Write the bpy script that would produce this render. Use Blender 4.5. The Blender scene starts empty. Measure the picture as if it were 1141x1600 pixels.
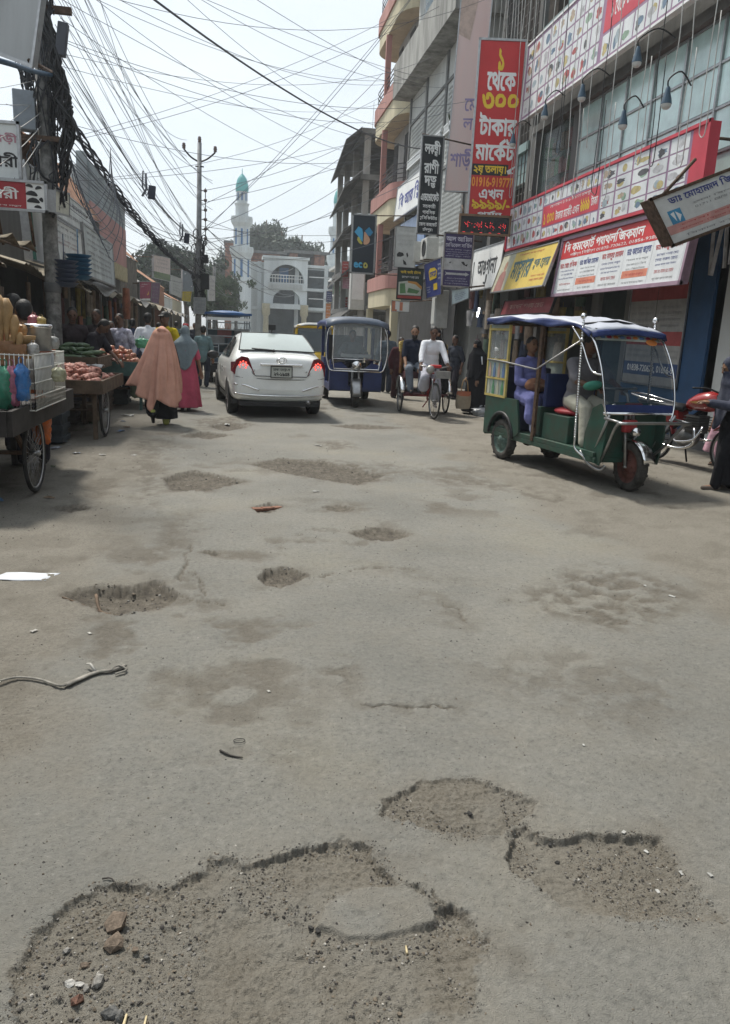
import bpy, bmesh, math, random
import numpy as np
from mathutils import Vector, Matrix, Euler, Quaternion, noise as mnoise
SC = bpy.context.scene
COL = SC.collection
random.seed(7); RNG = np.random.default_rng(7)
PI = math.pi
rad = math.radians
# ------------------------------------------------------------------ camera
PW, PH, FOC, HC = 1141, 1600, 1181.0, 1.6          # photo size, focal length in its pixels, eye height
def _setup(HY=521.0, roll=2.7, VX=372.0):
    t = math.tan(rad(roll))
    a = np.array([-570.5, HY - 570*t - 800, FOC]); b = np.array([570.5, HY + 571*t - 800, FOC])
    up = np.cross(a, b); up /= np.linalg.norm(up)
    if up[1] > 0: up = -up
    y = np.array([VX - 570.5, HY + (VX-570)*t - 800, FOC]); y /= np.linalg.norm(y)
    return np.stack([np.cross(y, up), y, up])
CM = _setup()
def ray(px, py): return CM @ np.array([px - 570.5, py - 800.0, FOC])
def _hit(d, s): return Vector(d*s + np.array([0, 0, HC]))
def gnd(px, py, z=0.0):
    d = ray(px, py); return _hit(d, (z - HC)/d[2])
def onx(px, py, X):
    d = ray(px, py); return _hit(d, X/d[0])
def ony(px, py, Y):
    d = ray(px, py); return _hit(d, Y/d[1])
cam = bpy.data.cameras.new('camera'); cam_o = bpy.data.objects.new('camera', cam); COL.objects.link(cam_o)
cam.sensor_fit = 'VERTICAL'; cam.sensor_height = 36; cam.lens = FOC/PH*36; cam.clip_start = .05; cam.clip_end = 3000
cam_o.matrix_world = Matrix(((CM[0,0], -CM[0,1], -CM[0,2], 0), (CM[1,0], -CM[1,1], -CM[1,2], 0), (CM[2,0], -CM[2,1], -CM[2,2], HC), (0,0,0,1)))
SC.camera = cam_o
# ------------------------------------------------------------------ light
SUN_EL, SUN_AZ = rad(58), rad(-28)                  # azimuth from +Y towards +X
w = bpy.data.worlds.new('World'); SC.world = w; w.use_nodes = True
nt = w.node_tree; bg = nt.nodes['Background']
sky = nt.nodes.new('ShaderNodeTexSky'); sky.sky_type = 'NISHITA'; sky.sun_disc = False
sky.sun_elevation = SUN_EL; sky.sun_rotation = SUN_AZ; sky.dust_density = 3.0; sky.air_density = 1.0
tc = nt.nodes.new('ShaderNodeTexCoord'); mp = nt.nodes.new('ShaderNodeMapping'); mp.inputs['Scale'].default_value = (1, 1, 2.4)
nz = nt.nodes.new('ShaderNodeTexNoise'); nz.inputs['Scale'].default_value = 2.2; nz.inputs['Detail'].default_value = 7; nz.inputs['Roughness'].default_value = .55
rp = nt.nodes.new('ShaderNodeValToRGB'); rp.color_ramp.elements[0].position = .36; rp.color_ramp.elements[1].position = .66
rp.color_ramp.elements[0].color = (.55,.55,.55,1); rp.color_ramp.elements[1].color = (1,1,1,1)
mx = nt.nodes.new('ShaderNodeMix'); mx.data_type = 'RGBA'
mx.inputs['B'].default_value = (6.8, 7.4, 7.85, 1)
nt.links.new(tc.outputs['Generated'], mp.inputs['Vector']); nt.links.new(mp.outputs['Vector'], nz.inputs['Vector'])
nt.links.new(nz.outputs['Fac'], rp.inputs['Fac']); nt.links.new(rp.outputs['Color'], mx.inputs['Factor'])
nt.links.new(sky.outputs['Color'], mx.inputs['A']); nt.links.new(mx.outputs['Result'], bg.inputs['Color'])
bg.inputs['Strength'].default_value = .09
sl = bpy.data.lights.new('sun', 'SUN'); so = bpy.data.objects.new('sun', sl); COL.objects.link(so)
sl.energy = 3.2; sl.angle = rad(9); sl.color = (1, .95, .86)
so.rotation_euler = Vector((-math.sin(SUN_AZ)*math.cos(SUN_EL), -math.cos(SUN_AZ)*math.cos(SUN_EL), -math.sin(SUN_EL))).to_track_quat('-Z', 'Y').to_euler()
so.location = (0, 0, 60)
SC.view_settings.view_transform = 'Standard'; SC.view_settings.look = 'None'; SC.view_settings.gamma = 1; SC.view_settings.exposure = 0.68
SC.cycles.max_bounces = 6; SC.cycles.diffuse_bounces = 3; SC.cycles.transparent_max_bounces = 12
# ------------------------------------------------------------------ helpers
_M = {}
def mat(key, col, rough=.75, metal=0.0, var=.18, scale=5.0, bump=0.0, bscale=60.0, emit=0.0, alpha=1.0, col2=None, spec=.4, coat=0.0, trans=0.0, wave=None, streak=False):
    if key in _M: return _M[key]
    m = bpy.data.materials.new(key); m.use_nodes = True; n = m.node_tree.nodes; L = m.node_tree.links
    b = n['Principled BSDF']; b.inputs['Roughness'].default_value = rough; b.inputs['Metallic'].default_value = metal
    b.inputs['Specular IOR Level'].default_value = spec; b.inputs['Alpha'].default_value = alpha; b.inputs['Coat Weight'].default_value = coat; b.inputs['Transmission Weight'].default_value = trans
    c = tuple(col) + (1,); b.inputs['Base Color'].default_value = c
    if var > 0 or bump > 0:
        t = n.new('ShaderNodeTexCoord')
    if var > 0:
        z = n.new('ShaderNodeTexNoise'); z.inputs['Scale'].default_value = scale; z.inputs['Detail'].default_value = 8; z.inputs['Roughness'].default_value = .65
        src = t.outputs['Object']
        if streak:
            mm = n.new('ShaderNodeMapping'); mm.inputs['Scale'].default_value = (1, 1, .16); L.new(src, mm.inputs['Vector']); src = mm.outputs['Vector']
        L.new(src, z.inputs['Vector'])
        r = n.new('ShaderNodeValToRGB'); r.color_ramp.elements[0].position = .32; r.color_ramp.elements[1].position = .7
        d = col2 if col2 else tuple(max(0, x*(1 - var*1.6)) for x in col)
        hi = tuple(min(1, x*(1 + var*.6)) for x in col)
        r.color_ramp.elements[0].color = tuple(d) + (1,); r.color_ramp.elements[1].color = hi + (1,)
        L.new(z.outputs['Fac'], r.inputs['Fac']); L.new(r.outputs['Color'], b.inputs['Base Color'])
        mr = n.new('ShaderNodeMapRange'); mr.inputs['To Min'].default_value = min(1, rough + .12); mr.inputs['To Max'].default_value = max(.02, rough - .06)
        L.new(z.outputs['Fac'], mr.inputs['Value']); L.new(mr.outputs['Result'], b.inputs['Roughness'])
    if bump > 0:
        if wave:
            z2 = n.new('ShaderNodeTexWave'); z2.wave_type = 'BANDS'; z2.bands_direction = wave[0]; z2.inputs['Scale'].default_value = wave[1]; z2.inputs['Distortion'].default_value = wave[2]; z2.inputs['Detail'].default_value = 2
            out = z2.outputs['Fac']
        else:
            z2 = n.new('ShaderNodeTexNoise'); z2.inputs['Scale'].default_value = bscale; z2.inputs['Detail'].default_value = 5
            out = z2.outputs['Fac']
        L.new(t.outputs['Object'], z2.inputs['Vector'])
        bp = n.new('ShaderNodeBump'); bp.inputs['Strength'].default_value = min(1, bump); bp.inputs['Distance'].default_value = .02
        L.new(out, bp.inputs['Height']); L.new(bp.outputs['Normal'], b.inputs['Normal'])
    if emit > 0:
        b.inputs['Emission Color'].default_value = c; b.inputs['Emission Strength'].default_value = emit
    _M[key] = m; return m
ZV = Vector((0, 0, 1))
class MB:
    """collects shapes; build() links them as one mesh object"""
    def __init__(s): s.v = []; s.f = []; s.m = []; s.sm = []; s.cut = []
    def add(s, vs, fs, mi=0, smooth=False):
        o = len(s.v); s.cut.append((o, len(s.f))); s.v.extend([tuple(p) for p in vs])
        for f in fs: s.f.append([o+i for i in f]); s.m.append(mi); s.sm.append(smooth)
        return s
    def box(s, c, size, rot=None, mi=0):
        hx, hy, hz = size[0]/2, size[1]/2, size[2]/2
        vs = [Vector((x, y, z)) for x in (-hx, hx) for y in (-hy, hy) for z in (-hz, hz)]
        if rot is not None:
            R = rot if isinstance(rot, Matrix) else Euler(rot).to_matrix()
            vs = [R @ p for p in vs]
        c = Vector(c)
        return s.add([p + c for p in vs], [(0,1,3,2),(4,6,7,5),(0,4,5,1),(2,3,7,6),(0,2,6,4),(1,5,7,3)], mi)
    def bb(s, a, b, mi=0):
        return s.box([(a[i]+b[i])/2 for i in range(3)], [abs(b[i]-a[i]) for i in range(3)], None, mi)
    def bar(s, a, b, w_, h_=None, mi=0, up=ZV):
        a, b = Vector(a), Vector(b); d = (b-a); L = d.length
        if L < 1e-6: return s
        d /= L; u = Vector(up)
        if abs(d.dot(u)) > .98: u = Vector((0, 1, 0))
        x = d.cross(u).normalized(); z = x.cross(d).normalized()
        return s.box((a+b)/2, (w_, L, h_ or w_), Matrix((x, d, z)).transposed(), mi)
    def tube(s, pts, r, n=8, mi=0, closed=False, smooth=True):
        P = [Vector(p) for p in pts]; N = len(P)
        R = r if isinstance(r, (list, tuple)) else [r]*N
        T = []
        for i in range(N):
            if closed: t = P[(i+1) % N] - P[i-1]
            else: t = P[min(i+1, N-1)] - P[max(i-1, 0)]
            T.append(t.normalized() if t.length > 1e-9 else Vector((0, 0, 1)))
        u = T[0].orthogonal().normalized(); vs = []; fs = []
        for i in range(N):
            if i:
                q = T[i-1].rotation_difference(T[i]); u = (q @ u); u = (u - T[i]*u.dot(T[i])).normalized()
            vv = T[i].cross(u)
            for k in range(n):
                a = 2*PI*k/n; vs.append(P[i] + (u*math.cos(a) + vv*math.sin(a))*R[i])
        M_ = N if closed else N-1
        for i in range(M_):
            j = (i+1) % N
            for k in range(n): fs.append((i*n+k, i*n+(k+1) % n, j*n+(k+1) % n, j*n+k))
        if not closed: fs.append(tuple(range(n-1, -1, -1))); fs.append(tuple((N-1)*n+k for k in range(n)))
        return s.add(vs, fs, mi, smooth)
    def lathe(s, prof, n=16, M=None, mi=0, smooth=True, ang=2*PI):
        vs = []; fs = []; full = ang > 2*PI - 1e-3; nn = n if full else n+1
        for (r, z) in prof:
            for k in range(nn):
                a = ang*k/n; vs.append(Vector((r*math.cos(a), r*math.sin(a), z)))
        for i in range(len(prof)-1):
            for k in range(n):
                k2 = (k+1) % nn
                fs.append((i*nn+k, i*nn+k2, (i+1)*nn+k2, (i+1)*nn+k))
        if M is not None: vs = [M @ p for p in vs]
        return s.add(vs, fs, mi, smooth)
    def prism(s, poly, h, M=None, mi=0, smooth=False):
        n = len(poly); vs = [Vector((p[0], p[1], 0)) for p in poly] + [Vector((p[0], p[1], h)) for p in poly]
        fs = [tuple(range(n-1, -1, -1)), tuple(range(n, 2*n))]
        if M is not None: vs = [M @ p for p in vs]
        s.add(vs, fs, mi, False)
        return s.add(vs, [(i, (i+1) % n, n+(i+1) % n, n+i) for i in range(n)], mi, smooth)
    def ell(s, c, r, R=None, n=12, mi=0):
        if not hasattr(r, '__len__'): r = (r, r, r)
        c = Vector(c); vs = []; fs = []; m = max(4, n//2)
        for i in range(m+1):
            th = PI*i/m
            for k in range(n):
                a = 2*PI*k/n; p = Vector((r[0]*math.sin(th)*math.cos(a), r[1]*math.sin(th)*math.sin(a), r[2]*math.cos(th)))
                vs.append((R @ p if R is not None else p) + c)
        for i in range(m):
            for k in range(n): fs.append((i*n+k, (i+1)*n+k, (i+1)*n+(k+1) % n, i*n+(k+1) % n))
        return s.add(vs, fs, mi, True)
    def surf(s, rows, mi=0, smooth=True, cl=False):
        n = len(rows[0]); vs = [p for r in rows for p in r]; fs = []
        for i in range(len(rows)-1):
            for k in range(n if cl else n-1): fs.append((i*n+k, i*n+(k+1) % n, (i+1)*n+(k+1) % n, (i+1)*n+k))
        return s.add(vs, fs, mi, smooth)
    def quad(s, a, b, c, d, mi=0): return s.add([a, b, c, d], [(0, 1, 2, 3)], mi)
    def each(s, name, m, parent, world=True, **k):
        """every added shape as a part of its own"""
        E = s.cut + [(len(s.v), len(s.f))]
        for (v0, f0), (v1, f1) in zip(E[:-1], E[1:]):
            q = MB(); q.v = s.v[v0:v1]; q.f = [[i-v0 for i in f] for f in s.f[f0:f1]]; q.m = s.m[f0:f1]; q.sm = s.sm[f0:f1]; q.build(name, m, parent, world=world, **k)
    def build(s, name, mats, parent=None, bevel=0.0, solid=0.0, world=True, sub=0):
        me = bpy.data.meshes.new(name); off = Vector((0, 0, 0))
        if parent is not None and world:
            q = parent
            while q is not None: off += q.location; q = q.parent
        me.from_pydata([(p[0]-off.x, p[1]-off.y, p[2]-off.z) for p in s.v], [], s.f)
        me.polygons.foreach_set('material_index', s.m); me.polygons.foreach_set('use_smooth', s.sm)
        for m in (mats if isinstance(mats, (list, tuple)) else [mats]): me.materials.append(m)
        me.update()
        o = bpy.data.objects.new(name, me); COL.objects.link(o)
        if parent is not None: o.parent = parent
        if bevel:
            b = o.modifiers.new('bevel', 'BEVEL'); b.width = bevel; b.segments = 2; b.limit_method = 'ANGLE'; b.angle_limit = rad(40)
        if solid:
            b = o.modifiers.new('solid', 'SOLIDIFY'); b.thickness = solid; b.offset = 0
        if sub:
            b = o.modifiers.new('sub', 'SUBSURF'); b.levels = sub; b.render_levels = sub
        return o
def tag(o, label=None, cat=None, group=None, kind=None):
    if label: o['label'] = label
    if cat: o['category'] = cat
    if group: o['group'] = group
    if kind: o['kind'] = kind
    return o
def thing(name, label, cat, loc=(0, 0, 0), rz=0.0, group=None):
    o = bpy.data.objects.new(name, None); COL.objects.link(o); o.location = loc; o.rotation_euler = (0, 0, rz); o.empty_display_size = .1
    return tag(o, label, cat, group)
def part(mb, name, m, parent, **k):
    """a part whose shapes were given in its thing's own coordinates"""
    return mb.build(name, m, parent, world=False, **k)
def copy_tree(o, parent=None):
    c = o.copy(); COL.objects.link(c)
    if parent is not None: c.parent = parent
    for ch in list(o.children): copy_tree(ch, c)
    return c
def arc(c, r, a0, a1, n, ax=1, az=2):
    out = []
    for i in range(n+1):
        a = a0 + (a1-a0)*i/n; p = [c[0], c[1], c[2]]; p[ax] += r*math.cos(a); p[az] += r*math.sin(a); out.append(tuple(p))
    return out
def smoothpath(P, n=6):
    """Catmull-Rom through the points"""
    P = [Vector(p) for p in P]; out = []
    for i in range(len(P)-1):
        a, b, c, d = P[max(i-1, 0)], P[i], P[i+1], P[min(i+2, len(P)-1)]
        for k in range(n):
            t = k/n; out.append(.5*((2*b) + (c-a)*t + (2*a-5*b+4*c-d)*t*t + (3*b-a-3*c+d)*t**3))
    out.append(P[-1]); return out
# ------------------------------------------------------------------ lettering: outlines of single letters, composed on a bitmap, cut into flat pieces
_G = {}
def _outline(s):
    c = bpy.data.curves.new('glyph', 'FONT'); c.body = s; c.dimensions = '2D'; c.fill_mode = 'NONE'; c.resolution_u = 3
    o = bpy.data.objects.new('glyph', c); COL.objects.link(o)
    dg = bpy.context.evaluated_depsgraph_get(); me = bpy.data.meshes.new_from_object(o.evaluated_get(dg))
    V = np.array([v.co[:2] for v in me.vertices]) if len(me.vertices) else np.zeros((0, 2))
    E = np.array([e.vertices[:] for e in me.edges]) if len(me.edges) else np.zeros((0, 2), int)
    bpy.data.objects.remove(o); bpy.data.curves.remove(c); bpy.data.meshes.remove(me)
    return V, E
def _loops(V, E):
    nxt = {}
    for a, b in E: nxt.setdefault(a, []).append(b); nxt.setdefault(b, []).append(a)
    seen = set(); out = []
    for st in range(len(V)):
        if st in seen or st not in nxt: continue
        lp = [st]; seen.add(st); cur = st; go = True
        while go:
            go = False
            for q in sorted(nxt[cur]):
                if q not in seen: lp.append(q); seen.add(q); cur = q; go = True; break
        # vertices of one outline run in order; keep that order as its direction
        out.append(V[sorted(lp)])
    return out
def glyph(ch):
    if ch in _G: return _G[ch]
    V, E = _outline(ch)
    lp = _loops(V, E)
    V2, _ = _outline('।'); V3, _ = _outline(ch + '।')
    adv = (V3[:, 0].max() - V2[:, 0].max()) if len(V3) else .25
    _G[ch] = (lp, adv); return _G[ch]
def raster(lp, res, x0, y0, W, H, sx=1.0, sy=1.0, ox=0.0, oy=0.0):
    wn = np.zeros((H, W), np.int16); xs = (np.arange(W) + .5)/res + x0; ys = (np.arange(H) + .5)/res + y0
    for P in lp:
        P = P*np.array([sx, sy]) + np.array([ox, oy]); Q = np.roll(P, -1, 0)
        for (xa, ya), (xb, yb) in zip(P, Q):
            if ya == yb: continue
            lo, hi = min(ya, yb), max(ya, yb)
            for r in np.nonzero((ys >= lo) & (ys < hi))[0]:
                xx = xa + (ys[r]-ya)*(xb-xa)/(yb-ya)
                wn[r, xs > xx] += 1 if yb > ya else -1
    return wn != 0
YB, YT = -.42, 1.06
def text_mask(s, res=40, bold=1):
    """{ab} = a over a small b, [a] = narrow, ~ = reph on the letter before it; vowels that stand before their letter are typed before it"""
    H = int((YT-YB)*res); items = []; x = .05; i = 0; lastx = 0; lasta = 0
    while i < len(s):
        ch = s[i]
        if ch == '{':
            j = s.index('}', i); a, b = s[i+1], s[i+2:j]
            lp, adv = glyph(a); items.append((lp, .92, .62, x, .23)); 
            xx = x + .1
            for bch in b:
                lb, ab = glyph(bch); items.append((lb, .62, .5, xx, -.16)); xx += ab*.5
            lastx, lasta = x, adv*.92; x += adv*.92; i = j+1; continue
        if ch == '[':
            lp, adv = glyph(s[i+1]); items.append((lp, .66, .96, x, 0)); lastx, lasta = x, adv*.66; x += adv*.66; i += 3; continue
        if ch == '~':
            items.append(([np.array([[.0, .66], [.34, .86], [.36, .78], [.05, .6]])], 1, 1, lastx + lasta*.45, 0.05)); i += 1; continue
        if ch == ' ': x += .28; i += 1; continue
        lp, adv = glyph(ch); items.append((lp, 1, 1, x, 0))
        if adv > .05: lastx, lasta = x, adv
        x += adv; i += 1
    W = int((x + .06)*res); m = np.zeros((H, W), bool)
    for lp, sx, sy, ox, oy in items: m |= raster(lp, res, 0, YB, W, H, sx, sy, ox, oy)
    for _ in range(bold):
        d = m.copy(); d[1:] |= m[:-1]; d[:, 1:] |= m[:, :-1]; m = d
    return m
def mask_rects(m):
    """bitmap -> list of rectangles (x0,y0,x1,y1) in 0..1, equal runs of neighbouring rows joined"""
    H, W = m.shape; open_ = {}; out = []
    for r in range(H+1):
        runs = set()
        if r < H:
            d = np.diff(np.concatenate([[0], m[r].astype(np.int8), [0]])); a = np.nonzero(d == 1)[0]; b = np.nonzero(d == -1)[0]
            runs = set(zip(a.tolist(), b.tolist()))
        for k in list(open_):
            if k not in runs: out.append((k[0]/W, open_[k]/H, k[1]/W, r/H)); del open_[k]
        for k in runs: open_.setdefault(k, r)
    return out
class Face:
    """a flat four-cornered face (TL, TR, BR, BL in world space); u right, v down, both 0..1"""
    def __init__(s, TL, TR, BR, BL):
        s.c = [Vector(p) for p in (TL, TR, BR, BL)]
        s.n = (s.c[3]-s.c[0]).cross(s.c[1]-s.c[0]).normalized()
        s.w = ((s.c[1]-s.c[0]).length + (s.c[2]-s.c[3]).length)/2; s.h = ((s.c[3]-s.c[0]).length + (s.c[2]-s.c[1]).length)/2
    def p(s, u, v, off=0.0):
        a = s.c[0].lerp(s.c[1], u); b = s.c[3].lerp(s.c[2], u); return a.lerp(b, v) + s.n*off
    def rect(s, mb, u0, v0, u1, v1, off=.003, mi=0):
        mb.add([s.p(u0, v1, off), s.p(u1, v1, off), s.p(u1, v0, off), s.p(u0, v0, off)], [(0, 1, 2, 3)], mi)
    def poly(s, mb, pts, off=.003, mi=0):
        mb.add([s.p(u, v, off) for u, v in pts], [tuple(range(len(pts)))], mi)
    def text(s, mb, t, u0, v0, u1, v1, res=40, bold=1, off=.005, mi=0, fit=True):
        m = text_mask(t, res, bold); rows = np.nonzero(m.any(1))[0]
        if len(rows) == 0: return
        m = m[rows[0]:rows[-1]+1]
        for a, b, c, d in mask_rects(m):
            s.rect(mb, u0+(u1-u0)*a, v1-(v1-v0)*d, u0+(u1-u0)*c, v1-(v1-v0)*b, off, mi)
# ------------------------------------------------------------------ road and ground
def vnoise(x, y, seed=0):
    r = np.random.default_rng(seed); T = r.random((256, 256))
    xi = np.floor(x).astype(int); yi = np.floor(y).astype(int); fx = x-xi; fy = y-yi
    fx = fx*fx*(3-2*fx); fy = fy*fy*(3-2*fy)
    a = T[xi & 255, yi & 255]; b = T[(xi+1) & 255, yi & 255]; c = T[xi & 255, (yi+1) & 255]; d = T[(xi+1) & 255, (yi+1) & 255]
    return (a*(1-fx) + b*fx)*(1-fy) + (c*(1-fx) + d*fx)*fy
def fbm(x, y, f, oct=4, seed=0):
    s = 0; a = .5; t = 0
    for i in range(oct): s = s + a*vnoise(x*f, y*f, seed+i); t += a; a *= .55; f *= 2.03
    return s/t
def sdist(X, Y, P):
    """signed distance to a closed outline, negative inside"""
    P = np.asarray(P); d = np.full(X.shape, 1e9); ins = np.zeros(X.shape, bool); Q = np.roll(P, -1, 0)
    for (ax, ay), (bx, by) in zip(P, Q):
        ex, ey = bx-ax, by-ay; t = np.clip(((X-ax)*ex + (Y-ay)*ey)/(ex*ex+ey*ey+1e-12), 0, 1)
        d = np.minimum(d, np.hypot(X-ax-t*ex, Y-ay-t*ey))
        if ay != by:
            c = ((ay > Y) != (by > Y)) & (X < (bx-ax)*(Y-ay)/(by-ay) + ax); ins ^= c
    return np.where(ins, -d, d)
def gpoly(px): return [tuple(gnd(*p)[:2]) for p in px]
# outlines of the broken patches: (outline, depth, rim width, how bare, roughness of the rim line)
HOLE_A = [(8,1565),(18,1518),(48,1462),(92,1422),(150,1386),(215,1379),(258,1383),(308,1363),(330,1341),(362,1336),(385,1348),(420,1336),(480,1319),(540,1313),(585,1318),(600,1345),(615,1367),(652,1386),(674,1408),(702,1418),(728,1442),(770,1472),(750,1500),(740,1540),(735,1575),(640,1592),(560,1640),(200,1700),(40,1680)]
ISLAND = [(498,1440),(512,1410),(560,1389),(630,1380),(664,1400),(678,1430),(640,1446),(590,1459),(545,1459)]
HOLES = [(HOLE_A, .028, .02, 1.0), 
 ([(588,1269),(612,1248),(652,1223),(690,1210),(735,1212),(775,1227),(842,1250),(830,1268),(802,1290),(792,1306),(740,1309),(680,1300),(638,1286)], .027, .018, 1.0),
 ([(800,1296),(826,1286),(836,1299),(870,1307),(905,1299),(960,1300),(1032,1302),(1046,1325),(1062,1352),(1092,1387),(1130,1428),(1104,1441),(1060,1436),(990,1443),(960,1433),(880,1406),(830,1379),(796,1356),(798,1330)], .023, .018, 1.0),
 ([(94,927),(130,914),(160,911),(205,915),(228,906),(247,905),(282,928),(262,946),(220,956),(178,963),(150,952)], .07, .06, 1.0),
 ([(401,900),(414,890),(445,886),(476,895),(484,900),(460,910),(440,918),(414,912)], .06, .04, .95),
 ([(390,793),(420,785),(446,790),(422,801),(400,801)], .05, .06, .9),
 ([(545,832),(580,823),(615,824),(646,835),(610,846),(570,841)], .05, .06, .9),
 ([(385,724),(440,716),(500,720),(560,733),(605,742),(560,757),(500,749),(440,737)], .05, .09, .8),
 ([(250,746),(300,734),(340,741),(384,752),(330,766),(268,766)], .05, .08, .85),
 ([(278,681),(320,674),(362,679),(330,686)], .06, .1, .9),
 ([(326,665),(360,659),(388,668),(350,674)], .06, .1, .9),
 ([(500,792),(530,787),(556,795),(525,799)], .03, .06, .6),
 ([(310,862),(330,859),(350,863),(330,867)], .03, .04, .8),
 ([(512,665),(560,662),(640,668),(560,671)], .04, .1, .8),
 ([(80,792),(120,786),(142,793),(110,800)], .02, .05, .6)]
WORN = [([(440,722),(500,718),(560,724),(600,738),(620,748),(560,756),(500,750),(450,738)], .95), ([(265,745),(300,738),(345,742),(384,752),(330,768),(262,766)], .95), ([(590,720),(625,728),(640,745),(600,745)], .7), ([(490,690),(540,688),(560,700),(510,702)], .7), ([(120,780),(150,788),(130,800),(90,796)], .7), ([(540,785),(580,788),(570,800),(520,800)], .7), ([(300,655),(380,650),(400,665),(320,672)], .8), ([(860,905),(900,890),(960,900),(1000,925),(960,945),(900,940)], .8), ([(700,735),(760,745),(790,765),(740,760)], .6), ([(410,890),(480,893),(520,905),(450,915)], .5), ([(800,938),(880,900),(925,880),(1010,895),(1090,925),(1060,960),(960,985),(860,960)], .75),
 ([(520,1040),(545,1036),(555,1060),(545,1082),(535,1070),(510,1050)], .75),
 ([(440,1175),(470,1168),(484,1180),(450,1188)], .55), ([(575,1099),(700,1101),(705,1105),(580,1105)], .8),
 ([(650,925),(690,930),(720,955),(735,985),(700,975),(680,950)], .55),
 ([(240,900),(290,893),(320,920),(350,948),(300,950),(300,920)], .7), ([(250,820),(300,800),(300,860),(240,870)], .6),
 ([(560,880),(650,895),(720,910),(640,905)], .45),([(205,690),(275,680),(260,760),(240,800),(215,790)], .6),
 ([(720,1040),(900,1010),(1100,1090),(1000,1150),(850,1100)], .35), ([(640,735),(720,742),(790,760),(700,760)], .7),
 ([(800,1480),(860,1440),(900,1450),(840,1500)], .7), ([(600,1300),(690,1310),(780,1320),(700,1350),(620,1340)], .3)]
CRACKS = [[(282,930),(320,938),(352,945)], [(484,902),(540,893),(600,885),(655,893)], [(272,903),(300,890),(320,912),(322,930)], [(575,1101),(640,1103),(706,1102)], [(592,1346),(604,1362),(618,1368)], [(668,1384),(676,1412),(720,1438)], [(690,945),(716,952),(728,975)], [(300,850),(285,890),(275,905)]]
SANDR = gpoly([(575,640),(640,668),(705,715),(790,765),(880,825),(960,880),(1050,930),(1180,985)])   # edge between tar and sandy verge on the right
SANDL = gpoly([(285,640),(255,690),(235,740),(205,800),(190,870),(170,960),(130,1060),(60,1180),(-60,1330)])
def build_road():
    NU, NV = 900, 1280
    u = np.linspace(-1, 1, NU); u = u*(.32 + .68*np.abs(u)**2)
    y = np.concatenate([.88*np.exp(np.linspace(0, math.log(4.2/.88), 800, endpoint=False)), 4.2*np.exp(np.linspace(0, math.log(130/4.2), NV-800))])
    U, Y = np.meshgrid(u, y); X = U*(Y*.95 + 2.2) + .2
    # irregular outlines
    jx = (fbm(X, Y, 9, 3, 11)-.5)*.07 + (fbm(X, Y, 40, 3, 17)-.5)*.035; jy = (fbm(X, Y, 9, 3, 23)-.5)*.07 + (fbm(X, Y, 40, 3, 29)-.5)*.035
    z = (fbm(X, Y, .8, 3, 3)-.5)*.03 + (fbm(X, Y, 6, 3, 5)-.5)*.008
    fine = fbm(X, Y, 55, 3, 7)-.5; z += fine*.0032
    hole = np.zeros_like(X); dirt = np.zeros_like(X); scab = np.zeros_like(X)
    isl = sdist(X+jx*.5, Y+jy*.5, gpoly(ISLAND))
    lump = fbm(X, Y, 14, 4, 41)-.5; peb = np.clip(fbm(X, Y, 70, 2, 47)-.56, 0, 1)
    for k, (P, dep, rim, bare) in enumerate(HOLES):
        G = np.array(gpoly(P)); sc = max(.35, min(1.0, (G[:, 0].max()-G[:, 0].min())/.7))
        a, b = G.min(0)-.5, G.max(0)+.5
        s = (X > a[0]) & (X < b[0]) & (Y > a[1]) & (Y < b[1])
        if not s.any(): continue
        d = sdist(X[s] + jx[s]*sc, Y[s] + jy[s]*sc, G); ok = np.clip(isl[s]/.012, 0, 1) if k == 0 else 1.0
        far = np.clip((Y[s]-np.interp(X[s], G[:, 0], G[:, 1])), -1, 1)
        tt = (Y[s]-G[:, 1].min())/(G[:, 1].max()-G[:, 1].min()); near = np.clip((.62 if k < 3 else .5) - tt*(2.0 if k == 0 else 1.5) + (fbm(X[s], Y[s], 3.1, 2, 77)-.5)*1.1, 0, 1); rm = rim*(.8 + (7 if k < 3 else 2)*near**1.5); q = np.clip(-d/rm, 0, 1)*ok; qs = np.clip(-d/(rim*.5), 0, 1)*ok
        shal = .62 + .8*(fbm(X[s], Y[s], 2.6, 2, 51)-.5)*1.6
        edge = np.clip(1 - np.abs(d)/.035, 0, 1)*(fbm(X[s], Y[s], 60, 3, 63)-.5)*.022*bare; z[s] += edge - q*dep*np.clip(shal, .45, 1.15); z[s] += q*(lump[s]*.014 + peb[s]*.02 + fine[s]*.006)
        scab[s] = np.maximum(scab[s], np.maximum(qs*(k >= 3)*.9, np.clip(1.2 - np.abs(d + .003)/((.0035 if k < 3 else .02)*(.4 + 2.2*np.clip(fbm(X[s], Y[s], 13, 3, 68)-.3, 0, 1))), 0, 1)*np.clip(1 - near*2.2, 0, 1)*ok*(.55 + .9*(fbm(X[s], Y[s], 30, 3, 67)-.3)))); hole[s] = np.maximum(hole[s], qs*bare*np.clip(.55 + 1.6*(fbm(X[s], Y[s], 5, 4, 57)-.3), .5, 1)); dirt[s] = np.maximum(dirt[s], bare*np.clip(1 - d/.12, 0, 1)*.5*np.clip((fbm(X[s], Y[s], 8, 3, 59)-.3)*4, 0, 1))  # rim line: broken bitumen, with the undercut's shade also in the colour
    for P, am in WORN:
        d = sdist(X + jx*1.6, Y + jy*1.6, gpoly(P)); q = np.clip(.5 - d/.22, 0, 1)*np.clip((fbm(X, Y, 11, 4, 61)-.36)*4, 0, 1)*am
        hole = np.maximum(hole, q); scab = np.maximum(scab, q*.8); z -= q*.012; z += q*peb*.03
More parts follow.
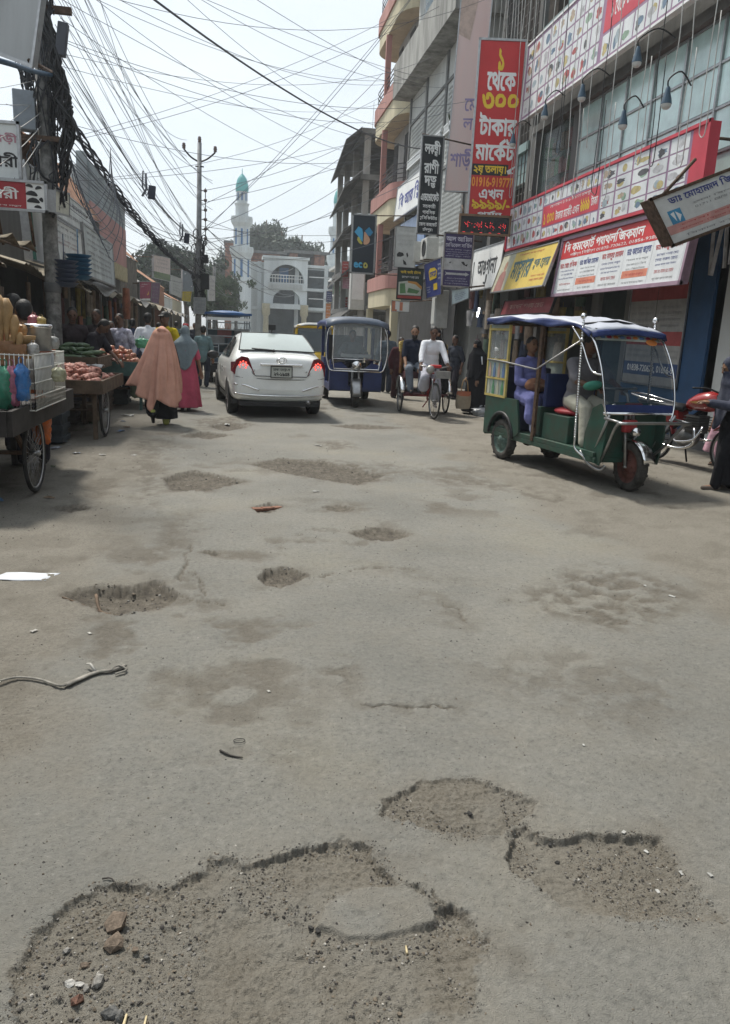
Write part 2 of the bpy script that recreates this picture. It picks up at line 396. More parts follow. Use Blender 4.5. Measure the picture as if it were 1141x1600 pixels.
    for ci, C in enumerate(CRACKS):                                          # cracks: narrow dark grooves
        C = np.array(gpoly(C)); dd = np.full(X.shape, 9.0); a, b = C.min(0)-.3, C.max(0)+.3; s = (X > a[0]) & (X < b[0]) & (Y > a[1]) & (Y < b[1]); xs = X[s] + jx[s]*1.2; ys = Y[s] + jy[s]*1.2; dv = np.full(xs.shape, 9.0)
        for (ax, ay), (bx, by) in zip(C[:-1], C[1:]):
            ex, ey = bx-ax, by-ay; t = np.clip(((xs-ax)*ex + (ys-ay)*ey)/(ex*ex+ey*ey), 0, 1); dv = np.minimum(dv, np.hypot(xs-ax-t*ex, ys-ay-t*ey))
        wd = .006 + .0022*C[:, 1].mean(); qq = np.clip(1 - dv/wd, 0, 1); hole[s] = np.maximum(hole[s], qq*.8); scab[s] = np.maximum(scab[s], qq*.8); z[s] -= qq*.012
    sc_ = np.clip((fbm(X, Y, 3.0, 5, 131)-.58)*9, 0, 1)*np.clip((fbm(X, Y, .5, 2, 137)-.42)*6, 0, 1); hole = np.maximum(hole, sc_*.7); scab = np.maximum(scab, sc_*.45); z -= sc_*.008
    SR = np.array(SANDR); SL = np.array(SANDL)
    xr = np.interp(Y, SR[::-1, 1], SR[::-1, 0], left=SR[-1, 0]+.9, right=3.3); xl = np.interp(Y, SL[::-1, 1], SL[::-1, 0], left=-1.0, right=-.9)
    wob = (fbm(X, Y, 1.7, 4, 71)-.5)*.9
    sand = np.clip((X - xr + wob)/.35 + .35, 0, 1); sandl = np.clip((xl - X + wob)/.35 + .35, 0, 1)
    verge = np.maximum(sand, sandl); z += verge*((fbm(X, Y, 22, 3, 81)-.5)*.012 + peb*.012) - np.clip(verge, 0, 1)*.006
    hole = np.maximum(hole, np.where(verge > .5, np.clip((fbm(X, Y, 5, 4, 87)-.57)*6, 0, .55), 0)*verge)
    z[0] -= .0
    V = np.stack([X, Y, z], -1).reshape(-1, 3)
    me = bpy.data.meshes.new('road'); n = NU*NV; me.vertices.add(n); me.vertices.foreach_set('co', V.ravel())
    i = (np.arange(NV-1)[:, None]*NU + np.arange(NU-1)[None]).ravel(); F = np.stack([i, i+1, i+NU+1, i+NU], -1).astype(np.int32)
    nf = len(F); me.loops.add(nf*4); me.loops.foreach_set('vertex_index', F.ravel()); me.polygons.add(nf)
    me.polygons.foreach_set('loop_start', np.arange(nf, dtype=np.int32)*4); me.polygons.foreach_set('use_smooth', np.ones(nf, bool))
    for nm, A in (('hole', hole), ('dirt', dirt), ('verge', verge), ('scab', scab)):
        at = me.attributes.new(nm, 'FLOAT', 'POINT'); at.data.foreach_set('value', A.ravel().astype(np.float32))
    me.update(); me.validate()
    o = bpy.data.objects.new('road', me); COL.objects.link(o); tag(o, kind='structure')
    m = bpy.data.materials.new('road_surface'); m.use_nodes = True; n_ = m.node_tree.nodes; L = m.node_tree.links; b = n_['Principled BSDF']
    b.inputs['Specular IOR Level'].default_value = .25
    tcd = n_.new('ShaderNodeTexCoord')
    def nz(sc, det=6, ro=.6):
        q = n_.new('ShaderNodeTexNoise'); q.inputs['Scale'].default_value = sc; q.inputs['Detail'].default_value = det; q.inputs['Roughness'].default_value = ro
        L.new(tcd.outputs['Object'], q.inputs['Vector']); return q.outputs['Fac']
    def ramp(f, stops):
        r = n_.new('ShaderNodeValToRGB'); e = r.color_ramp.elements
        while len(e) < len(stops): e.new(.5)
        for k, (p, c) in enumerate(stops): e[k].position = p; e[k].color = tuple(c) + (1,)
        L.new(f, r.inputs['Fac']); return r.outputs['Color']
    def mix(f, a, c, mode='MIX'):
        q = n_.new('ShaderNodeMix'); q.data_type = 'RGBA'; q.blend_type = mode
        if isinstance(f, float): q.inputs['Factor'].default_value = f
        else: L.new(f, q.inputs['Factor'])
        L.new(a, q.inputs['A']); L.new(c, q.inputs['B']); return q.outputs['Result']
    def attr(nm):
        a = n_.new('ShaderNodeAttribute'); a.attribute_name = nm; return a.outputs['Fac']
    tar = mix(.5, ramp(nz(.9, 8), [(.3, (.194,.192,.178)), (.5, (.240,.236,.217)), (.72, (.305,.292,.258))]), ramp(nz(38, 8, .75), [(.35, (.10,.098,.088)), (.45, (.21,.206,.182)), (.58, (.255,.248,.22)), (.70, (.39,.38,.34))]))
    snd = mix(.55, ramp(nz(1.6, 8), [(.3, (.198,.182,.150)), (.55, (.258,.240,.200)), (.75, (.31,.29,.245))]), ramp(nz(60, 8, .8), [(.36, (.085,.078,.068)), (.48, (.20,.185,.158)), (.66, (.285,.265,.228))]))
    mud = mix(.6, ramp(nz(7, 8, .7), [(.3, (.150,.131,.100)), (.5, (.200,.180,.143)), (.7, (.245,.228,.188))]), ramp(nz(75, 8, .8), [(.36, (.035,.033,.03)), (.46, (.15,.136,.112)), (.62, (.24,.225,.195))]))
    dust = n_.new('ShaderNodeMath'); dust.operation = 'MULTIPLY'; L.new(ramp(nz(2.3, 9, .72), [(.47, (0,0,0)), (.66, (1,1,1))]), dust.inputs[0]); dust.inputs[1].default_value = .42; tar = mix(dust.outputs[0], tar, snd); tar = mix(.4, tar, ramp(nz(17, 9, .85), [(.33, (.4,.39,.37)), (.46, (1,1,1)), (.68, (1.2,1.18,1.12))]), 'MULTIPLY'); tar = mix(.6, tar, ramp(nz(.55, 6, .6), [(.36, (.78,.79,.80)), (.52, (1,1,1)), (.66, (1.12,1.09,1.0))]), 'MULTIPLY')
    c = mix(attr('verge'), tar, snd); c = mix(attr('dirt'), c, snd); c = mix(attr('hole'), c, mud); c = mix(attr('scab'), c, ramp(nz(16, 9, .8), [(.34, (.055,.048,.040)), (.5, (.115,.10,.08)), (.64, (.19,.172,.14))]))
    sp = ramp(nz(130, 3, .6), [(.0, (0,0,0)), (.66, (0,0,0)), (.69, (1,1,1))]); spk = n_.new('ShaderNodeRGB'); spk.outputs[0].default_value = (.05,.045,.04,1)
    c = mix(sp, c, spk.outputs[0])
    L.new(c, b.inputs['Base Color']); b.inputs['Roughness'].default_value = .86
    bp = n_.new('ShaderNodeBump'); bp.inputs['Strength'].default_value = .8; bp.inputs['Distance'].default_value = .014
    ad = n_.new('ShaderNodeMath'); ad.operation = 'ADD'; L.new(nz(90, 6, .7), ad.inputs[0]); L.new(nz(300, 3, .6), ad.inputs[1]); L.new(ad.outputs[0], bp.inputs['Height']); L.new(bp.outputs['Normal'], b.inputs['Normal'])
    me.materials.append(m)
    return V.reshape(NV, NU, 3), hole, verge, m
ROADV, ROADH, ROADS, ROADM = build_road()
_ry = ROADV[:, 0, 1]
def road_z(x, y):
    i = int(np.clip(np.searchsorted(_ry, y), 0, len(_ry)-1)); return float(np.interp(x, ROADV[i, :, 0], ROADV[i, :, 2]))
def g(px, py):
    p = gnd(px, py); p.z = road_z(p.x, p.y); return p
gb = MB(); gb.add([(-900, -60, -.2), (900, -60, -.2), (900, 1500, -.2), (-900, 1500, -.2)], [(0, 1, 2, 3)])
tag(gb.build('ground', mat('far_ground', (.2, .18, .15), .9, var=.2, scale=.1)), kind='structure')
# loose gravel: nobody could count it
def stone(mb, p, r, seed, mi=0, fl=.7):
    rr = random.Random(seed); ang = rr.uniform(0, PI); R = Euler((rr.uniform(-.4, .4), rr.uniform(-.4, .4), ang)).to_matrix()
    ico = [(0,0,1),(.89,0,.45),(.28,.85,.45),(-.72,.53,.45),(-.72,-.53,.45),(.28,-.85,.45),(.72,.53,-.45),(-.28,.85,-.45),(-.89,0,-.45),(-.28,-.85,-.45),(.72,-.53,-.45),(0,0,-1)]
    fc = [(0,1,2),(0,2,3),(0,3,4),(0,4,5),(0,5,1),(1,6,2),(2,7,3),(3,8,4),(4,9,5),(5,10,1),(6,7,2),(7,8,3),(8,9,4),(9,10,5),(10,6,1),(11,7,6),(11,8,7),(11,9,8),(11,10,9),(11,6,10)]
    s = Vector((r*rr.uniform(.7, 1.3), r*rr.uniform(.7, 1.2), r*fl*rr.uniform(.6, 1.1)))
    vs = []
    for q in ico:
        k = rr.uniform(.5, 1.25); v = R @ Vector((q[0]*s.x*k, q[1]*s.y*k, q[2]*s.z*k)); vs.append(v + Vector(p))
    mb.add(vs, fc, mi)
gm = [mat('grit_dark', (.055,.05,.046), .9, var=.3, scale=40), mat('grit_brown', (.15,.125,.095), .9, var=.3, scale=40), mat('grit_grey', (.2,.19,.175), .9, var=.3, scale=40), mat('grit_pale', (.42,.4,.36), .85, var=.2, scale=40)]
mb = MB(); cnt = 0; ISLG = gpoly(ISLAND)
for P, N, rmax in ((HOLE_A, 15000, .0062), (HOLES[1][0], 4200, .0055), (HOLES[2][0], 5200, .0055), (HOLES[3][0], 500, .012), (HOLES[4][0], 200, .011), (WORN[0][0], 500, .009), (HOLES[7][0], 300, .018), (HOLES[8][0], 200, .018)):
    G = np.array(gpoly(P)); a, b_ = G.min(0), G.max(0); X = RNG.uniform(a[0], b_[0], N); Y = RNG.uniform(a[1], b_[1], N); d = sdist(X, Y, G); dens = fbm(X, Y, 4, 3, 97)
    for x, y, dd, dn in zip(X, Y, d, dens):
        if dd > .02 or dn < .40 or (P is HOLE_A and sdist(np.array([x]), np.array([y]), ISLG)[0] < .01): continue
        r = rmax*(.22 + .78*random.random()**5)*(1 if dd < -.02 else .8); cnt += 1
        stone(mb, (x, y, road_z(x, y) + r*.15), r, cnt, random.choices((0, 1, 2, 3), (4.5, 4, 2.2, .22))[0])
for _ in range(13000):
    y = 1.3*math.exp(random.random()*2.1); x = random.uniform(-.6*y-.3, .6*y+.3); v = fbm(np.array([x]), np.array([y]), .9, 3, 5)[0]
    if random.random() > (v*1.9-.5 + (.3 if x < -.25*y else 0)): continue
    r = .0027*(.5 + y*.22)*(.4 + 1.3*random.random()**4); cnt += 1
    stone(mb, (x, y, road_z(x, y) + r*.2), r, cnt, random.choices((0, 1, 2, 3), (6, 4, 1.6, .5))[0])
tag(mb.build('gravel', gm), kind='stuff')
# ------------------------------------------------------------------ common materials
CONC = mat('concrete', (.30,.295,.28), .9, var=.28, scale=1.6, bump=.35, bscale=30, streak=True)
DCONC = mat('concrete_dark', (.15,.15,.145), .92, var=.3, scale=1.4, bump=.3, bscale=25, streak=True)
GREYW = mat('grey_render', (.50,.515,.50), .9, var=.16, scale=.9, bump=.15, bscale=40, streak=True)
CREAM = mat('cream_render', (.52,.47,.33), .88, var=.16, scale=1.2, streak=True)
PINKW = mat('pink_render', (.40,.20,.175), .88, var=.18, scale=1.2, streak=True)
TEALW = mat('teal_render', (.26,.36,.36), .88, var=.16, scale=1, streak=True)
WHITEW = mat('white_render', (.66,.69,.70), .85, var=.12, scale=.8, streak=True)
BRICKW = mat('brick_wall', (.26,.13,.09), .92, var=.3, scale=2.2, bump=.3, bscale=14)
DARKIN = mat('dark_interior', (.035,.035,.037), .9, var=.3, scale=2)
STEEL = mat('steel', (.38,.38,.38), .38, 1.0, var=.15, scale=12)
CHROME = mat('chrome', (.78,.78,.78), .13, 1.0, var=.06, scale=10)
RUST = mat('rusty_steel', (.12,.075,.05), .75, .4, var=.4, scale=14)
BLACKM = mat('black_metal', (.022,.022,.024), .5, .3, var=.2, scale=10)
RUBBER = mat('rubber', (.028,.027,.026), .85, var=.3, scale=18, bump=.2, bscale=90)
DUSTRUB = mat('dusty_rubber', (.07,.065,.058), .9, var=.45, scale=9, bump=.2, bscale=90)
WOOD = mat('old_wood', (.13,.09,.06), .85, var=.35, scale=7, bump=.3, bscale=30)
GLASSR = mat('facade_glass', (.60,.82,.79), .10, var=.28, scale=.7, spec=.8)  # pale base colour carries the sky's reflection on the panes
GLASSD = mat('dark_glass', (.03,.04,.045), .1, var=.2, scale=1, spec=.8)
TIN = mat('rusty_tin', (.44,.23,.13), .75, .2, var=.42, scale=2.4, col2=(.15,.08,.055))
GTIN = mat('grey_tin', (.30,.29,.27), .6, .4, var=.3, scale=2.4)
WHITEP = mat('white_paint', (.74,.75,.74), .55, var=.08, scale=2)
BLACKP = mat('black_paint', (.018,.018,.02), .5, var=.1)
REDS = mat('red_sign', (.50,.028,.03), .5, var=.1, scale=1.2)
YELS = mat('yellow_sign', (.72,.50,.03), .5, var=.1, scale=2)
BLUEL = mat('blue_ink', (.045,.06,.22), .55, var=.1); REDL = mat('red_ink', (.42,.05,.05), .55, var=.1); GREYL = mat('grey_ink', (.2,.2,.21), .6, var=.1)
# ------------------------------------------------------------------ sign maker
def sign(name, label, F, panel, draw=None, frame=STEEL, thick=.1, fw=.03, group=None, cat='sign', brk=None):
    base = F.p(.5, 1, -thick/2); t = thing(name, label, cat, base, group=group)
    mb = MB(); c = F.c; n = F.n; b = [p - n*thick for p in c]
    mb.add([c[0], c[1], c[2], c[3]], [(3, 2, 1, 0)]); mb.add([b[0], b[1], b[2], b[3]], [(0, 1, 2, 3)], 1)
    for i in range(4): mb.add([c[i], c[(i+1) % 4], b[(i+1) % 4], b[i]], [(0, 1, 2, 3)], 1)
    mb.build('panel', [panel, frame], t)
    if fw > 0:
        mb = MB()
        for i in range(4):
            a, d = c[i], c[(i+1) % 4]; e = (d-a).normalized()*fw*.5
            mb.bar(a - e + n*.004, d + e + n*.004, fw, fw*.8, up=n)
        mb.build('frame', frame, t)
    if draw:
        got = {}
        def L(key, m):
            if key not in got: got[key] = (MB(), m)
            return got[key][0]
        draw(F, L)
        for k, (m_, mm) in got.items():
            if m_.v: m_.build(k, mm, t)
    if brk:
        mb = MB()
        for a, d in brk: mb.tube([a, d], .022, 6)
        mb.build('bracket', RUST, t)
    return t
def xface(X, TL, TR, BR, BL, tilt=0.0, reg=True):
    """sign lying along the right-hand facade (plane X); tilt pushes its foot towards the street"""
    P = [onx(*p, X) for p in (TL, TR, BR, BL)]
    if reg:
        y0, y1 = (P[0].y+P[3].y)/2, (P[1].y+P[2].y)/2; zt, zb = (P[0].z+P[1].z)/2, (P[2].z+P[3].z)/2
        P = [Vector((X, y0, zt)), Vector((X, y1, zt)), Vector((X - tilt, y1, zb)), Vector((X - tilt, y0, zb))]
    return Face(*P)
def yface(Y, TL, TR, BR, BL, reg=True):
    P = [ony(*p, Y) for p in (TL, TR, BR, BL)]
    if reg:
        x0, x1 = (P[0].x+P[3].x)/2, (P[1].x+P[2].x)/2; zt, zb = (P[0].z+P[1].z)/2, (P[2].z+P[3].z)/2
        P = [Vector((x0, Y, zt)), Vector((x1, Y, zt)), Vector((x1, Y, zb)), Vector((x0, Y, zb))]
    return Face(*P)
def scribble(F, mb, u0, v0, u1, v1, lines=3, seed=0, fill=.55):
    """rows of small print: real letters too small to read"""
    rr = random.Random(seed); pool = ['সকল','ধরনের','েসবা','পাওয়া','যায়','ডাঃ','রহমান','আলম','িবেশষ','কারখানা','দাম','নতুন','েরাড','চাদপুর','েফান','01711','সময়','িবকাল']
    h = (v1-v0)/lines
    for i in range(lines):
        t = ' '.join(rr.choice(pool) for _ in range(rr.randint(3, 5))); w_ = (u1-u0)*rr.uniform(.7, 1); o = (u1-u0-w_)/2
        F.text(mb, t, u0+o, v0+h*i+h*(1-fill)/2, u0+o+w_, v0+h*(i+1)-h*(1-fill)/2, res=12, bold=0)
# ------------------------------------------------------------------ right side: the market building
def bld(name, label, loc, cat='building', group=None): return thing(name, label, cat, loc, group=group)
MK = bld('market_building', 'market building with glass upper front and dark shops under long red and white banners', (9.5, 14.5, 0))
mb = MB()
mb.bb((7.45, 5, -.1), (12.5, 23.4, .12))                                    # plinth
for y in (23.2, 19.0, 15.7, 14.2, 10.7, 8.6, 5.2): mb.bb((7.5, y-.16, .12), (7.86, y+.16, 3.55))
for y in (19.0, 15.7, 14.2, 11.3): mb.bb((7.9, y-.06, .12), (12.0, y+.06, 3.5))
mb.bb((12.0, 5, .12), (12.2, 23.4, 3.55)); mb.bb((6.98, 5, 3.55), (12.4, 23.4, 3.85)); mb.bb((6.98, 5, 6.45), (12.4, 19.0, 6.62))
mb.bb((7.3, 16.9, 3.85), (7.5, 18.95, 6.45)); mb.bb((7.12, 16.5, 3.85), (7.5, 16.9, 6.45)); mb.bb((7.0, 18.75, 3.85), (7.3, 19.0, 6.45))
mb.bb((7.15, 5, 6.62), (12.4, 19.0, 8.9)); mb.bb((7.2, -16, -.1), (12.4, 4.98, 12.5)); mb.build('wall', DCONC, MK)  # tall last block: unseen stretch behind the camera, added to block sky light
mb = MB(); mb.bb((7.02, 8.4, 8.3), (7.3, 19.0, 8.75))
for k in range(5):                                                          # arcade of the top floor
    y0 = 9.0 + k*2.1
    mb.bb((7.05, y0-.28, 8.75), (7.32, y0+.28, 11.2))
    ap = [(y0+.28, 11.2), (y0+.28, 10.0)] + [(y0+1.05 + .77*math.cos(a), 10.0 + .75*math.sin(a)) for a in np.linspace(PI, 0, 12)] + [(y0+1.82, 10.0), (y0+1.82, 11.2)]
    mb.prism(ap, .24, Matrix(((0,0,1,7.06),(1,0,0,0),(0,1,0,0),(0,0,0,1))))
mb.bb((7.0, 8.4, 11.2), (7.4, 19.6, 11.9)); mb.build('arcade', TEALW, MK)
mb = MB()
for k in range(5):
    y0 = 10.05 + k*2.1; pts = [(7.0, y0 + .84*math.cos(a), 10.0 + .82*math.sin(a)) for a in np.linspace(0, PI, 14)]; mb.tube(pts, .06, 6)
mb.build('arch_moulding', WHITEW, MK)
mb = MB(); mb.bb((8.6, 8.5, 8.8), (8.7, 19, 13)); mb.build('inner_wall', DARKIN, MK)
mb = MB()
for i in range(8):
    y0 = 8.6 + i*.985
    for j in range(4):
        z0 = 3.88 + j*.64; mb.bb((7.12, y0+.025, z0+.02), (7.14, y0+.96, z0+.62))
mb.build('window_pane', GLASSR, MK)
mb = MB()
for i in range(9): mb.bb((7.08, 8.6+i*.985-.022, 3.85), (7.15, 8.6+i*.985+.022, 6.45))
for j in range(5): mb.bb((7.09, 8.6, 3.86+j*.64-.018), (7.16, 16.5, 3.86+j*.64+.018))
mb.build('window_frame', STEEL, MK)
mb = MB(); rr = random.Random(4)
for i in range(8):
    for j in range(5):
        y0 = 16.95 + i*.235; mb.bb((7.26, y0, 3.95+j*.48), (7.3, y0+.2, 3.95+j*.48+rr.uniform(.25, .42)), rr.randrange(4))
mb.build('displayed_boxes', [mat('d_green', (.06,.16,.05), .6), mat('d_brown', (.17,.10,.06), .6), mat('d_pink', (.28,.12,.13), .6), mat('d_blue', (.08,.12,.2), .6)], MK)
mb = MB(); mb.bb((7.12, 16.95, 3.9), (7.15, 18.72, 6.4)); mb.build('shop_window', mat('clear_glass', (.10,.15,.14), .05, var=0, alpha=.22, spec=.7), MK)
# blue wall panel and doctors' list by the doorway
mb = MB(); mb.bb((7.44, 11.42, .12), (7.5, 12.06, 3.5)); mb.bb((7.46, 12.06, .12), (7.5, 14.1, .9)); mb.build('blue_panel', mat('blue_paint', (.012,.06,.15), .6, var=.15, scale=2), MK)
mb = MB(); mb.bb((7.50, 10.86, .12), (7.62, 11.2, 3.4)); mb.bb((7.55, 10.25, .12), (7.65, 10.4, 3.4)); mb.each('door_jamb', GREYW, MK)
mb = MB(); mb.bb((8.5, 8.7, .12), (8.56, 10.4, 3.4)); mb.build('door', DARKIN, MK)
mb = MB()
for k in range(26): mb.bb((7.6, 14.4+k*.045, .3), (7.64, 14.4+k*.045+.03, 3.2))
mb.build('shutter', mat('shutter', (.045,.06,.06), .6, .3, var=.2), MK)
def draw_list(F, L):
    m = L('lettering', GREYL); rb = L('red_bands', mat('dull_red', (.30,.05,.05), .6)); dv = L('divider', BLACKP); bl = L('blue_band', mat('band_blue', (.03,.06,.16), .6))
    F.rect(rb, 0, .26, 1, .37); F.rect(rb, .0, .60, 1, .70); F.rect(dv, .495, 0, .503, .78, .004); F.rect(bl, 0, .83, 1, .93)
    for u in (.04, .54):
        scribble(F, m, u, .03, u+.42, .24, 4, int(u*100)); scribble(F, m, u, .4, u+.42, .58, 4, int(u*200)+1); scribble(F, m, u, .72, u+.42, .81, 2, 9)
    F.text(L('white_lettering', WHITEP), '01838-720622, 01856-9', .08, .85, .92, .91, 24, 1)
F = Face((7.42, 14.0, 3.3), (7.42, 12.08, 3.3), (7.42, 12.08, .92), (7.42, 14.0, .92))
sign('notice_board', 'tall doctors list board with red bands on the wall behind the green three wheeler', F, mat('poster_grey', (.30,.30,.29), .7, var=.15), draw_list, thick=.02, fw=.03, group=None)
# ------------------------------------------------------------------ banners with product pictures
PROD = [mat('prod%d' % i, c, .6, var=.25, scale=9) for i, c in enumerate([(.35,.42,.46), (.45,.36,.28), (.5,.42,.2), (.42,.1,.1), (.15,.22,.3), (.28,.4,.3), (.5,.5,.52), (.1,.1,.11)])]
TILE = mat('tile_white', (.66,.68,.69), .45, var=.1, scale=3); BANP = mat('banner_mauve', (.32,.2,.3), .5, var=.08); BANR = mat('banner_red', (.54,.05,.075), .45, var=.1, scale=1)
def pictures(F, L, u0, v0, u1, v1, nu, nv, seed):
    rr = random.Random(seed); t = L('picture_tiles', TILE)
    for i in range(nu):
        for j in range(nv):
            a, b = u0 + (u1-u0)*i/nu, v0 + (v1-v0)*j/nv; du, dv = (u1-u0)/nu, (v1-v0)/nv
            F.rect(t, a+du*.05, b+dv*.05, a+du*.95, b+dv*.95, .003)
            pr = L('product_pictures', PROD); k = rr.choice((0,0,6,6,1,2,3,4,5,7)); cx, cy = a+du*.5, b+dv*.52
            for q in range(rr.randint(1, 3)):
                ox, oy = rr.uniform(-.2, .2)*du, rr.uniform(-.15, .15)*dv; w_, h_ = du*rr.uniform(.14, .36), dv*rr.uniform(.2, .42); sh = rr.random()
                pts = [(cx+ox + w_*math.cos(th)*(1 if sh < .5 else (.6 + .4*abs(math.sin(2*th)))), cy+oy + h_*math.sin(th)*(.7 + .3*math.cos(th*3)*sh)) for th in np.linspace(0, 2*PI, 11)[:-1]]
                F.poly(pr, pts[::-1], .0035 + q*.0006, k if q == 0 else rr.randrange(8))
def draw_b1(F, L):
    pictures(F, L, .012, .03, .27, .97, 7, 3, 1); pictures(F, L, .275, .03, .60, .28, 9, 1, 2); pictures(F, L, .275, .74, .60, .97, 9, 1, 3); pictures(F, L, .605, .03, .945, .97, 5, 4, 5)
    r = L('red_fields', BANR); F.rect(r, .275, .3, .6, .72, .003); F.rect(r, .95, 0, 1, 1, .003)
    F.text(L('lettering', WHITEP), 'টাকার মােক~ট এখন', .36, .45, .50, .66, 40, 1); F.text(L('yellow_lettering', YELS), '১ ৩০০', .28, .45, .355, .68, 40, 1); F.text(L('yellow_lettering', YELS), '৯৯৯৯', .505, .42, .555, .66, 40, 2); F.text(L('lettering', WHITEP), 'টাকা', .56, .42, .595, .62, 40, 1)
    F.text(L('lettering', WHITEP), 'েযাগােযাগ 01916-919777 চাদপুর', .32, .32, .56, .39, 18, 0)
F = Face((6.5, 18.85, 4.72), (6.5, 10.62, 4.72), (6.5, 10.62, 3.74), (6.5, 18.85, 3.74))
sign('shop_banner', 'long red banner full of small product pictures above the pathology sign', F, BANP, draw_b1, thick=.16, fw=.05, frame=BANR, group=None, brk=[((6.66, y, 4.6), (7.2, y, 4.6)) for y in (11, 13.5, 16, 18.4)], cat='banner')
def draw_b2(F, L):
    pictures(F, L, .01, .04, .36, .96, 9, 4, 11); pictures(F, L, .37, .70, .66, .97, 8, 1, 12); pictures(F, L, .37, .03, .66, .26, 8, 1, 13); pictures(F, L, .67, .03, .99, .97, 7, 4, 15)
    F.rect(L('red_fields', BANR), .37, .28, .66, .68, .003); F.text(L('lettering', WHITEP), '১ েথেক ৩০০ টাকার মােক~ট', .39, .36, .56, .58, 30, 1); F.text(L('yellow_lettering', YELS), '৯৯৯৯', .57, .34, .62, .58, 30, 2)
F = Face((6.55, 18.6, 8.2), (6.55, 7.6, 8.2), (6.5, 7.6, 6.58), (6.5, 18.6, 6.58))
sign('shop_banner', 'upper pale product banner hung over the glass front, below the teal arches', F, BANP, draw_b2, thick=.12, fw=.04, frame=WHITEP, group=None, brk=[((6.62, y, 8.1), (7.2, y, 8.4)) for y in (9, 12, 15, 18)], cat='banner')
# ------------------------------------------------------------------ hanging wires and lamps in front of the glass
WIREG = mat('white_wire', (.45,.45,.43), .6, var=.2); WIREB = mat('black_wire', (.02,.02,.022), .6, var=.1)
def wire(name, pts, r, m, label, cat, group):
    mb = MB(); mb.tube(pts, r, 5); return tag(mb.build(name, m), label, cat, group)
rr = random.Random(21)
for k in range(20):
    y = 10.2 + k*.47 + rr.uniform(-.1, .1); zb = rr.uniform(4.25, 4.7) if k % 3 else rr.uniform(5.0, 5.6); x = 6.38; z = 10.5 if y > 15 else 8.9
    pts = [(x + rr.uniform(-.02, .02), y + rr.uniform(-.04, .04), z - (z-zb)*i/7) for i in range(8)]
    if rr.random() < .6: pts += [(x, y-.05, zb-.12), (x, y-.13, zb-.16), (x, y-.18, zb-.05), (x, y-.19, zb+.5), (x, y-.17, zb+1.4)]
    wire('hanging_wire', smoothpath(pts, 3), .008, WIREG if k % 4 else WIREB, 'thin loose wire hanging down in front of the glass front', 'wire', 'wires hanging over the banners')
def flood(p, arm, label):
    t = thing('flood_lamp', label, 'lamp', p); x, y, z = p
    mb = MB(); mb.tube(smoothpath([arm, ((arm[0]+x)/2, (arm[1]+y)/2, max(arm[2], z+.5)+.02), (x, y, z+.32), (x, y, z+.2)], 4), .012, 6); mb.build('arm', BLACKM, t)
    mb = MB(); mb.lathe([(.022, .22), (.032, .2), (.04, .14), (.062, .07), (.074, .0)], 14, Matrix.Translation(p)); mb.build('lamp_shade', mat('lamp_blue', (.05,.09,.13), .45, .3), t)
    mb = MB(); mb.lathe([(.07, .0), (.064, -.035), (.038, -.06), (.0, -.066)], 14, Matrix.Translation(p)); mb.build('bulb', mat('lamp_milk', (.5,.5,.48), .4, var=.1), t)
for (px, py, X, lb) in [(851, 182, 6.05, 'second flood lamp from the red sign, left of the glass front'), (909, 153, 5.95, 'third flood lamp from the red sign, under the upper banner edge'), (995, 98, 5.85, 'fourth flood lamp from the red sign, nearest the top of the photo'), (801, 225, 6.05, 'flood lamp hanging over the number on the red sign'), (973, 196, 5.9, 'bare bell shaped lamp left of the other bell lamp before the glass'), (1041, 163, 5.8, 'bare bell shaped lamp before the glass, nearest the right photo edge')]:
    p = onx(px, py, X); flood(tuple(p), (6.5 if px < 1000 else 6.45, p.y+.05 + (.5 if 'bell' in lb else .1), p.z+.45), lb)
# ------------------------------------------------------------------ signs along the shops
def draw_path(F, L):
    F.rect(L('red_fields', REDS), .01, .02, .86, .36, .003); m = L('lettering', WHITEP)
    F.text(m, 'িদ কমেফাট~ প[য]াথলিজক[য]াল', .03, .05, .70, .25, 44, 2); F.text(m, 'পরী{কষ}া িনরী{কষ}া 01838-720622, 01856-938525', .10, .27, .84, .34, 18, 0)
    wp = L('white_fields', TILE); bl = L('blue_lettering', BLUEL); rl = L('red_lettering', REDL); ob = L('orange_bands', mat('band_orange', (.62,.22,.14), .55))
    for i in range(5):
        u = .015 + i*.194; F.rect(wp, u, .38 - (.3 if i == 4 else 0), u+.186, .97, .003)
        F.text((rl, bl, rl, bl, rl)[i], ('ডাঃ েমাঃ রিফক', 'ডাঃ জািকর েহােসন', 'ডাঃ মাহবুর রহমান', 'ডাঃ ফােতমা জ{নন}াত', 'ডাঃ িজ{লল}ুর রহমান')[i], u+.01, .41, u+.176, .53, 30, 1, .006)
        scribble(F, bl if i % 2 == 0 else GREYFIX(L), u+.015, .55, u+.17, .75, 3, i); 
        if i in (1, 3): F.rect(ob, u+.004, .74, u+.182, .85, .0045)
        scribble(F, rl, u+.015, .77, u+.17, .86, 1, i+20); scribble(F, GREYFIX(L), u+.015, .88, u+.17, .95, 1, i+30)
def GREYFIX(L): return L('grey_lettering', GREYL)
F = Face((6.55, 15.45, 3.64), (6.55, 10.72, 3.64), (6.42, 10.72, 2.54), (6.42, 15.45, 2.54))
sign('shop_sign', 'wide red and white pathology sign with five doctor columns', F, TILE, draw_path, mat('frame_mauve', (.3,.2,.26), .5), .12, .06, brk=[((6.55, 10.9, 3.6), (7.3, 10.9, 3.7)), ((6.55, 15.2, 3.6), (7.3, 15.2, 3.7))])
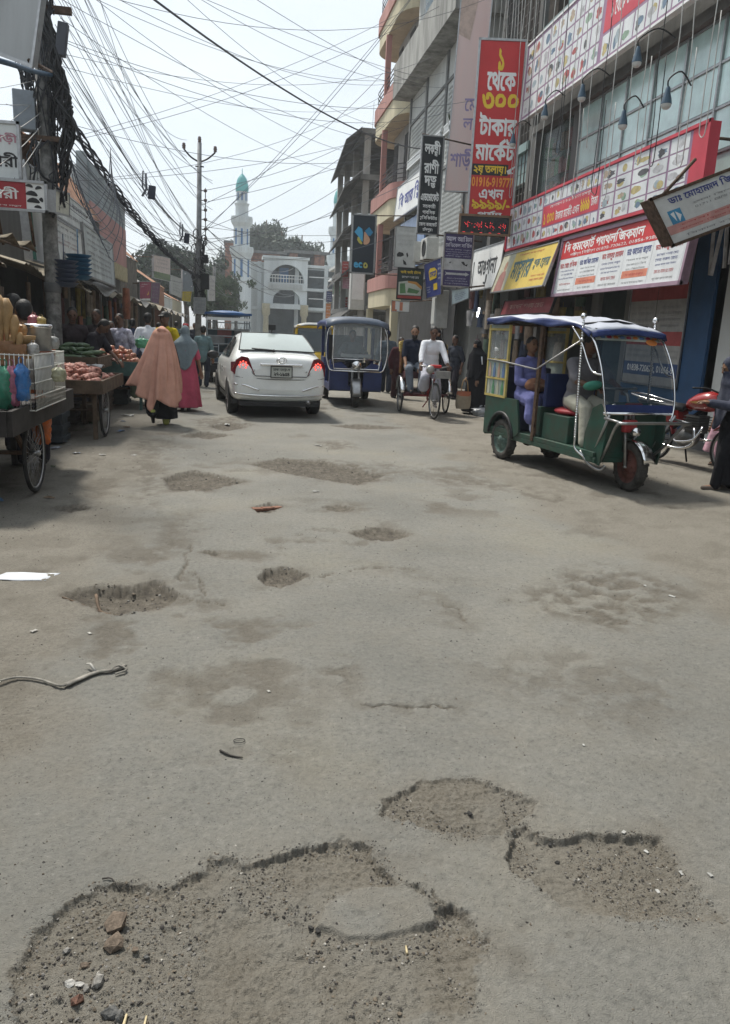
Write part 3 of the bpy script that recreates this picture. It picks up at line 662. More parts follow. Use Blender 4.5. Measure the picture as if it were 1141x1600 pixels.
def draw_mas(F, L):
    a = L('lettering', mat('sign_teal', (.05,.12,.13), .5)); F.text(a, 'মা{সট}ার', .30, .22, .66, .80, 44, 2); F.text(a, '{বর}ক ে{সট}ার', .69, .30, .95, .56, 30, 1)
    F.rect(L('pale_field', mat('sign_pale', (.45,.44,.33), .5)), .01, .02, .27, .98, .003)
    pp = L('portrait', [mat('pt_skin', (.36,.2,.13), .6), mat('pt_cloth', (.30,.14,.12), .6)])
    F.poly(pp, [(.05,.98),(.07,.55),(.11,.45),(.17,.45),(.2,.55),(.22,.98)], .004, 1); F.poly(pp, [(.14+.03*math.cos(t), .33+.14*math.sin(t)) for t in np.linspace(0, 6.0, 9)][::-1], .0045, 0)
    scribble(F, L('red_lettering', REDL), .35, .06, .8, .16, 1, 3); scribble(F, L('red_lettering', REDL), .7, .68, .97, .86, 2, 4)
F = xface(6.5, (788, 403), (876, 373), (868, 446), (783, 460), .28)
sign('shop_sign', 'yellow shop sign leaning outwards with a small portrait at its left', F, mat('sign_yellow', (.60,.44,.09), .5, var=.14, scale=1.5), draw_mas, STEEL, .05, .03, brk=[((6.5, F.c[1].y, 3.5), (7.3, F.c[1].y, 3.6))])
def draw_ang(F, L):
    a = L('lettering', BLACKP); F.text(a, 'অ[ঙ]গনা', .22, .28, .86, .66, 50, 2); F.poly(a, [(.05,.3),(.09,.28),(.13,.95),(.1,.95),(.085,.5)][::-1], .004); F.poly(a, [(.08,.3),(.05,.95),(.03,.95),(.07,.5)][::-1], .004)
    F.poly(a, [(.56,.66),(.6,.66),(.6,.82),(.57,.9),(.5,.86),(.5,.82),(.56,.84)], .004)
F = xface(6.5, (740, 392), (790, 377), (783, 448), (738, 456), .1)
sign('shop_sign', 'white shop sign with black brush lettering beside the yellow sign', F, WHITEP, draw_ang, STEEL, .05, .03, brk=[((6.5, F.c[0].y, 3.6), (7.3, F.c[0].y, 3.6))])
# the big red hanging sign and the ticker under it
def draw_red(F, L):
    y = L('yellow_lettering', YELS); m = L('lettering', WHITEP)
    F.text(y, '১', .38, .045, .58, .165, 44, 3); F.text(m, 'েথেক', .20, .165, .84, .275, 46, 3); F.text(y, '৩০০', .10, .285, .96, .375, 46, 3)
    F.text(m, 'টাকার', .10, .395, .94, .525, 46, 3); F.text(m, 'মােক~ট', .06, .54, .94, .665, 46, 3)
    F.rect(L('black_strip', BLACKP), .03, .685, .83, .75, .003); F.text(y, '২য় তলায়।', .05, .692, .80, .748, 36, 2, .006)
    F.poly(m, [(.8,.72),(.98,.69),(.98,.7),(.9,.72),(.95,.735),(.83,.74)], .006); F.text(mm(L), '01916-919777', .03, .76, .97, .815, 36, 2)
    F.text(m, 'এখন', .2, .825, .78, .885, 36, 2); F.text(y, '৯৯৯৯/-', .06, .885, .94, .945, 36, 2); F.text(m, 'পয~{নত}', .2, .952, .78, .995, 36, 2)
def mm(L): return L('amber_lettering', mat('amber', (.78,.30,.04), .5, var=.1))
F = yface(18.9, (745, 138), (815, 146), (789, 350), (732, 344))
F.c[0].z = F.c[1].z = 8.35; F.c[2].z = F.c[3].z = 4.45; F = Face(Vector((F.c[0].x-.02, 18.9, 8.35)), Vector((F.c[1].x+.02, 18.7, 8.35)), Vector((F.c[1].x+.02, 18.7, 4.45)), Vector((F.c[0].x-.02, 18.9, 4.45)))
sign('hanging_sign', 'tall red hanging sign with big white and yellow letters', F, REDS, draw_red, STEEL, .16, .05, brk=[(F.c[1], (7.2, 18.8, 8.3)), (F.c[2], (7.2, 18.8, 4.6))])
LEDR = mat('led_red', (1, .05, .06), .5, var=0, emit=.9)
def draw_led(F, L):
    mk = text_mask('পাওয়া যায় ২য়', 9, 0); mb = L('red_leds', LEDR); H, W = mk.shape
    for i in range(H):
        for j in range(W):
            if mk[i, j] and (i*7+j*3) % 4: u, v = .08+.86*j/W, .88-.74*i/H; F.rect(mb, u, v-.035, u+.008, v, .004)
    for q in (.02, .18, .36, .54, .72): F.rect(mb, q+.05, .91, q+.10, .925, .004)
F = Face(Vector((5.22, 18.62, 4.47)), Vector((6.42, 18.45, 4.47)), Vector((6.42, 18.45, 4.05)), Vector((5.22, 18.62, 4.05)))
sign('ticker_sign', 'black running light ticker with red points under the red hanging sign', F, BLACKP, draw_led, mat('frame_brown', (.2,.12,.07), .6), .1, .05, brk=[((5.3, 18.62, 4.5), (5.3, 18.8, 4.7))])
# tilted name sign, top right
def draw_tilt(F, L):
    F.text(L('blue_lettering', BLUEL), 'ডাঃ েমাহাম[ম]দ িজ{লল}ুর রহমান', .11, .06, .92, .27, 46, 2); scribble(F, L('grey_lettering', GREYL), .22, .30, .9, .48, 2, 1)
    b = L('blue_square', mat('logo_blue', (.06,.25,.42), .5)); F.rect(b, .07, .34, .17, .62, .003); w_ = L('logo', WHITEP); F.poly(w_, [(.085,.4),(.115,.38),(.11,.58)][::-1], .005); F.poly(w_, [(.125,.38),(.16,.48),(.13,.6)][::-1], .005)
    F.rect(L('pink_band', mat('band_pink', (.55,.28,.25), .55)), .02, .62, .98, .80, .003); scribble(F, L('red_lettering', REDL), .1, .64, .9, .78, 2, 2); scribble(F, L('grey_lettering', GREYL), .12, .84, .7, .95, 1, 3)
F = Face(ony(1016, 312, 9.6), ony(1215, 236, 9.6), ony(1246, 312, 9.6), ony(1051, 384, 9.6))
sign('hanging_sign', 'crooked pale doctor name sign hanging at the right photo edge', F, mat('sign_pale_grey', (.56,.56,.54), .6, var=.12), draw_tilt, RUST, .26, .04, brk=[(F.p(.1, 0), F.p(.1, 0) + Vector((.5, .2, .5))), (F.p(.95, 0), (7.1, 10.4, 5.2))])
mb = MB()
for k in range(9): mb.box((6.95, 9.6+k*.16, 3.1 + .1*random.random()), (.05, .02, random.uniform(.6, 1.1)), (0, random.uniform(-.1, .1), 0))
tag(mb.build('shop_awning_fringe', mat('fringe', (.33,.31,.29), .9, var=.3)), 'torn pale plastic fringe hanging under the crooked name sign', 'fringe')
# ------------------------------------------------------------------ right side beyond the market building
NB = bld('net_covered_building', 'dark brick building behind a scaffold net and wires beside the red hanging sign', (9, 21, 0))
mb = MB(); mb.bb((7.5, 19.4, 3.85), (12, 22.6, 16)); mb.build('wall', mat('dark_brick', (.075,.06,.05), .95, var=.3, scale=4), NB)
mb = MB()
for k in range(46): mb.bb((7.1, 19.4, 5+k*.24), (7.115, 22.3, 5.02+k*.24))
for k in range(13): mb.bb((7.08, 19.4+k*.24, 5), (7.1, 19.42+k*.24, 16))
mb.build('net', mat('net_grey', (.16,.15,.14), .8, var=.2), NB)
mb = MB(); mb.bb((7.05, 19.2, 5), (7.2, 19.4, 15)); mb.bb((7.2, 22.3, 3.5), (7.6, 22.6, 15)); mb.each('post', DCONC, NB)
mb = MB(); mb.bb((7.1, 19.3, 5.5), (7.3, 22.4, 6.2)); mb.bb((7.0, 19.3, 6.2), (7.4, 22.4, 6.4)); mb.build('teal_band', TEALW, NB)
rr = random.Random(5)
for k in range(9):
    y = 19.0 + k*.36; pts = [(6.75 + rr.uniform(-.05, .05), y + rr.uniform(-.06, .06), 14 - i*1.1) for i in range(7)]
    wire('hanging_wire', smoothpath(pts, 3), .010, WIREG, 'pale wire hanging down before the dark net above the red hanging sign', 'wire', 'wires before the scaffold net')
def draw_pinkbanner(F, L):
    a = L('purple_lettering', mat('purple_ink', (.30,.24,.42), .6)); F.text(a, 'েম', .4, .70, .85, .74, 40, 1); F.text(a, 'লা', .4, .76, .9, .80, 40, 1); F.text(a, 'শাড়ী', .08, .86, .92, .93, 40, 2)
    F.poly(L('stain', mat('ban_stain', (.55,.42,.36), .7, var=.2)), [(0,.1),(.5,.12),(.7,.3),(.4,.52),(0,.5)][::-1], .004)
F = yface(22.7, (722, -60), (768, -60), (738, 305), (698, 315)); F = Face(Vector((6.12, 23.0, 14)), Vector((6.95, 22.75, 14)), Vector((6.72, 22.75, 5.75)), Vector((5.92, 23.0, 5.75)))
sign('cloth_banner', 'long faded pink cloth banner left of the red hanging sign', F, mat('faded_pink', (.62,.42,.39), .8, var=.25, scale=1.0, streak=True, col2=(.62,.52,.50)), draw_pinkbanner, STEEL, .04, .03, cat='banner', brk=[((6.12, 23, 14), (7.3, 22.9, 14)), ((5.92, 23, 5.75), (7.3, 22.9, 5.75))])
GB = bld('concrete_market_building', 'grey concrete building with a jutting ledge and screen wall', (9.5, 28.7, 0))
mb = MB(); mb.bb((6.9, 24.3, 3.7), (13, 33, 10.9)); mb.bb((7.4, 24.3, -.1), (13, 33, 3.7)); mb.bb((7.0, 24.3, 12.1), (13, 33, 19)); mb.build('wall', GREYW, GB)
mb = MB(); mb.bb((6.15, 24.0, 10.9), (13, 33.3, 11.35)); mb.bb((6.15, 24.0, 11.35), (6.3, 33.3, 12.15)); mb.bb((6.2, 24.0, 14.9), (13, 33.3, 15.3)); mb.build('ledge', mat('ledge_conc', (.33,.33,.31), .9, var=.4, scale=2, streak=True), GB)
mb = MB()
for y in (24.35, 27.3, 30.2, 32.95): mb.bb((6.84, y-.09, 3.7), (6.9, y+.09, 10.9))
for z in (7.2, 9.9): mb.bb((6.85, 24.3, z-.05), (6.9, 33, z+.05))
mb.build('moulding', mat('moulding_grey', (.16,.165,.165), .9), GB)
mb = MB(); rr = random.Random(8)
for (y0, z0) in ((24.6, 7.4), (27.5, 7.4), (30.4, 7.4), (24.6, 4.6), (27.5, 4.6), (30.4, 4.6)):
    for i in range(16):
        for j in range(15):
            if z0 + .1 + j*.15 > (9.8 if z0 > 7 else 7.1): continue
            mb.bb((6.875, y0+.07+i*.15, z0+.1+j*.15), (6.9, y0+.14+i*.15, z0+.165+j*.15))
mb.build('screen_shade_blocks', mat('screen_shadow', (.40,.41,.40), .9), GB)  # darker blocks hold the shadow of the screen's gaps in their colour
mb = MB()
for (y0, z0) in ((24.6, 8.3), (27.5, 8.3), (30.4, 8.3)):
    for i in range(15): mb.bb((6.8, y0+.1+i*.16, z0), (6.89, y0+.2+i*.16, z0+.14))
    mb.bb((6.8, y0, z0-.09), (6.9, y0+2.5, z0-.02)); mb.bb((6.8, y0, z0+.16), (6.9, y0+2.5, z0+.22))
mb.build('vent_strip', WHITEW, GB)
mb = MB()
for y in (25, 27.4, 29.8): mb.bb((6.97, y, 12.4), (7.0, y+1.9, 14.5))
mb.each('window', mat('win_blue', (.05,.20,.30), .3, var=.2), GB)
mb = MB()
for y in (25, 27.4, 29.8):
    for i in range(10): mb.tube([(6.9, y+i*.2, 12.3), (6.9, y+i*.2, 14.6)], .015, 4)
    for j in range(7): mb.tube([(6.9, y, 12.4+j*.33), (6.9, y+1.9, 12.4+j*.33)], .012, 4)
mb.build('grille', WHITEP, GB)
mb = MB(); mb.bb((6.88, 24.4, .1), (6.92, 33, 3.6)); mb.build('opening_shade_sheet', DARKIN, GB)  # near-black sheet whose colour stands in for the shade of the open shops
def leafclump(mb, c, r, n, s, seed, flat=1.0, mi=0):
    rr = random.Random(seed)
    for _ in range(n):
        d = Vector((rr.gauss(0, 1), rr.gauss(0, 1), rr.gauss(0, 1))); d.normalize(); d *= r*rr.random()**.4; p = Vector(c) + Vector((d.x, d.y, d.z*flat))
        R = Euler((rr.uniform(0, 6), rr.uniform(0, 6), rr.uniform(0, 6))).to_matrix(); w_ = s*rr.uniform(.6, 1.2)
        mb.add([p + R @ Vector(q) for q in ((-w_, 0, 0), (0, -.35*w_, .05*w_), (w_, 0, 0), (0, .35*w_, .05*w_))], [(0, 1, 2, 3)], mi)
LEAF = mat('leaf', (.05,.085,.028), .6, var=.4, scale=3); LEAFD = mat('leaf_dark', (.028,.052,.024), .65, var=.4, scale=2); LEAFF = mat('leaf_grey', (.075,.098,.065), .7, var=.35, scale=2)
t = thing('wall_plant', 'small green weed growing out of the grey screen wall', 'plant', (6.86, 25.3, 8.2)); mb = MB(); leafclump(mb, (6.75, 25.3, 8.5), .35, 60, .12, 3, 1.6); mb.build('leaves', LEAF, t); mb = MB(); mb.tube([(6.86, 25.3, 8.2), (6.74, 25.3, 8.6)], .02, 5); mb.build('stem', WOOD, t)
def draw_blueshop(F, L):
    F.text(L('blue_lettering', mat('deep_blue', (.04,.05,.24), .5)), 'িব আর ি{বস}', .12, .25, .9, .8, 40, 3)
F = Face((6.3, 34.6, 7.6), (6.3, 29.6, 7.6), (6.2, 29.6, 6.1), (6.2, 34.6, 6.1)); F = Face((6.55, 33.2, 7.55), (6.55, 28.4, 7.55), (6.45, 28.4, 6.25), (6.45, 33.2, 6.25))
sign('shop_sign', 'white sign with dark blue letters along the grey screen wall', F, WHITEP, draw_blueshop, STEEL, .1, .04, brk=[((6.55, 30, 7.5), (6.95, 30, 7.6))])
mb = MB(); mb.bb((6.7, 28.6, 4.2), (6.76, 33, 6.1)); B = mb.build('window_strip', mat('blue_film', (.16,.27,.5), .3, var=.2, scale=1.5), GB)
# building with rounded balconies
RB = bld('balcony_building', 'tall cream and pink building with rounded balcony fronts', (9.5, 37, 0))
def rplan(o, n=9):
    y0, y1, xf, xb, r = 33.6-o, 40.4+o, 6.55-o, 12.0, 1.3
    pts = [(xb, y0), (xf+r, y0)] + [(xf+r - r*math.sin(a), y0+r - r*math.cos(a)) for a in np.linspace(0, PI/2, n)[1:]] + [(xf, y1-r)] + [(xf+r - r*math.cos(a), y1-r + r*math.sin(a)) for a in np.linspace(0, PI/2, n)[1:]] + [(xb, y1)]
    return pts[::-1]
def ring(mb, o, z0, z1, mi=0): mb.prism(rplan(o), z1-z0, Matrix.Translation((0, 0, z0)), mi)
cr, pk, inn, rl = MB(), MB(), MB(), MB()
FL = [3.6, 7.35, 11.4, 15.3, 19.2]
for i, z in enumerate(FL):
    ring(pk, .12, z, z+.62); ring(cr, .05, z-.75, z-.002); nxt = FL[i+1] if i+1 < len(FL) else z+3.9
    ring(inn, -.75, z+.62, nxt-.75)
    for y in (33.62, 40.1): cr.bb((8.9, y, z+.62), (11.9, y+.3, nxt-.75))
    ap = rplan(.0)
    for (a, b) in zip(ap[:-1], ap[1:]):
        for h in (.18, .36, .54, .75): rl.bar((a[0], a[1], z+.62+h), (b[0], b[1], z+.62+h), .03)
    for (x, y) in ((7.85, 33.62), (6.56, 37.0), (7.85, 40.38)): pk.bb((x-.12, y-.05 if y < 40 else y-.14, z+.62), (x+.12, y+.14, nxt-.75))
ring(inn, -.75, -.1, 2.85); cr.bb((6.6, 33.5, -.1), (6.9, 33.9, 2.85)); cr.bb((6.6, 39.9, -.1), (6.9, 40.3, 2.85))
cr.build('parapet', CREAM, RB); pk.build('pink_band', PINKW, RB); inn.build('recessed_wall', mat('balcony_shade', (.30,.30,.29), .9, var=.2, scale=1), RB); rl.build('railing', BLACKM, RB)  # grey of the recessed wall has the balcony shade in its colour
mb = MB()
for i in range(4):
    for y in (35, 37.4): mb.bb((7.27, y, FL[i]+1.0), (7.31, y+.9, FL[i]+2.9))
mb.each('door', DARKIN, RB)
# unfinished concrete frame
UF = bld('unfinished_building', 'bare concrete frame building with slanted floor edges beyond the balcony building', (9.5, 51, 0))
mb = MB(); sh = MB(); cl = MB()
for i in range(5):
    z = 2.9 + i*2.4
    mb.bb((6.8, 45.5, z), (14, 58, z+.28))
    sh.add([(6.75, 45.3, z+.28), (7.2, 58, z+.28), (6.5, 58, z-.45), (5.85, 45.3, z-.45), (6.75, 45.3, z+.14), (7.2, 58, z+.14), (6.5, 58, z-.57), (5.85, 45.3, z-.57)], [(0,1,2,3), (7,6,5,4), (0,3,7,4), (1,5,6,2), (3,2,6,7)])
    for x in (7.0, 9.8, 12):
        for y in (45.8, 50, 54, 57.6): cl = MB(); cl.bb((x, y, z-2.4 if i else -.1), (x+.35, y+.35, z)); cl.build('column', CONC, UF)
    mb.bb((9.9, 46.5, z-2.3), (13.5, 57.5, z))
mb.build('slab', DCONC, UF); sh.each('sunshade', mat('shade_conc', (.085,.085,.082), .92, var=.3, scale=1.3, streak=True), UF)
mb = MB()
for k in range(12): mb.tube([(7.5+k*.35, 46.5, 12.7), (7.5+k*.35+.03, 46.5, 14.4 + .6*(k % 3))], .012, 4)
mb.build('reinforcing_bars', RUST, UF)
# far row of small shops on the right, each with its own signs
rr = random.Random(31)
for k, (y0, y1, h, x) in enumerate([(59, 66, 6.5, 7.7), (66.3, 74, 5.2, 8.6), (74.3, 84, 6.8, 9.7), (84.3, 94, 5.0, 11.0)]):
    t = bld('shop_house', ['grey two storey shop house directly beyond the bare concrete frame', 'low shop house second beyond the concrete frame', 'taller pale shop house third beyond the concrete frame', 'last low shop house before the mosque'][k], (x+3, (y0+y1)/2, 0), group='far shop houses on the right')
    mb = MB(); mb.bb((x+.3, y0, 2.6), (x+6, y1, h)); mb.bb((x+1.5, y0, -.1), (x+6, y1, 2.6)); mb.bb((x-.2, y0-.1, h), (x+6.1, y1+.1, h+.2)); mb.build('wall', (GREYW, DCONC, WHITEW, CREAM)[k], t)
    mb = MB(); mb.add([(x+.3, y0, 2.75), (x+.3, y1, 2.75), (x-1.0, y1, 2.3), (x-1.0, y0, 2.3)], [(0, 1, 2, 3)]); mb.build('awning', (GTIN, TIN, GTIN, TIN)[k], t, solid=.04)
    mb = MB()
    for q in range(3): mb.bb((x+.26, y0+.8+q*2.1, 3.6), (x+.3, y0+2+q*2.1, 4.8))
    mb.each('window', GLASSD, t)
BC = [('red', (.45,.06,.05)), ('pale green', (.30,.42,.30)), ('white', (.6,.62,.62)), ('orange', (.55,.22,.06)), ('dark blue', (.05,.07,.18)), ('mauve', (.42,.22,.28))]
for k, (px0, py0, px1, py1, Y, ci, lb) in enumerate([(534, 408, 545, 434, 48, 0, 'narrow red upright sign left of the dark eco sign'), (535, 434, 570, 452, 47, 5, 'faded mauve board under the dark eco sign'), (520, 447, 534, 460, 62, 1, 'pale green board low on the far right shops'),
        (510, 455, 519, 472, 72, 4, 'dark blue upright sign on the far right shops'), (519, 464, 532, 488, 62, 2, 'white upright sign on the far right shops'), (509, 474, 517, 500, 72, 3, 'orange upright sign at the far end of the right shops'), (534, 464, 547, 486, 55, 0, 'red upright sign with a pale ring on the far right shops'), (520, 430, 534, 446, 62, 2, 'small pinkish white board on the far right shops')]):
    F = yface(Y, (px0, py0), (px1, py0), (px1, py1), (px0, py1))
    def dr(F, L, k=k):
        scribble(F, L('lettering', WHITEP if BC[ci][0] in ('red', 'dark blue', 'orange', 'mauve') else BLUEL), .1, .1, .9, .9, 4, k)
    sign('shop_sign', lb, F, mat('bc'+str(ci), BC[ci][1], .6, var=.12), dr, STEEL, .1, .04)
F = yface(44, (549, 428), (580, 428), (580, 470), (560, 472))
t = thing('duct_box', 'pale metal box standing out from the shop front below the eco sign', 'box', (6.2, 40.9, 3.0)); mb = MB(); mb.box((6.15, 40.9, 3.9), (.75, .6, 2.2)); mb.build('case', mat('duct_grey', (.5,.5,.48), .5, var=.1), t, bevel=.02); mb = MB(); mb.bb((5.85, 40.56, 3.3), (6.45, 40.6, 4.8)); mb.build('front_panel', WHITEP, t)
# black eco sign
def draw_eco(F, L):
    def P(key, c): return L(key, mat(key, c, .5, var=.05))
    F.poly(P('logo_blue_light', (.07,.38,.62)), [(.09,.30),(.26,.20),(.42,.24),(.46,.31),(.46,.46),(.40,.44),(.26,.37)][::-1], .004)
    F.poly(P('logo_blue_dark', (.03,.22,.40)), [(.54,.27),(.72,.20),(.9,.29),(.78,.35),(.70,.35),(.6,.31)][::-1], .004)
    F.poly(P('logo_orange', (.62,.34,.20)), [(.51,.29),(.56,.29),(.74,.38),(.78,.42),(.74,.47),(.66,.50),(.54,.505),(.5,.49)][::-1], .0045)
    F.poly(P('logo_yellow', (.52,.46,.08)), [(.24,.38),(.30,.38),(.46,.49),(.40,.505),(.30,.48),(.22,.43)][::-1], .0045)
    F.text(P('logo_blue_light', (.07,.38,.62)), 'ec', .08, .81, .50, .91, 40, 3); F.text(P('logo_yellow', (.52,.46,.08)), 'o', .50, .81, .73, .91, 40, 3); F.rect(L('seam', BLACKM), 0, .69, 1, .694, .003)
F = yface(31.0, (551, 335), (586, 336), (586, 426), (549, 428))
sign('hanging_sign', 'black eco sign with a blue, yellow and orange leaf mark', F, mat('eco_navy', (.012,.02,.032), .5, var=.1), draw_eco, STEEL, .25, .06, brk=[(F.c[1], (7.0, 31, F.c[1].z+.1)), (F.c[2], (7.0, 31, F.c[2].z))])
def draw_lok(F, L):
    m = L('lettering', WHITEP); F.text(m, 'ল[ক]{ষম}ী', .12, .045, .88, .20, 46, 3); F.text(m, 'রাণী', .14, .235, .86, .375, 46, 3); F.text(m, 'দ{তত}', .18, .40, .78, .52, 46, 3); F.text(m, 'এডে[ভ]ােকট', .06, .555, .94, .655, 40, 3)
    for i, tx in enumerate(('সহকারী', 'পাবিলক', '{পর}িসিকউটর', 'েজলা জজেকাট~', 'চাঁদপুর।')): w_ = (.62, .62, .84, .86, .5)[i]; F.text(m, tx, .5-w_/2, .68+i*.062, .5+w_/2, .73+i*.062, 26, 1)
F = yface(21.5, (660, 212), (694, 213), (684, 366), (652, 366))
sign('hanging_sign', 'tall black hanging sign with white lettering left of the pink banner', F, mat('sign_black', (.014,.018,.022), .5, var=.1), draw_lok, STEEL, .14, .035, brk=[(F.p(0, -.01), (6.95, 22.5, F.c[1].z+.05)), (F.c[2], (6.95, 22.3, F.c[2].z))])
def draw_whitead(F, L):
    scribble(F, L('grey_lettering', mat('pale_ink', (.42,.43,.42), .6)), .1, .05, .9, .5, 4, 2); d = L('sandal_picture', [BLACKP, mat('sole_grey', (.35,.35,.33), .6)])
    F.poly(d, [(.1,.68),(.2,.62),(.4,.64),(.45,.7),(.3,.74),(.12,.74)][::-1], .004); F.poly(d, [(.4,.8),(.55,.86),(.6,.94),(.45,.92)][::-1], .004); F.poly(d, [(.55,.66),(.6,.62),(.66,.7),(.6,.76)][::-1], .004)
F = yface(27.5, (619, 354), (652, 355), (648, 418), (616, 418))
sign('hanging_sign', 'grey white board with sandals beside the air conditioners', F, mat('ad_grey', (.50,.51,.5), .6, var=.12), draw_whitead, STEEL, .1, .03, brk=[(F.c[1], (6.95, 27.6, F.c[1].z))])
def draw_greenad(F, L):
    y = L('yellow_lettering', YELS); F.text(y, 'ভাই ভাই েটাস', .1, .06, .9, .17, 24, 1); scribble(F, L('white_lettering', WHITEP), .1, .22, .9, .36, 1, 4)
    g_ = L('pictures', [mat('ad_g', (.10,.22,.09), .6), mat('ad_o', (.5,.24,.05), .6), mat('ad_w', (.5,.52,.45), .6), mat('ad_r', (.35,.05,.04), .6)])
    F.poly(g_, [(.05,.45),(.4,.40),(.7,.46),(.95,.6),(.95,.86),(.05,.86)][::-1], .004, 2); F.poly(g_, [(.1,.5),(.3,.48),(.35,.8),(.12,.82)][::-1], .0046, 0); F.poly(g_, [(.4,.4),(.75,.42),(.97,.56),(.97,.66),(.7,.5),(.42,.46)][::-1], .005, 1); F.poly(g_, [(.45,.62),(.9,.7),(.8,.8),(.4,.78)][::-1], .0046, 0); F.rect(g_, .03, .88, .97, .97, .004, 3)
F = yface(24.0, (622, 419), (661, 420), (660, 468), (620, 468))
sign('hanging_sign', 'dark green picture sign with yellow heading left of the blue sign', F, mat('ad_dark', (.02,.035,.03), .5), draw_greenad, BLACKM, .1, .03, brk=[(F.c[1], (7.0, 24.2, F.c[1].z))])
def draw_bluead(F, L):
    y = L('yellow_fields', YELS); F.poly(y, [(.25,.26),(.35,.18),(.6,.2),(.75,.3),(.7,.5),(.28,.52)][::-1], .004); F.rect(y, .5, .64, .74, .82, .004); F.text(L('blue_lettering', BLUEL), 'েম{গল}া', .3, .28, .7, .46, 30, 2, .007); scribble(F, L('white_lettering', WHITEP), .05, .66, .3, .86, 3, 3); scribble(F, L('white_lettering', WHITEP), .78, .1, .97, .6, 4, 5)
F = Face((6.2, 24.0, 3.75), (6.55, 22.3, 3.95), (6.5, 22.3, 2.5), (6.15, 24.0, 2.45)); F = Face(ony(663, 413, 23.8), ony(690, 402, 22.6), ony(690, 460, 22.6), ony(667, 467, 23.8))
sign('hanging_sign', 'blue sign with yellow patches between the green and the purple signs', F, mat('ad_blue', (.03,.045,.20), .5, var=.15), draw_bluead, STEEL, .06, .03, brk=[(F.c[1], (7.2, 22.6, F.c[1].z))])
def draw_purple(F, L):
    m = L('lettering', mat('lilac_ink', (.55,.55,.66), .5)); F.text(m, 'আল আিমন', .05, .04, .95, .15, 36, 2); F.text(m, 'েমিডেকল সািভ~স', .04, .17, .96, .26, 30, 1); scribble(F, m, .05, .29, .95, .45, 4, 2)
    wz = L('pale_field', mat('pur_pale', (.46,.47,.48), .6, var=.2, scale=8)); F.rect(wz, .02, .47, .98, .69, .003); k = L('stain', BLACKP); F.poly(k, [(.62,.53),(.72,.52),(.78,.58),(.86,.56),(.84,.61),(.7,.58)][::-1], .005); F.poly(k, [(.2,.55),(.28,.53),(.24,.57)][::-1], .005)
    ar = L('arrow', mat('pur_pale', (.5,.5,.5))); F.poly(ar, [(.08,.72),(.14,.74),(.8,.74),(.8,.72),(.94,.76),(.8,.8),(.8,.78),(.14,.78),(.08,.8),(.12,.76)][::-1], .004); scribble(F, m, .04, .82, .96, .97, 3, 6)
F = yface(20.2, (693, 363), (737, 366), (738, 449), (693, 447))
sign('hanging_sign', 'purple sign with a pale middle and a white arrow', F, mat('sign_purple', (.055,.045,.13), .5, var=.1), draw_purple, STEEL, .12, .035, brk=[(F.c[1], (7.3, 20.4, F.c[1].z))])
def draw_slant(F, L): scribble(F, L('blue_lettering', BLUEL), .15, .3, .85, .85, 4, 8)
F = Face(ony(706, 453, 20.6), ony(733, 449, 19.9), ony(733, 466, 19.9), ony(706, 477, 20.6))
sign('hanging_sign', 'small pale cyan board hanging below the purple sign', F, mat('cyan_pale', (.5,.6,.62), .5), draw_slant, STEEL, .04, .02, brk=[(F.c[1], (7.2, 20.2, F.c[1].z+.2))])
def draw_striped(F, L):
    o = L('orange_stripes', mat('str_orange', (.6,.22,.13), .6)); F.rect(o, .0, 0, .2, 1, .003); F.rect(o, .45, .1, .62, .9, .003); F.rect(o, .02, .8, .3, 1, .004)
F = yface(25.5, (612, 471), (640, 470), (640, 486), (612, 488))
sign('hanging_sign', 'small white and orange board below the green picture sign', F, WHITEP, draw_striped, STEEL, .04, .02, brk=[(F.c[1], (7.4, 25.6, F.c[1].z+.2))])
# air conditioners on the wall
def aircon(p, label):
    t = thing('air_conditioner', label, 'air conditioner', p, group='air conditioners on the grey wall'); mb = MB(); mb.box((p[0], p[1], p[2]+.35), (.42, .85, .7)); mb.build('case', mat('ac_white', (.55,.55,.52), .5, var=.12), t, bevel=.03)
    mb = MB(); mb.lathe([(.27, 0), (.27, .02), (.22, .02), (.2, .005), (.05, .005), (0, .01)], 20, Matrix.Translation((p[0]-.21, p[1]-.08, p[2]+.36)) @ Matrix.Rotation(-PI/2, 4, 'Y')); mb.build('fan_grille', BLACKM, t)
    mb = MB(); mb.bb((p[0]-.25, p[1]-.3, p[2]-.03), (p[0]+.6, p[1]-.26, p[2])); mb.bb((p[0]-.25, p[1]+.26, p[2]-.03), (p[0]+.6, p[1]+.3, p[2])); mb.build('bracket', RUST, t)
a = onx(655, 400, 6.4); aircon((6.3, a.y, a.z-.25), 'white air conditioner box nearer the sandal board'); a = onx(672, 396, 6.5); aircon((6.4, a.y-.3, a.z-.25), 'white air conditioner box nearer the purple sign')
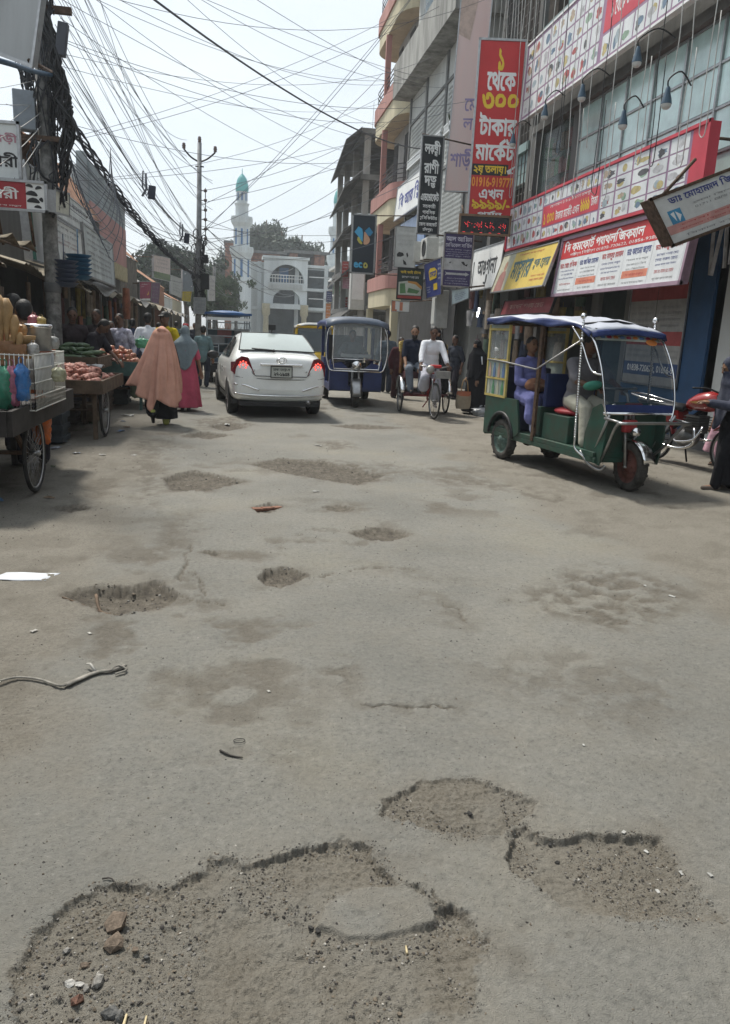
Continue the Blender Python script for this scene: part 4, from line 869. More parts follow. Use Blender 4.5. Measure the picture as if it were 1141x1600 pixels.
# dark shop front between the grey building and the market building
SH = bld('shop_house', 'dark open shop front hung with goods under the white and yellow signs', (9, 21, 0))
mb = MB(); mb.bb((8.6, 23.4, -.1), (9.0, 24.3, 3.6)); mb.bb((6.9, 23.3, 2.9), (7.4, 24.3, 6.2)); mb.build('wall', DCONC, SH)
GOODC = [(.10,.04,.04), (.22,.16,.11), (.05,.07,.13), (.3,.25,.2), (.16,.06,.09), (.30,.10,.05), (.06,.1,.07), (.26,.26,.27), (.34,.28,.1)]
GOODM = [mat('goods%d' % i, c, .8, var=.3, scale=6, bump=.3, bscale=20) for i, c in enumerate(GOODC)]
rr = random.Random(77)
KIND = [('hanging_cloth', 'length of folded cloth hanging in the dark shop front on the right', 'cloth'), ('hanging_bag', 'soft bag hanging in the dark shop front on the right', 'bag')]
def hang(name, lab, cat, p, w_, d, h, mi, group):
    mb = MB(); rows = []
    for i in range(7):
        t_ = i/6; s = (.75 + .3*math.sin(t_*2.6)) if 'bag' in name else 1.0 + .12*math.sin(t_*5 + mi)
        rows.append([(p[0] + d*s*.5*math.cos(a)*(1+.15*math.sin(3*a+mi)), p[1] + w_*s*.5*math.sin(a), p[2] - h*t_) for a in np.linspace(0, 2*PI, 13)[:-1]])
    mb.surf(rows, 0, True, True); mb.add(rows[0], [tuple(range(12))]); mb.add(rows[-1], [tuple(range(11, -1, -1))])
    mb.tube([(p[0], p[1], p[2]), (p[0], p[1], p[2]+.12)], .008, 4)
    o = mb.build(name, GOODM[mi]); o['label'] = lab; o['category'] = cat; o['group'] = group; return o
for k in range(46):
    y = rr.uniform(15.9, 22.8); x = rr.uniform(6.75, 7.6); z = rr.choice((3.3, 2.95, 2.3, 2.4, 1.6)); kd = KIND[rr.random() < .45]
    hang(kd[0], kd[1], kd[2], (x, y, z), rr.uniform(.18, .42), rr.uniform(.08, .25), rr.uniform(.35, .8) if z < 2.8 else rr.uniform(.5, 1.1), rr.randrange(9), kd[2] + ' hung in the right shop front')
for k in range(16):
    y = rr.uniform(16.1, 18.8); x = rr.uniform(6.2, 7.2); s = rr.uniform(.14, .26); z0 = 0.0 if k % 2 else .5
    mb = MB(); mb.ell((x, y, z0+s*.8), (s, s*1.1, s*.8), n=12); mb.tube([(x-.05, y, z0+s*1.5), (x, y, z0+s*1.75), (x+.05, y, z0+s*1.5)], .012, 5)
    tag(mb.build('packed_bag', GOODM[(k*2+7) % 9]), 'full shiny bag piled at the foot of the right shop front', 'bag', 'bags piled by the shop front')
mb = MB(); mb.bb((6.4, 16.1, .12), (7.4, 18.8, .5)); mb.bb((7.0, 19.4, .12), (7.4, 22.6, .9)); tag(mb.build('display_bench', WOOD), 'low dark display bench in front of the right shop', 'bench')
F = Face((6.6, 18.85, 2.55), (6.6, 15.7, 2.55), (6.5, 15.7, 2.2), (6.5, 18.85, 2.2))
sign('shop_fascia', 'dark red fascia board under the yellow sign', F, mat('fascia_red', (.22,.02,.025), .6, var=.2), lambda F, L: scribble(F, L('lettering', mat('fascia_ink', (.4,.25,.2), .6)), .1, .2, .9, .8, 1, 4), BLACKM, .05, .02, brk=[(F.c[0], (7.4, 18.8, 2.6)), (F.c[1], (7.4, 15.7, 2.6))])
t = thing('tube_lamp', 'lit white lamp glowing inside the dark shop front', 'lamp', onx(747, 488, 6.9)); p = onx(747, 488, 6.9); mb = MB(); mb.tube([(p.x, p.y, p.z-.13), (p.x+.01, p.y-.02, p.z+.13)], .035, 10); mb.build('tube', mat('lamp_glow', (.9,.95,1), .5, var=0, emit=6), t); mb = MB(); mb.tube([(p.x, p.y, p.z+.13), (p.x, p.y, p.z+.5)], .01, 5); mb.lathe([(.04, .12), (.04, .17), (.01, .18)], 10, Matrix.Translation(p)); mb.build('cable', BLACKM, t)
p = onx(688, 478, 6.3); t = thing('metal_cabinet', 'tall pale metal box on the post behind the rickshaw', 'cabinet', (p.x, p.y, 1.9)); mb = MB(); mb.box((p.x, p.y, 2.45), (.4, .5, 1.15)); mb.build('case', mat('cab_grey', (.42,.43,.42), .6, var=.15), t, bevel=.015); mb = MB(); mb.bb((p.x-.23, p.y-.2, 2.0), (p.x-.2, p.y+.18, 2.8)); mb.build('door', GREYW, t); mb = MB(); mb.tube([(p.x+.1, p.y, 0), (p.x+.1, p.y, 3)], .05, 8); mb.build('post', STEEL, t)
# ------------------------------------------------------------------ mosque at the end of the street
BLUEG = mat('mosque_blue', (.05,.14,.30), .4, var=.15); MWHITE = mat('mosque_white', (.56,.60,.61), .85, var=.2, scale=.3, streak=True); TURQ = mat('turquoise', (.10,.36,.36), .5, var=.1)
def minaret(x, y, label, grp, k=1.0):
    t = thing('minaret', label, 'tower', (x, y, 0), group=grp)
    def oc(mb, r0, r1, z0, z1): mb.lathe([(0, z0), (r0, z0), (r1, z1), (0, z1)], 8, Matrix.Rotation(PI/8, 4, 'Z'), smooth=False)
    mb = MB(); oc(mb, 2.5, 2.5, 0, 9.0); oc(mb, 2.4, 2.4, 9, 13.0); oc(mb, 2.0, 2.0, 14.0, 17); oc(mb, 1.6, 1.6, 18.4, 20.3); oc(mb, 1.35, 1.35, 20.3, 22.2); part(mb, 'shaft', MWHITE, t)
    for gl in (((2.5, 2.9, 12.6, 13.2), (2.9, 2.9, 13.2, 14.1)), ((2.0, 2.55, 17, 17.6), (2.6, 2.6, 17.6, 18.5)), ((1.6, 1.85, 20.0, 20.4),), ((2.5, 2.75, 8.6, 9.1),)):
        mb = MB(); [oc(mb, *q) for q in gl]; part(mb, 'gallery', MWHITE, t)
    mb = MB()
    for (r, z0, z1, w_) in ((2.37, 4.0, 8.4, .62), (2.3, 9.6, 12.2, .55), (1.92, 14.4, 16.7, .45), (1.3, 20.8, 21.9, .35)):
        for i in range(8):
            R = Matrix.Rotation(i*PI/4 + PI/2, 3, 'Z'); rr_ = r*math.cos(PI/8) + .08
            mb.box(R @ Vector((rr_, 0, (z0+z1)/2)), (.05, w_, z1-z0), R)
    part(mb, 'window', BLUEG, t)
    mb = MB()
    for (r, z) in ((2.85, 13.25), (2.55, 17.65)):
        for i in range(32): a = i*PI/16; mb.box((r*.97*math.cos(a), r*.97*math.sin(a), z+.4), (.1, .12, .6), (0, 0, a))
    part(mb, 'balustrade', GREYW, t)
    mb = MB(); mb.lathe([(1.45, 22.1), (1.5, 22.4), (1.42, 23.1), (1.1, 23.9), (.6, 24.4), (.1, 24.7), (.06, 25.4), (0, 25.5)], 16); part(mb, 'dome', TURQ, t)
    t.scale = (k*.66, k*.66, k); return t
pm = ony(377, 480, 104); minaret(pm.x, 104, 'white minaret with turquoise dome standing clear beside the arched mosque front', 'minarets', .83)
pm2 = ony(525, 480, 112); minaret(pm2.x, 112, 'white minaret mostly hidden behind the bare concrete frame building', 'minarets', .86)
MQ = bld('mosque', 'white mosque front with a big round arch over the entrance at the street end', (7, 112, 0))
def mq(px, py): p = ony(px, py, 105); return p.x, p.z
mb = MB()
def archwall(x0, x1, z0, z1, cx, r, zs, kind, y, th):
    if kind == 'round': ar = [(cx + r*math.cos(a), zs + r*math.sin(a)) for a in np.linspace(PI, 0, 18)]
    else: ar = [(cx-r, zs), (cx-r*.92, zs+r*.35), (cx-r*.6, zs+r*.62), (cx-r*.25, zs+r*.78), (cx, zs+r*1.05), (cx+r*.25, zs+r*.78), (cx+r*.6, zs+r*.62), (cx+r*.92, zs+r*.35), (cx+r, zs)]
    M_ = Matrix(((1,0,0,0),(0,0,1,y),(0,1,0,0),(0,0,0,1)))
    L_ = [(x0, z0), (cx-r, z0)] + ar[:len(ar)//2+1] + [(ar[len(ar)//2][0], z1), (x0, z1)]; R_ = [(ar[len(ar)//2][0], z1)] + ar[len(ar)//2:] + [(cx+r, z0), (x1, z0), (x1, z1)]
    mb.prism(L_[::-1], th, M_); mb.prism(R_[::-1], th, M_)
xa, zt = mq(413, 403); xb, _ = mq(481, 405); cx, zs = mq(448, 442); r1 = (mq(475, 442)[0]-mq(421, 442)[0])/2; z2 = mq(448, 450)[1]; z3 = mq(448, 470)[1]
archwall(xa, xb, zs-.02, zt, cx, r1, zs, 'round', 104.4, .8); archwall(xa, xb, z3-.4, zs-.9, cx, (mq(467, 467)[0]-mq(425, 467)[0])/2, z3, 'ogee', 104.5, .8)
xr, _ = mq(512, 405)
for z in (zt-.5, zs-.5, z3-.9): mb.bb((xb, 105.5, z-.35), (xr+3, 108, z)); mb.bb((1.5, 105.5, z-.35), (xa, 108, z))
mb.bb((xa, 104.3, zs-.95), (xb, 105.2, zs-.02)); mb.bb((xa-.1, 103.7, z3-1.1), (xb+.1, 105.4, z3-.45)); mb.bb((xb, 105.2, z3-1.1), (xr+2, 107, z3-.7)); mb.bb((xa-.2, 104.2, zt), (xb+.2, 109, zt+.3)); mb.bb((1, 109.5, 0), (xr+6, 112, zt-.2))
for x in (xr-.3, xr-4.2, 2.5): mb.bb((x, 105.4, 0), (x+.5, 106, zt-.4))
mb.build('wall', MWHITE, MQ)
mb = MB(); mb.bb((xa+.2, 106.5, 0), (xb-.2, 106.8, zt-.4)); mb.bb((xb, 108.2, 0), (xr+3, 108.5, zt-.9)); mb.build('recess', mat('recess_grey', (.09,.11,.12), .8, var=.3, scale=.6), MQ)  # panels coloured dark to carry the shade inside the arches
mb = MB()
for k in range(24): mb.bb((xa+.6+k*(xb-xa-1.2)/24, 104.15, zs-.8), (xa+.6+(k+.6)*(xb-xa-1.2)/24, 104.25, zs-.15))
mb.build('lattice', GREYW, MQ)
mb = MB(); mb.bb((cx-r1, 104.8, zs+.9), (cx+r1, 104.9, zs+1.0)); mb.bb((cx-r1, 104.8, zs+.5), (cx+r1, 104.9, zs+.58))
for k in range(13): mb.bb((cx-r1+k*r1/6.2, 104.8, zs), (cx-r1+.06+k*r1/6.2, 104.9, zs+1))
mb.bb((xb+.3, 105.4, zs+.9), (xr+1, 105.5, zs+1)); mb.bb((xb+.3, 105.4, z3+.4), (xr+1, 105.5, z3+.5)); mb.build('railing', WHITEP, MQ)
mb = MB(); mb.bb((cx-.9, 106.4, zs+.2), (cx+.3, 106.5, zs+2)); mb.build('window', BLUEG, MQ)
for x in (xa+.3, xb-.4): mb = MB(); mb.lathe([(.55, 0), (.4, .4), (.34, 3.2), (.55, 3.6), (.55, z3-.5)], 12, Matrix.Translation((x, 103.9, 0))); mb.build('column', mat('column_buff', (.42,.38,.27), .8, var=.15), MQ)
mb = MB(); mb.bb((xa-2, 103.4, 0), (xb+2, 103.6, 1.1)); tag(mb.build('boundary_wall', WHITEW), 'low white wall in front of the mosque entrance', 'wall')
BH = bld('brick_building', 'unfinished brick building with flat slab roof rising behind the mosque', (9, 122, 0)); x0, z0 = mq(388, 405); x1, z1 = mq(410, 381)
mb = MB(); mb.bb((x0, 118, 0), (x1+3, 126, z1)); mb.bb((xr-4.2, 118, 8), (xr-3, 124, z1+.3)); mb.bb((xr-.5, 118, 8), (xr+1, 124, z1+.3)); mb.build('wall', BRICKW, BH); mb = MB(); mb.bb((x0-.5, 117.5, z1), (x1+4, 126.5, z1+.35)); mb.bb((xr-5, 117.5, z1+.3), (xr+3, 124.5, z1+.7)); mb.build('roof', DCONC, BH)
BL2 = bld('brick_building', 'narrow reddish brick building left of the white minaret', (-1.5, 115, 0)); a0 = ony(352, 385, 112); a1 = ony(369, 385, 112); mb = MB(); mb.bb((a0.x, 112, 0), (a1.x+.5, 120, a0.z+.5)); mb.build('wall', BRICKW, BL2); mb = MB(); mb.bb((a0.x-.2, 111.8, a0.z+.5), (a1.x+.7, 120.2, a0.z+.8)); mb.build('roof', DCONC, BL2)
# ------------------------------------------------------------------ trees
def tree(p, h, r, label, group, feathery=False, seed=1, leaf=LEAFD, n=26):
    rr = random.Random(seed); t = thing('tree', label, 'tree', p, group=group); tr = MB(); cr_ = MB(); tips = []
    tr.tube(smoothpath([(0, 0, 0), (rr.uniform(-.2, .2), 0, h*.3), (rr.uniform(-.4, .4), rr.uniform(-.3, .3), h*.62), (rr.uniform(-.4, .4), 0, h*(.97 if feathery else .8))], 4), [.035*h*(1-.85*i/12) for i in range(13)], 7)
    for i in range(n):
        f = rr.uniform(.28, .97) if feathery else rr.uniform(.42, .9); a = rr.uniform(0, 2*PI)
        L_ = r*(1.3-f)*rr.uniform(.7, 1.2)*1.3 if feathery else r*rr.uniform(.45, 1.0)*math.sin(PI*min(1, (f-.25)/.8))**.5
        b0 = Vector((0, 0, h*f*.86)); b1 = b0 + Vector((math.cos(a)*L_, math.sin(a)*L_, (L_*.35 if feathery else h*.12*rr.uniform(-.3, 1)))); md = b0.lerp(b1, .5) + Vector((0, 0, .06*h*rr.random()))
        tr.tube([b0, md, b1], [.011*h*(1.1-f), .007*h*(1.1-f), .002*h], 5)
        if feathery:
            for q in range(5): c = b0.lerp(b1, .25+.2*q) + Vector((rr.uniform(-.2, .2), rr.uniform(-.2, .2), .1))*r*.25; leafclump(cr_, c, r*.2, 60, .05*r+.12, seed*100+i*5+q, 1.3)
        else:
            for q in range(3): c = md.lerp(b1, q/2) + Vector((rr.gauss(0, 1), rr.gauss(0, 1), rr.gauss(0, .7)))*r*.12; leafclump(cr_, c, r*rr.uniform(.16, .27), 80, .05*r+.06, seed*100+i*3+q, .75)
    part(tr, 'trunk', WOOD, t); part(cr_, 'crown', leaf, t); return t
def tpos(px, pyb, Y): p = ony(px, pyb, Y); return (p.x, Y, 0), p.z
for k, (px, pt, Y, r, fe, lf, lb) in enumerate([(262, 362, 78, 5.0, False, LEAFD, 'broad dark leafy tree above the left shop roofs'), (242, 380, 84, 3.6, False, LEAFD, 'smaller round tree at the far left of the tree group'), (290, 372, 88, 4.0, False, LEAFD, 'leafy tree just left of the far utility pole'), (340, 405, 80, 3.0, False, LEAF, 'loose green tree just right of the far utility pole'), (328, 425, 70, 2.2, False, LEAF, 'low bushy tree low behind the far utility pole'),
        (418, 338, 135, 6.5, True, LEAFF, 'tallest feathery tree right of the white minaret'), (400, 352, 132, 5.4, True, LEAFF, 'feathery tree closest behind the white minaret'), (442, 356, 130, 5.6, True, LEAFF, 'feathery tree above the middle of the mosque'), (474, 362, 131, 5.2, True, LEAFF, 'feathery tree above the right end of the mosque'), (356, 400, 128, 4.0, True, LEAFF, 'feathery tree left of the white minaret')]):
    p, zt_ = tpos(px, pt, Y); tree(p, zt_, r, lb, 'trees beyond the shops', fe, 40+k, lf, 42 if fe else 26)
# ------------------------------------------------------------------ left side
LW = mat('left_sign_grey', (.72,.75,.74), .7, var=.2, scale=1.2, streak=True)
def lface(X0, Y0, X1, Y1, z0, z1): return Face((X0, Y0, z1), (X1, Y1, z1), (X1, Y1, z0), (X0, Y0, z0))
# shop row: one building with dark open fronts per stretch
def leftshop(name, label, y0, y1, x, h, roofm, wallm, eave=.9, roofz=None, ix=3.0):
    t = bld(name, label, (x-2, (y0+y1)/2, 0), group='left shop row')
    mb = MB(); mb.bb((x-ix-.2, y0, -.1), (x-ix, y1, h)); mb.bb((x-ix, y0, -.1), (x, y0+.12, h)); mb.bb((x-ix, y1-.12, -.1), (x, y1, h)); mb.bb((x-.15, y0+.12, 2.55), (x, y1-.12, h))
    mb.bb((x-ix, y0+.12, -.1), (x, y1-.12, .1)); mb.build('wall', wallm, t)
    mb = MB(); mb.bb((x-.14, y0+.12, .1), (x-.02, y0+.3, 2.55)); mb.bb((x-.14, y1-.3, .1), (x-.02, y1-.12, 2.55)); mb.each('post', WOOD, t)
    mb = MB(); n = int((y1-y0)/.12); rows = []
    for i in range(n+1):
        y = y0-.1 + (y1-y0+.2)*i/n; zz = .02*(i % 2); rows.append([(x+.05, y, h+.0+zz), (x-ix*.5, y, h+(roofz or .7)+zz), (x-ix-.3, y, h+.1+zz)])
    mb.surf(rows, 0, False); mb.build('roof', roofm, t, solid=.012)
    mb = MB(); rows = []
    for i in range(n+1):
        y = y0 + (y1-y0)*i/n; zz = .015*(i % 2) + .05*math.sin(i*.21+y0); rows.append([(x, y, 2.62+zz), (x+eave*.5, y, 2.5+zz*1.4), (x+eave, y, 2.34+zz*2.2)])
    mb.surf(rows, 0, False); mb.build('awning', GTIN if roofm is TIN else mat('awning_cloth', (.34,.30,.23), .9, var=.3), t, solid=.012); return t
leftshop('shop_house', 'dark shop at the left photo edge behind the snack cart', -14, 13.6, -4.6, 3.9, GTIN, DCONC, .9)  # the unseen stretch behind the camera is added to block sky light
leftshop('shop_house', 'shop under the grey sign boards behind the fruit carts', 13.7, 19.6, -4.35, 3.8, GTIN, DCONC, .9)
leftshop('shop_house', 'shop with rusty tin roof behind the grey hoarding', 19.7, 24.3, -4.0, 4.35, TIN, DCONC, .5, 1.35, 1.7)
leftshop('shop_house', 'shop under the pink hoarding building', 24.5, 31.6, -4.5, 3.2, GTIN, DCONC, .8, .3)
leftshop('shop_house', 'wooden shop with a peaked tin roof beyond the pink hoarding', 32.4, 37.6, -4.6, 4.3, TIN, mat('plank_wall', (.17,.155,.13), .9, var=.3, scale=3), .7, 1.3)
leftshop('shop_house', 'low shop with the faded board near the far pole', 38, 45, -4.6, 3.4, GTIN, DCONC, .7, .8)
leftshop('shop_house', 'shop with an orange gable close to the far pole', 45.2, 52, -4.7, 3.8, TIN, mat('orange_wall', (.36,.17,.10), .9, var=.2), .7, 1.0)
leftshop('shop_house', 'low pale shop beyond the far pole', 52.5, 62, -5, 3.4, GTIN, GREYW, .6, .8)
leftshop('shop_house', 'last low shop on the left before the trees', 62.5, 75, -5.2, 3.6, TIN, CREAM, .6, .8)
# signs
def draw_gal(F, L):
    F.rect(L('red_field', mat('gal_red', (.36,.035,.045), .6, var=.12)), .01, .03, .72, .97, .003); w_ = L('lettering', WHITEP); F.text(w_, 'শ{ূজ} গ[য]ালারী', -.42, .22, .62, .70, 50, 2); scribble(F, w_, .02, .80, .66, .93, 1, 3)
    s = L('shoe_pictures', BLACKP)
    for (cx, cy, sc, a) in ((.77, .15, .05, .3), (.9, .2, .05, -.5), (.80, .42, .08, .2), (.82, .66, .085, .1), (.93, .6, .05, 1.1), (.88, .86, .05, .2)):
        F.poly(s, [(cx + sc*(math.cos(t)*1.1*math.cos(a) - math.sin(t)*.4*math.sin(a)), cy + 2.1*sc*(math.cos(t)*math.sin(a)*.6 + math.sin(t)*.5 + .18*math.cos(2*t))) for t in np.linspace(0, 2*PI, 12)[:-1]][::-1], .005)
F = yface(11.9, (-40, 280), (72, 283), (72, 328), (-40, 326)); sign('shop_sign', 'red shoe shop sign with black shoe pictures beside the big utility pole', F, WHITEP, draw_gal, STEEL, .12, .035, brk=[(F.p(.3, 1), (F.p(.3, 1).x, 12.1, 2.6)), (F.p(.75, 1), (F.p(.75, 1).x, 12.1, 2.6))])
def draw_nari(F, L): F.text(L('pink_lettering', mat('pink_ink', (.45,.22,.27), .6)), 'শাড়ী', .3, .18, .98, .38, 40, 2); F.text(L('lettering', BLACKP), 'নারী', .25, .52, .98, .78, 44, 2)
F = yface(12.4, (-40, 188), (30, 191), (30, 279), (-40, 279)); sign('shop_sign', 'pale upright sign with pink and black letters above the red shoe sign', F, LW, draw_nari, STEEL, .15, .04, brk=[(F.p(.5, 1), (F.p(.5, 1).x, 12.5, 3.3)), (F.p(.7, 0), (F.p(.7, 0).x-.8, 13, F.p(.7,0).z))])
F = Face(ony(-60, -45, 9.2), ony(70, -40, 8.6), ony(51, 104, 8.6), ony(-60, 62, 9.2)); sign('billboard', 'big bare grey board tilted in the top left photo corner', F, mat('board_grey', (.36,.37,.37), .7, var=.16, scale=2.2, streak=True), None, STEEL, .06, .03, brk=[(F.p(.95, .95), ony(80, 112, 11.8)), (F.p(.2, 1), ony(-40, 80, 10))])
mb = MB(); mb.tube(smoothpath([ony(-80, 78, 10.5), ony(0, 95, 10.8), ony(55, 112, 13.2), ony(85, 118, 14.7)], 4), .035, 7); tag(mb.build('support_pipe', mat('pipe_blue', (.05,.10,.16), .6, .3)), 'dark blue pipe running from the big pole under the bare board', 'pipe')
def draw_cream(F, L): scribble(F, L('lettering', GREYL), .15, .25, .85, .8, 3, 6)
F = Face((-3.55, 13.3, 3.62), (-3.15, 15.6, 3.62), (-3.15, 15.6, 3.2), (-3.55, 13.3, 3.2)); F = Face(ony(86, 297, 14), ony(108, 303, 15.4), ony(108, 338, 15.4), ony(86, 332, 14))
sign('shop_sign', 'small cream box sign just right of the big utility pole', F, mat('cream_sign', (.62,.62,.53), .7, var=.12), draw_cream, STEEL, .3, .03)
def draw_hoard(F, L):
    k = L('lettering', mat('hoard_ink', (.16,.15,.17), .7)); scribble(F, k, .2, .06, .95, .3, 2, 3); scribble(F, L('red_lettering', mat('hoard_red', (.3,.17,.18), .7)), .2, .34, .95, .5, 2, 4); k2 = L('pictures', [mat('hd', (.2,.21,.21), .7), mat('hd2', (.28,.30,.3), .7)])
    F.rect(L('green_edge', mat('edge_green', (.03,.16,.12), .7)), 0, .0, .07, 1, .004)
    for q in range(5): F.poly(k2, [(.25+q*.13, .9), (.28+q*.13, .62+.1*(q % 2)), (.33+q*.13, .6), (.36+q*.13, .9)][::-1], .004, q % 2)
F = Face(ony(90, 335, 14.5), ony(133, 350, 18.2), ony(133, 395, 18.2), ony(90, 387, 14.5)); P0, P1 = F.c[0], F.c[1]; F = Face((-3.5, 14.2, 3.5), (-3.5, 18.8, 3.5), (-3.45, 18.8, 2.55), (-3.45, 14.2, 2.55))
sign('shop_sign', 'wide pale sign board with dim figures and a green edge', F, LW, draw_hoard, STEEL, .12, .04, brk=[((-3.5, 14.4, 3.4), (-4.4, 14.4, 3.4)), ((-3.5, 18.6, 3.4), (-4.4, 18.6, 3.4))])
def draw_h2(F, L): scribble(F, L('lettering', mat('hoard_ink', (.16,.15,.17), .7)), .08, .08, .92, .9, 7, 13)
F = Face((-3.5, 19.0, 3.75), (-3.6, 23.9, 3.75), (-3.55, 23.9, 2.6), (-3.45, 19.0, 2.6)); sign('shop_sign', 'dull grey board of faint print between the figure board and the pink hoarding', F, mat('left_grey2', (.62,.67,.67), .7, var=.2, scale=1.2, streak=True), draw_h2, STEEL, .1, .04, brk=[((-3.5, 19.2, 3.6), (-4.3, 19.2, 3.6))])
F = Face((-3.55, 14.4, 4.15), (-3.6, 20.8, 4.15), (-3.55, 20.8, 3.56), (-3.5, 14.4, 3.56)); sign('shop_sign', 'long pale upper board directly above the figure board', F, LW, lambda F, L: scribble(F, L('lettering', mat('hoard_ink', (.16,.15,.17), .7)), .1, .1, .9, .9, 2, 17), STEEL, .1, .03, brk=[((-3.55, 15, 4), (-4.4, 15, 3.7)), ((-3.55, 20, 4), (-4.4, 20, 3.7))])
# pink hoarding building
HB = bld('hoarding_building', 'block faced with a grey board above a big faded pink hoarding', (-5.2, 28, 0)); ya, yb_ = 24.5, 31.6
mb = MB(); mb.bb((-6.2, ya, 3.4), (-4.35, yb_, 5.95)); mb.build('wall', mat('hb_side', (.6,.63,.63), .8, var=.15), HB)
mb = MB(); mb.bb((-4.34, ya-.02, 5.0), (-4.26, yb_, 6.1)); mb.bb((-4.6, ya-.1, 3.0), (-4.3, ya, 6.3)); mb.build('upper_board', mat('hb_grey', (.38,.43,.45), .8, var=.25, scale=1), HB)
mb = MB(); mb.bb((-4.33, ya, 3.62), (-4.24, yb_, 4.99)); mb.build('pink_hoarding', mat('hb_pink', (.52,.29,.27), .8, var=.2, scale=.8, streak=True), HB)
mb = MB(); mb.bb((-4.33, ya, 3.1), (-4.22, yb_, 3.61)); mb.build('yellow_strip', mat('hb_yellow', (.48,.42,.26), .8, var=.2), HB)
mb = MB()
for k in range(4): F = Face((-4.255, ya+.4+k*1.8, 5.95), (-4.255, ya+1.9+k*1.8, 5.95), (-4.255, ya+1.9+k*1.8, 5.1), (-4.255, ya+.4+k*1.8, 5.1)); scribble(F, mb, 0, 0, 1, 1, 4, k)
mb.build('lettering', mat('hb_ink', (.55,.58,.6), .8), HB)
for k, (pts, Y0, Y1, c, lb) in enumerate([([(240, 398), (266, 404), (266, 440), (240, 434)], 39, 44, (.58,.50,.47), 'faded board with grey print above the far left shops'), ([(218, 440), (237, 440), (235, 470), (218, 470)], 36, 37, (.30,.07,.12), 'crimson sign board with a yellow number hanging over the left shops'), ([(237, 441), (250, 442), (248, 475), (236, 472)], 38, 39, (.17,.10,.17), 'dark violet board beside the crimson board'), ([(267, 430), (284, 436), (284, 466), (267, 458)], 46, 50, (.42,.44,.43), 'pale board near the orange gable'), ([(285, 418), (304, 424), (302, 455), (285, 456)], 52, 55, (.14,.17,.20), 'dark grey board left of the far pole'), ([(285, 455), (300, 455), (298, 472), (284, 470)], 50, 50.5, (.45,.36,.05), 'yellow board hanging low left of the far pole'), ([(326, 430), (336, 432), (336, 470), (326, 470)], 60, 62, (.42,.40,.38), 'pale upright board right of the far pole')]):
    F = Face(ony(*pts[0], Y0), ony(*pts[1], Y1), ony(*pts[2], Y1), ony(*pts[3], Y0))
    def dr(F, L, k=k):
        if k == 1: F.text(L('yellow_lettering', YELS), '10', .2, .4, .8, .7, 30, 3); scribble(F, L('white_lettering', WHITEP), .1, .08, .9, .34, 2, 1); F.rect(L('white_foot', WHITEP), 0, .88, 1, 1, .004)
        elif k == 0: scribble(F, L('lettering', GREYL), .1, .08, .9, .55, 3, k); F.rect(L('green_foot', mat('ft_green', (.16,.22,.12), .7)), 0, .7, 1, 1, .003)
        else: scribble(F, L('lettering', GREYL if k != 4 else WHITEP), .12, .15, .88, .85, 4, k)
    sign('shop_sign', lb, F, mat('lf%d' % k, c, .7, var=.15), dr, STEEL, .08, .03, brk=[(F.p(0, .1), F.p(0, .1) + Vector((-1.2, .1, 0)))])
# goods hanging in the left shops, one object each
rr = random.Random(91)
for k in range(60):
    y = rr.uniform(12.5, 36); x = -4.6 + rr.uniform(-.1, .8)*(.7 if y < 30 else .4); z = rr.choice((2.45, 2.3, 2.1, 1.7)); c = rr.randrange(9)
    hang('hanging_cloth', 'cloth hung up for sale under the left shop awnings', 'cloth', (x, y, z), rr.uniform(.12, .5), rr.uniform(.05, .16), rr.uniform(.35, 1.1), c, 'cloth hung in the left shops')
p = ony(198, 480, 24.5); hang('hanging_cloth', 'orange cloth hanging over the plaid shirted man', 'cloth', (p.x, p.y, p.z+.55), .5, .2, .9, 5, 'cloth hung in the left shops'); _o = bpy.data.objects[-1] if False else None
for k, (px, py, Y, c, lb) in enumerate([(123, 420, 15.5, (.05,.17,.30), 'stack of blue plastic basins hanging under the grey boards'), (101, 430, 14.8, (.10,.13,.2), 'stack of dark basins hanging just right of the big pole')]):
    p = ony(px, py, Y); mb = MB()
    for q in range(6): mb.lathe([(.0, .0), (.16, .0), (.24, .07), (.25, .075), (.23, .075), (.15, .012), (0, .012)], 16, Matrix.Translation((p.x, p.y, p.z-.2+q*.075)))
    mb.tube([(p.x, p.y, p.z+.2), (p.x, p.y, p.z+.7)], .01, 5); tag(mb.build('basin_stack', mat('basin%d' % k, c, .4, var=.15)), lb, 'basins')
t = thing('torn_tarpaulin', 'torn brown tarpaulin sagging below the red shoe sign', 'tarpaulin', (-3.5, 10.5, 2.6)); mb = MB(); rows = []
for i in range(14):
    u = i/13; rows.append([(-4.5+1.75*u, 9.0+2.6*j/9, 2.92 - .35*u - .16*math.sin(PI*u)*math.sin(PI*j/9) + .05*math.sin(j*2.1+i*.7) - (.10 if (i > 10 and j % 3 == 0) else 0)) for j in range(10)])
mb.surf(rows); mb.build('sheet', mat('torn_tarp', (.20,.165,.11), .9, var=.5, scale=6, bump=.5, bscale=8), t, solid=.01)
mb = MB(); mb.tube([(-4.55, 9, 2.95), (-4.55, 11.6, 2.95)], .025, 6); mb.tube([(-2.85, 9.0, 2.5), (-2.85, 11.6, 2.5)], .015, 6); mb.build('pole', WOOD, t)
